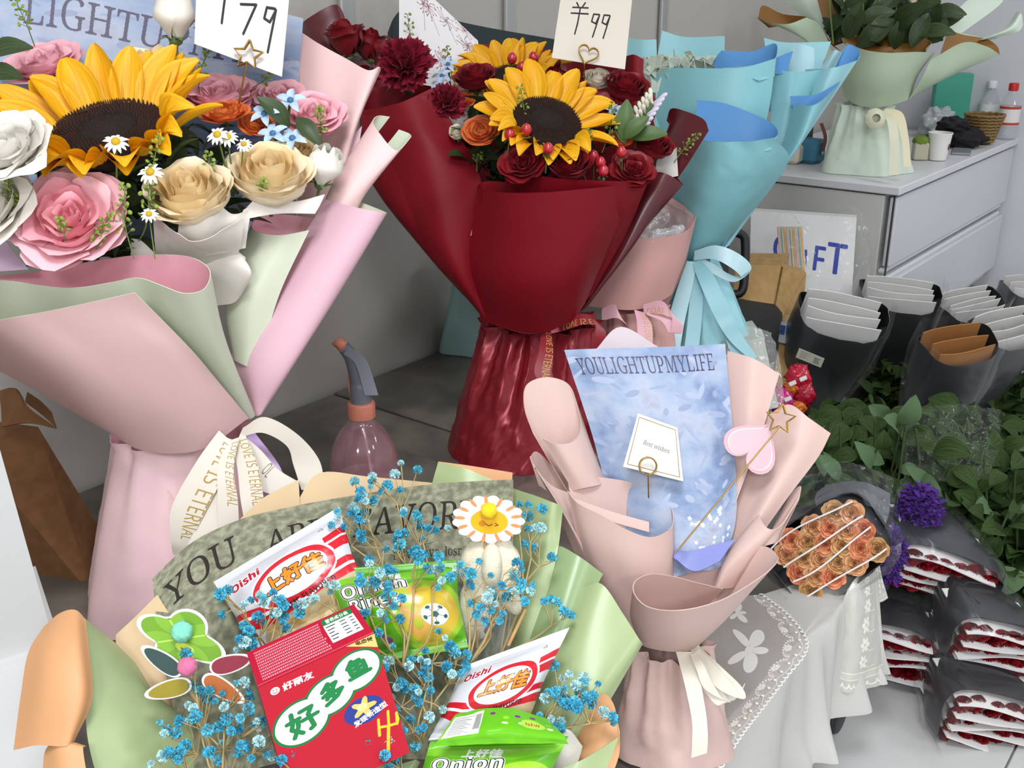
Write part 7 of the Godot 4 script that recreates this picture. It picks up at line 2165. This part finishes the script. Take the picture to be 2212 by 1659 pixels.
func build_bundles() -> void:
	var white := pal("#dedcd8", .8)
	var black := pal("#17181c", .28, {"spec": .6})
	var grey := pal("#2b2d31", .35, {"spec": .5})
	var kraft := pal("#a9733c", .8)
	var lean := func(a: float, u: float, f: float, sx: Vector3) -> Basis:
		var y := dirv(a, u, f)
		var x := (sx - y * sx.dot(y)).normalized()
		return Basis(x, y, x.cross(y))
	# standing sleeves
	var up1: Basis = lean.call(.06, .86, .5, rightv * .97 + head * -.25)
	var sl := rose_sleeve("black rose sleeve with a paper label and white dividers beside the carton", at(1822, 672, 2.36), up1, .195, .125, .42, 3, white, black, null)
	var c := Canvas.new(256, 160, Color("#d9d6c4"))
	for k in 6: c.im.fill_rect(Rect2i(18, 24 + k * 20, 70 - (k * 23) % 40, 6), Color("#7a5a48"))
	for k in 5: c.im.fill_rect(Rect2i(110, 40 + k * 20, 90 - (k * 31) % 40, 9), Color("#3c3a36"))
	part(sl, "paper_label", sheet_mesh([[Vector3(-.075, -.105, .068), Vector3(-.03, -.112, .0735), Vector3(-.015, -.115, .0745)], [Vector3(-.075, -.075, .0665), Vector3(-.03, -.082, .072), Vector3(-.015, -.085, .073)]], tex_mat(c.tex(), .5), white, .0006))
	rose_sleeve("black rose sleeve with white dividers standing before the drawers", at(1945, 628, 2.72), lean.call(.0, .9, .42, rightv * .95 + head * -.2), .20, .115, .42, 3, white, black, null)
	rose_sleeve("rose sleeve with curved white dividers by the end of the drawers", at(2098, 650, 2.95), lean.call(.05, .9, .42, rightv * .95 + head * .35), .19, .12, .42, 4, white, black, null)
	rose_sleeve("black rose sleeve with brown kraft dividers among leafy stems", at(2072, 735, 2.42), lean.call(-.05, .9, .42, rightv * .96 + head * .2), .165, .11, .42, 2, kraft, grey, null)
	rose_sleeve("black rose sleeve with loose white divider sheets behind kraft one", at(2185, 700, 2.6), lean.call(.1, .88, .46, rightv * .9 + head * .4), .19, .12, .42, 3, white, grey, null)
	rose_sleeve("rose sleeve with white dividers against the door frame strip", at(2225, 612, 3.2), lean.call(.0, .95, .3, rightv), .15, .1, .42, 2, white, black, null)
	# lying sleeves of red roses
	var red := pal("#8a0d1a", .5)
	rose_sleeve("red rose sleeve on top of the pile under grey board", at(2040, 1255, 1.80), lean.call(-.12, -.22, 1.0, rightv + Vector3.UP * -.26), .185, .085, .2, 3, white, grey, red)
	rose_sleeve("red rose sleeve leaning beside the trolley wheel", at(1922, 1425, 1.74), lean.call(-.3, -.02, 1.0, rightv * 1.0 + Vector3.UP * .02 + head * .15), .15, .10, .2, 3, white, black, red)
	rose_sleeve("red rose sleeve with torn white dividers in the middle of the pile", at(2158, 1418, 1.69), lean.call(.0, -.12, 1.0, rightv + Vector3.UP * -.18), .165, .10, .2, 4, white, black, red)
	rose_sleeve("red rose sleeve lowest in the pile on the floor tiles", at(2155, 1575, 1.62), lean.call(.0, -.05, 1.0, rightv + Vector3.UP * -.2), .18, .09, .2, 4, white, black, red)
	# orange roses on the trolley corner
	var ob: Basis = lean.call(-.35, .42, .82, rightv * .8 + head * .6 + Vector3.UP * .12)
	var oc := at(1788, 1185, 1.50)
	rose_sleeve("orange rose sleeve lying on the corner of the lace cloth", oc, ob, .16, .115, .15, 3, white, grey, null, 4, true, .0, -.003)
	var om := [pal("#d9a070", .55, {"back": "#3a2412"}), pal("#de8a62", .55, {"back": "#3a2412"}), pal("#c99c66", .55, {"back": "#3a2412"})]
	for k in 3:
		for i in 7:
			var z := .115 * (-.39 + .78 * (k + .5) / 3) + (.0065 if i % 2 == 0 else -.0065)
			var x := .16 * .40 * ((i + .5) / 7 * 2.0 - 1.0)
			flower("faded_orange_rose", ["faded orange rose in the row under the grey board", "faded orange rose in the middle row of the sleeve on the trolley", "faded orange rose in the row nearest the lace cloth edge"][k], "garden", oc + ob * Vector3(x, -.012, z), (ob.y + ob.x * rnd(-.2, .2)).normalized(), .0178, om[(i + k) % 3], "orange roses in the sleeve on the trolley, row %d" % k)
	var gb := thing("grey_board", "crumpled grey board flap in film over the orange roses", "board", at(1845, 1090, 1.56))
	sheet(gb, "board", [[1765, 1100, 1.56, 1840, 1122, 1.50, 1905, 1158, 1.50], [1762, 1075, 1.60, 1845, 1080, 1.54, 1918, 1110, 1.53], [1785, 1050, 1.65, 1860, 1045, 1.60, 1922, 1070, 1.58]], pal("#55585e", .4), pal("#55585e", .5), 18, 12, .002, .003, 8)
	sheet(gb, "film", [[1690, 1130, 1.55, 1800, 1140, 1.49, 1920, 1190, 1.49], [1700, 1070, 1.60, 1820, 1060, 1.53, 1928, 1090, 1.52], [1730, 1020, 1.68, 1830, 1010, 1.63, 1925, 1040, 1.62]], film_mat(), film_mat(), 30, 22, .0004, .010, 7)
	for a in [[2045, 1190, 1.85, .17], [2175, 1350, 1.78, .15], [1935, 1330, 1.83, .13]]:
		var bd := thing("grey_board", {2045: "grey board lid on the topmost red rose sleeve", 2175: "black board lid on the middle red rose sleeve", 1935: "black board lid on the sleeve beside the trolley wheel"}[a[0]], "board", at(a[0], a[1], a[2]))
		var k: float = a[3] / 1.85 * 2290 * .5
		sheet(bd, "board", [[a[0] - k, a[1] + 12, a[2] - .03, a[0], a[1] + 38, a[2] - .05, a[0] + k, a[1] + 62, a[2] - .03], [a[0] - k * .8, a[1] - 30, a[2] + .06, a[0] + 10, a[1] - 15, a[2] + .05, a[0] + k * 1.05, a[1] + 5, a[2] + .06]], pal("#2a2c31" if a[0] != 2045 else "#3b3e44", .35), black, 14, 8, .002, .002, 8)
	# leafy stems of the bundles
	var rl := pal("#ffffff", .65, {"tex": meshes_tex("leaf"), "spec": .25})
	var lm := [rl, rl, rl, pal("#566e4c", .6, {"spec": .25})]
	var L := [
		["leafy rose stems behind the orange rose sleeve", 1850, 1000, 2.0, .13, .07, .08, 46],
		["leafy rose stems in the shade under the labelled sleeve", 1800, 960, 2.2, .12, .06, .06, 40],
		["leafy rose stems between the kraft sleeve and the purple net", 1990, 1010, 2.1, .14, .09, .1, 60],
		["leafy rose stems behind the topmost red rose sleeve", 2130, 1090, 2.0, .13, .1, .1, 60],
		["leafy rose stems beside the red rose pile at the frame", 2190, 1200, 1.9, .08, .09, .08, 40],
		["leafy rose stems under the sleeve with kraft dividers", 2130, 1000, 2.2, .15, .06, .08, 46]]
	for a in L:
		var o := at(a[1], a[2], a[3])
		var t := thing("leafy_rose_stems", a[0], "foliage", o, "leafy stems of the rose bundles")
		for i in a[7]:
			var p: Vector3 = rightv * rnd(-1, 1) * a[4] + Vector3.UP * rnd(-1, 1) * a[5] - head * rnd(-1, 1) * a[6]
			part(t, "leaf", rose_leaf_mesh(), lm[0 if rng.randf() < .55 else rng.randi_range(1, 3)], leaf_xf(p, dirv(rnd(-1, 1), rnd(-.7, .6), rnd(-.2, .8)), dirv(rnd(-.4, .4), .7, .6), rnd(.04, .068)))
		for i in 9:
			var p: Vector3 = o + rightv * rnd(-1, 1) * a[4] * .8 + Vector3.UP * a[5] - head * rnd(-.5, .5) * a[6]
			wire(t, "stem", [p, p + Vector3(rnd(-.02, .02), -a[5], rnd(-.02, .02)), p + Vector3(rnd(-.03, .03), -a[5] * 2.2, rnd(-.03, .03))], .0025, pal("#3c4f26", .6), 5)
	for a in [[1870, 985, 1.93, 1855, 960, "broad pale leaf highest behind the orange rose sleeve"], [1800, 1010, 1.9, 1775, 985, "pale leaf touching the film over the orange roses"], [1990, 1030, 1.95, 1965, 1010, "round green leaf above the purple net"]]:
		var p := at(a[0] + 12, a[1] + 26, a[2])
		var o := single("rose_leaf", a[5], "leaf", leaf_mesh(), lm[3], Vector3.ZERO, "broad leaves over the bundles")
		o.transform = leaf_xf(p, at(a[3], a[4], a[2] - .02) - p, dirv(.2, .5, .8), .062)
	for a in [[1850, 990, 2.32, .17, .10], [2010, 1030, 2.25, .17, .12], [2150, 1090, 2.2, .15, .14], [2200, 1250, 1.98, .1, .12], [1960, 1290, 2.0, .1, .1], [2120, 1000, 2.35, .16, .08], [1960, 860, 2.85, .2, .14], [2170, 850, 2.9, .2, .16]]:
		greenery("shaded leaves and stems deep in the rose bundles %s" % {1850: "behind the orange roses", 2010: "behind the purple net", 2150: "above the red rose pile", 2200: "beside the red rose pile", 2120: "under the kraft sleeve", 2170: "before the end of the drawers", 1960: "under the topmost red roses" if a[2] < 2.5 else "behind the standing black sleeves"}[a[0]], at(a[0], a[1], a[2]), Vector3(a[3], a[4], a[3] * .7), 420, .06, lm[0])
	var ff := thing("film_scrap", "crinkled clear film lying over leafy stems below the kraft sleeve", "film", at(2050, 980, 1.98))
	sheet(ff, "film", [[1960, 1060, 1.96, 2040, 1050, 1.92, 2130, 1040, 1.95], [1950, 980, 2.02, 2050, 970, 1.99, 2150, 975, 2.02], [1970, 890, 2.10, 2060, 880, 2.08, 2160, 890, 2.10]], film_mat(), film_mat(), 44, 34, .0004, .014, 6)
	# purple net sleeve
	for q in [[1922, 1205, .018, .05, "lower"], [1985, 1110, .036, .055, "upper"]]:
		greenery("purple fluffy net tuft, the %s one between leafy stems and red roses" % q[4], at(q[0], q[1], 1.86 if q[1] < 1150 else 1.74), Vector3(q[2], q[3], q[2]), 1500, .014, pal("#471a7a", .9, {"rim": .6}), "purple_net", "net")
	build_clutter()

func build_clutter() -> void:
	var film := film_mat()
	var kraft := pal("#ffffff", .85, {"tex": tex_mix("#a5824f", "#b5935f", .03, 41, 4), "tri": 3.0})
	# white shopping bag with blue lettering
	var c := Canvas.new(640, 512, Color("#d3d2cf"))
	c.text("G", sans, Vector2(110, 360), 250, Color("#2a3c93"), .08)
	c.text("F", sans, Vector2(365, 372), 190, Color("#2a3c93"), .06, .9, 0, 4)
	c.text("T", sans, Vector2(455, 392), 240, Color("#2a3c93"), .06, 1, 0, 4)
	c.im.fill_rect(Rect2i(318, 215, 22, 165), Color("#2a3c93"))
	var gt := thing("gift_bag", "white bag with blue GIFT lettering in clear film beside drawers", "bag", at(1725, 560, 2.86))
	var f := [at(1618, 640, 2.82), at(1622, 455, 2.90), at(1850, 470, 2.92), at(1838, 662, 2.84)]
	hexa(gt, "body", [f[0], f[1], f[2], f[3]], head * .035 + rightv * .012, pal("#d3d2cf", .6))
	var fl := local(f)
	var mq := MB.new()
	var off := -head * .0015
	mq.quad(fl[0] + off, fl[1] + off, fl[2] + off, fl[3] + off)
	part(gt, "print", mq.mesh(), tex_mat(c.tex(), .6))
	sheet(gt, "clear_film", [[1770, 660, 2.80, 1820, 665, 2.77, 1870, 660, 2.80], [1775, 560, 2.82, 1820, 560, 2.79, 1872, 560, 2.82], [1790, 490, 2.86, 1830, 470, 2.83, 1868, 490, 2.86], [1800, 460, 2.9, 1830, 450, 2.88, 1860, 465, 2.9]], film, film, 34, 30, .0004, .012, 6)
	# drinking straws in a bag
	var st := thing("straw_pack", "pack of pastel drinking straws in clear film before gift bag", "straws", at(1710, 530, 2.74))
	var cols := ["#d9a295", "#cfd0c8", "#8fc3c6", "#cbb98a", "#d8b06a", "#d8c8c0"]
	for i in 18:
		var x := 1680.0 + i * 3.1
		part(st, "straw", tube_mb(local([at(x + 8, 600, 2.70 + .012 * (i % 3)), at(x, 490, 2.76 + .012 * (i % 3))]), .0021, .0021, 6).mesh(), pal(cols[i % 6], .5))
	sheet(st, "clear_film", [[1670, 600, 2.68, 1710, 605, 2.66, 1770, 600, 2.70], [1665, 520, 2.71, 1710, 520, 2.69, 1765, 520, 2.73], [1675, 470, 2.76, 1695, 455, 2.76, 1725, 475, 2.77]], film, film, 24, 22, .0004, .009, 9)
	# cartons, black case and handle
	var cb := thing("shipping_carton", "brown corrugated carton with tape in front of the gift bag", "box", at(1660, 650, 2.56))
	hexa(cb, "box", [at(1578, 690, 2.52), at(1590, 572, 2.58), at(1688, 573, 2.60), at(1660, 725, 2.54)], head * .12 + rightv * .05, kraft)
	hexa(cb, "side_panel", [at(1662, 726, 2.53), at(1692, 578, 2.59), at(1742, 590, 2.66), at(1732, 700, 2.62)], head * .05, kraft)
	hexa(cb, "lower_panel", [at(1668, 835, 2.42), at(1690, 700, 2.50), at(1732, 705, 2.53), at(1714, 830, 2.46)], head * .08 + rightv * .02, kraft)
	sheet(cb, "tape", [[1672, 735, 2.465, 1695, 742, 2.47, 1718, 738, 2.485], [1680, 694, 2.485, 1705, 696, 2.49, 1725, 698, 2.50]], pal("#b9bcc0", .25), pal("#b9bcc0", .25), 8, 6)
	for k in 2: sheet(cb, "tape_print", [[1684 + k * 20, 720, 2.468, 1694 + k * 20, 722, 2.47], [1687 + k * 20, 702, 2.475, 1697 + k * 20, 704, 2.477]], pal("#274a86", .4), pal("#274a86", .4), 3, 3)
	var bc := thing("black_case", "flat matt black case below the carton", "box", at(1630, 700, 2.46))
	hexa(bc, "body", [at(1570, 715, 2.42), at(1566, 648, 2.50), at(1690, 676, 2.50), at(1680, 742, 2.43)], head * .1, pal("#1d1c1b", .7))
	var bh := thing("equipment_stand", "thick black plastic loop of a stand behind the satin bow", "stand", at(1590, 560, 2.5))
	wire(bh, "frame", curve([at(1545, 560, 2.5), at(1555, 515, 2.5), at(1580, 503, 2.5), at(1604, 508, 2.5), at(1610, 530, 2.5), at(1608, 600, 2.5), at(1600, 632, 2.5), at(1570, 640, 2.5), at(1556, 680, 2.5)], 30), .0105, pal("#121214", .5), 10)
	hexa(bh, "post", [at(1552, 700, 2.5), at(1552, 520, 2.51), at(1575, 520, 2.51), at(1572, 700, 2.5)], head * .03, pal("#121214", .5))
	var fo := thing("foam_box", "pale foam box in cloudy film at the end of the side table", "box", at(1640, 790, 2.28))
	hexa(fo, "body", [at(1560, 905, 2.2), at(1575, 745, 2.26), at(1650, 728, 2.28), at(1682, 880, 2.2)], head * .12, pal("#b9bcb0", .7))
	hexa(fo, "top", [at(1560, 742, 2.26), at(1590, 698, 2.36), at(1645, 712, 2.36), at(1652, 730, 2.28)], Vector3.DOWN * .02, pal("#c3c6ba", .6))
	sheet(fo, "film", [[1555, 890, 2.18, 1620, 890, 2.16, 1690, 880, 2.18], [1565, 800, 2.21, 1625, 800, 2.19, 1685, 800, 2.21], [1580, 715, 2.28, 1630, 710, 2.25, 1665, 720, 2.26]], pal("#dfe3dc", .15, {"alpha": .2}), pal("#dfe3dc", .15, {"alpha": .2}), 26, 22, .0004, .009, 8)
	var pk := thing("pink_packets", "crumpled magenta and orange plastic packets behind the heart card", "packet", at(1715, 840, 2.3))
	for a in [[1690, 868, "#c4177a", 26, 34], [1725, 815, "#b3132f", 26, 28], [1738, 850, "#a3122b", 22, 26], [1708, 838, "#d1701f", 16, 14], [1722, 880, "#c9681c", 20, 16]]:
		part(pk, "packet", ball_mb(Vector3(a[3], a[4], 16) / 1000.0, 20, 14, .5, 2.5).mesh(), pal(a[2], .2, {"spec": .6}), Transform3D(Basis(rightv, upv, -fwd), at(a[0], a[1], 2.28) - org))
	for a in [[1712, 828], [1735, 818], [1702, 862]]:
		part(pk, "white_tag", box(Vector3(.016, .009, .003), .001), pal("#d9d5d0", .6), Transform3D(Basis(rightv, upv, -fwd) * Basis(Vector3.BACK, .4), at(a[0], a[1], 2.25) - org))
	build_unit_things()

func build_unit_things() -> void:
	var Y := .5705
	var cup := thing("paper_cup", "white paper cup with brown stamp on the white drawers", "cup", on_y(2024, 346, Y))
	part(cup, "body", lathe_mb([Vector2(0, .001), Vector2(.026, .001), Vector2(.027, .004), Vector2(.036, .083), Vector2(.038, .085), Vector2(.0375, .088), Vector2(.035, .087), Vector2(.026, .006), Vector2(0, .005)], 36).mesh(), pal("#e6e3dc", .6))
	var st := []
	for k in 14: st.append(Vector2(cos(TAU * k / 14) * .006, sin(TAU * k / 14) * .011))
	part(cup, "stamp", plate_mb(st, .0006).mesh(), pal("#6d4a44", .6), Transform3D(Basis(rightv, Vector3.UP, -head).rotated(Vector3.UP, .8), Vector3(0, .045, 0) + (rightv * .72 - head * .69) * .0325))
	var pot := thing("glass_cube_planter", "small cube planter with green moss beside the paper cup", "planter", on_y(1985, 345, Y))
	part(pot, "cube", box(Vector3(.045, .055, .045), .004), pal("#b8b49c", .4), Transform3D(Basis(Vector3.UP, .5), Vector3(0, .0285, 0)))
	part(pot, "moss", ball_mb(Vector3(.026, .016, .026), 16, 10, .4, 5).mesh(), pal("#6f8a2e", .9), Transform3D(Basis(), Vector3(0, .06, 0)))
	var cl := thing("black_cloth", "crumpled black cloth lying beside the rattan basket", "cloth", on_y(2078, 318, Y))
	part(cl, "cloth", ball_mb(Vector3(.075, .036, .06), 44, 26, .5, 1.3).mesh(), pal("#131317", .85), Transform3D(Basis(Vector3.UP, -.6), Vector3(0, .032, 0)))
	part(cl, "fold", ball_mb(Vector3(.07, .025, .05), 40, 22, .5, 1.5).mesh(), pal("#131317", .85), Transform3D(Basis(Vector3.UP, .4), Vector3(-.01, .075, -.04)))
	var tr := thing("phone", "flat grey phone lying under the black cloth", "phone", on_y(2068, 330, Y))
	part(tr, "slab", box(Vector3(.13, .008, .06), .003), pal("#8f949b", .25), Transform3D(Basis(Vector3.UP, .25), Vector3(.01, .004, .01)))
	var bk := thing("rattan_basket", "round woven rattan basket in front of the bottles", "basket", on_y(2118, 311, Y))
	var rat := pal("#8a6d3f", .75)
	part(bk, "shell", lathe_mb([Vector2(0, .003), Vector2(.032, .003), Vector2(.04, .02), Vector2(.062, .098), Vector2(.06, .1), Vector2(.036, .02), Vector2(0, .01)], 30).mesh(), pal("#6d532e", .8))
	for k in 9:
		var r := lerpf(.04, .064, k / 8.0)
		var y := .014 + k * .0108
		var p := []
		for i in 37: p.append(Vector3(cos(TAU * i / 36) * r, y + .002 * sin(i * 2.6 + k), -sin(TAU * i / 36) * r))
		part(bk, "weave_strand", tube_mb(p, .0052, .0052, 6, false).mesh(), rat)
	for a in [[2127, 292, "#e4e6ea", "#d9dcda", "clear plastic water bottle with a white cap behind the basket", 0], [2172, 300, "#c9221b", "#e9e4e0", "clear plastic bottle with a red cap and red banded label", 1]]:
		var b := thing("plastic_bottle", a[4], "bottle", on_y(a[0], a[1], Y), "plastic bottles on the drawers")
		var h := .185
		part(b, "bottle", lathe_mb([Vector2(0, .001), Vector2(.033, .001), Vector2(.035, .008), Vector2(.035, .11), Vector2(.033, .125), Vector2(.018, .16), Vector2(.013, .168), Vector2(.013, .175)], 28, func(an, tt): return .015 * sin(tt * 60.0) if tt < .6 else 0.0).mesh(), pal("#dfe6ea", .06, {"alpha": .22}))
		part(b, "water", lathe_mb([Vector2(0, .003), Vector2(.0325, .004), Vector2(.0335, .1), Vector2(0, .1)], 24).mesh(), pal("#dde4e8", .04, {"alpha": .1}))
		part(b, "cap", lathe_mb([Vector2(.0145, .170), Vector2(.0165, .172), Vector2(.0165, .194), Vector2(.014, .197), Vector2(0, .197)], 20, func(an, tt): return .03 * sin(an * 14.0)).mesh(), pal(a[2], .4))
		part(b, "paper_band", lathe_mb([Vector2(.0358, .05), Vector2(.0358, .115)], 28).mesh(), pal(a[3], .5))
		if a[5] == 1:
			for y in [.052, .108]: part(b, "red_stripe", lathe_mb([Vector2(.0362, y), Vector2(.0362, y + .009)], 28).mesh(), pal("#b8442f", .5))
	var tb := thing("teal_bag", "teal green paper bag standing behind the mint bouquet", "bag", on_y(2055, 290, Y))
	part(tb, "body", box(Vector3(.05, .22, .13), .004), pal("#3fa38a", .5), Transform3D(Basis(Vector3.UP, .5), Vector3(0, .111, -.02)))
	var pl := thing("plastic_wrapping", "heap of crumpled clear and white plastic wrapping behind the mint bouquet", "plastic", on_y(2022, 296, Y))
	part(pl, "heap", ball_mb(Vector3(.075, .055, .06), 36, 22, .5, 1.6).mesh(), pal("#b9bfc0", .18, {"spec": .6}), Transform3D(Basis(), Vector3(0, .05, 0)))
	part(pl, "green_strip", ball_mb(Vector3(.06, .012, .03), 24, 10, .7, 3.0).mesh(), pal("#3f7a5a", .4), Transform3D(Basis(), Vector3(.01, .04, .05)))
	var bb := thing("blue_bag", "teal blue bag with brown strap beside the mint bouquet", "bag", on_y(1738, 350, Y))
	part(bb, "body", box(Vector3(.07, .075, .11), .012), pal("#3f7f9a", .5), Transform3D(Basis(Vector3.UP, -.2), Vector3(0, .038, 0)))
	part(bb, "dark_pocket", box(Vector3(.05, .12, .09), .012), pal("#22382f", .6), Transform3D(Basis(Vector3.UP, -.2), Vector3(.05, .061, -.05)))
	ribbon(bb, "strap", [bb.position + Vector3(-.01, .03, .058), bb.position + Vector3(.0, .08, .06), bb.position + Vector3(.03, .12, .03)], [Vector3(.018, 0, .004), Vector3(.018, 0, .004), Vector3(.018, 0, .004)], pal("#7d3a22", .5), pal("#7d3a22", .5), 12)
	part(bb, "button", ball_mb(Vector3(.007, .007, .004), 12, 8).mesh(), pal("#b9b9b9", .3, {"metal": .8}), Transform3D(Basis(), Vector3(-.012, .034, .06)))
	var wb := thing("white_pouch", "cream pouch corner beside the teal blue bag", "pouch", on_y(1712, 352, Y))
	part(wb, "body", box(Vector3(.05, .06, .06), .01), pal("#d9d2c3", .6), Transform3D(Basis(), Vector3(-.01, .031, 0)))

func setup() -> void:
	fwd = head * cos(PITCH) - Vector3.UP * sin(PITCH)
	upv = Vector3.UP * cos(PITCH) + head * sin(PITCH)
	rng.seed = 7
	noise.seed = 11
	noise.frequency = 0.03
	serif = SystemFont.new(); serif.font_names = PackedStringArray(["Droid Serif"])
	serif_bold = SystemFont.new(); serif_bold.font_names = PackedStringArray(["Droid Serif"]); serif_bold.font_weight = 700
	sans = SystemFont.new(); sans.font_names = PackedStringArray(["Droid Sans"])
	sans_bold = SystemFont.new(); sans_bold.font_names = PackedStringArray(["Droid Sans"]); sans_bold.font_weight = 700
	mono = SystemFont.new(); mono.font_names = PackedStringArray(["Droid Sans Mono"])

func _ready() -> void:
	setup()
	var cam := Camera3D.new()
	cam.name = "camera"
	cam.fov = 39.8235
	cam.near = 0.02
	cam.transform = Transform3D(Basis(rightv, upv, -fwd), eye)
	add_child(cam)
	cam.current = true
	var we := WorldEnvironment.new()
	we.name = "environment"
	var env := Environment.new()
	env.background_mode = Environment.BG_COLOR
	env.background_color = Color("#20242a")
	env.tonemap_mode = Environment.TONE_MAPPER_LINEAR
	env.tonemap_exposure = 1.12
	env.sdfgi_enabled = true
	env.ssao_enabled = true
	env.ssil_enabled = true
	we.environment = env
	add_child(we)
	for a in [[-1.7, 0.7, 5.0], [-0.9, 2.0, 3.4], [1.0, 2.1, 1.5], [2.8, 1.4, 1.7], [3.3, -0.2, 0.6], [0.2, -0.2, 2.3]]:
		ceiling_panel(a[0], a[1], a[2])
	build_room()
	build_tables()
	build_pink()
	build_red()
	build_blue()
	build_mint()
	build_mini()
	build_snack()
	build_bottle()
	build_bundles()
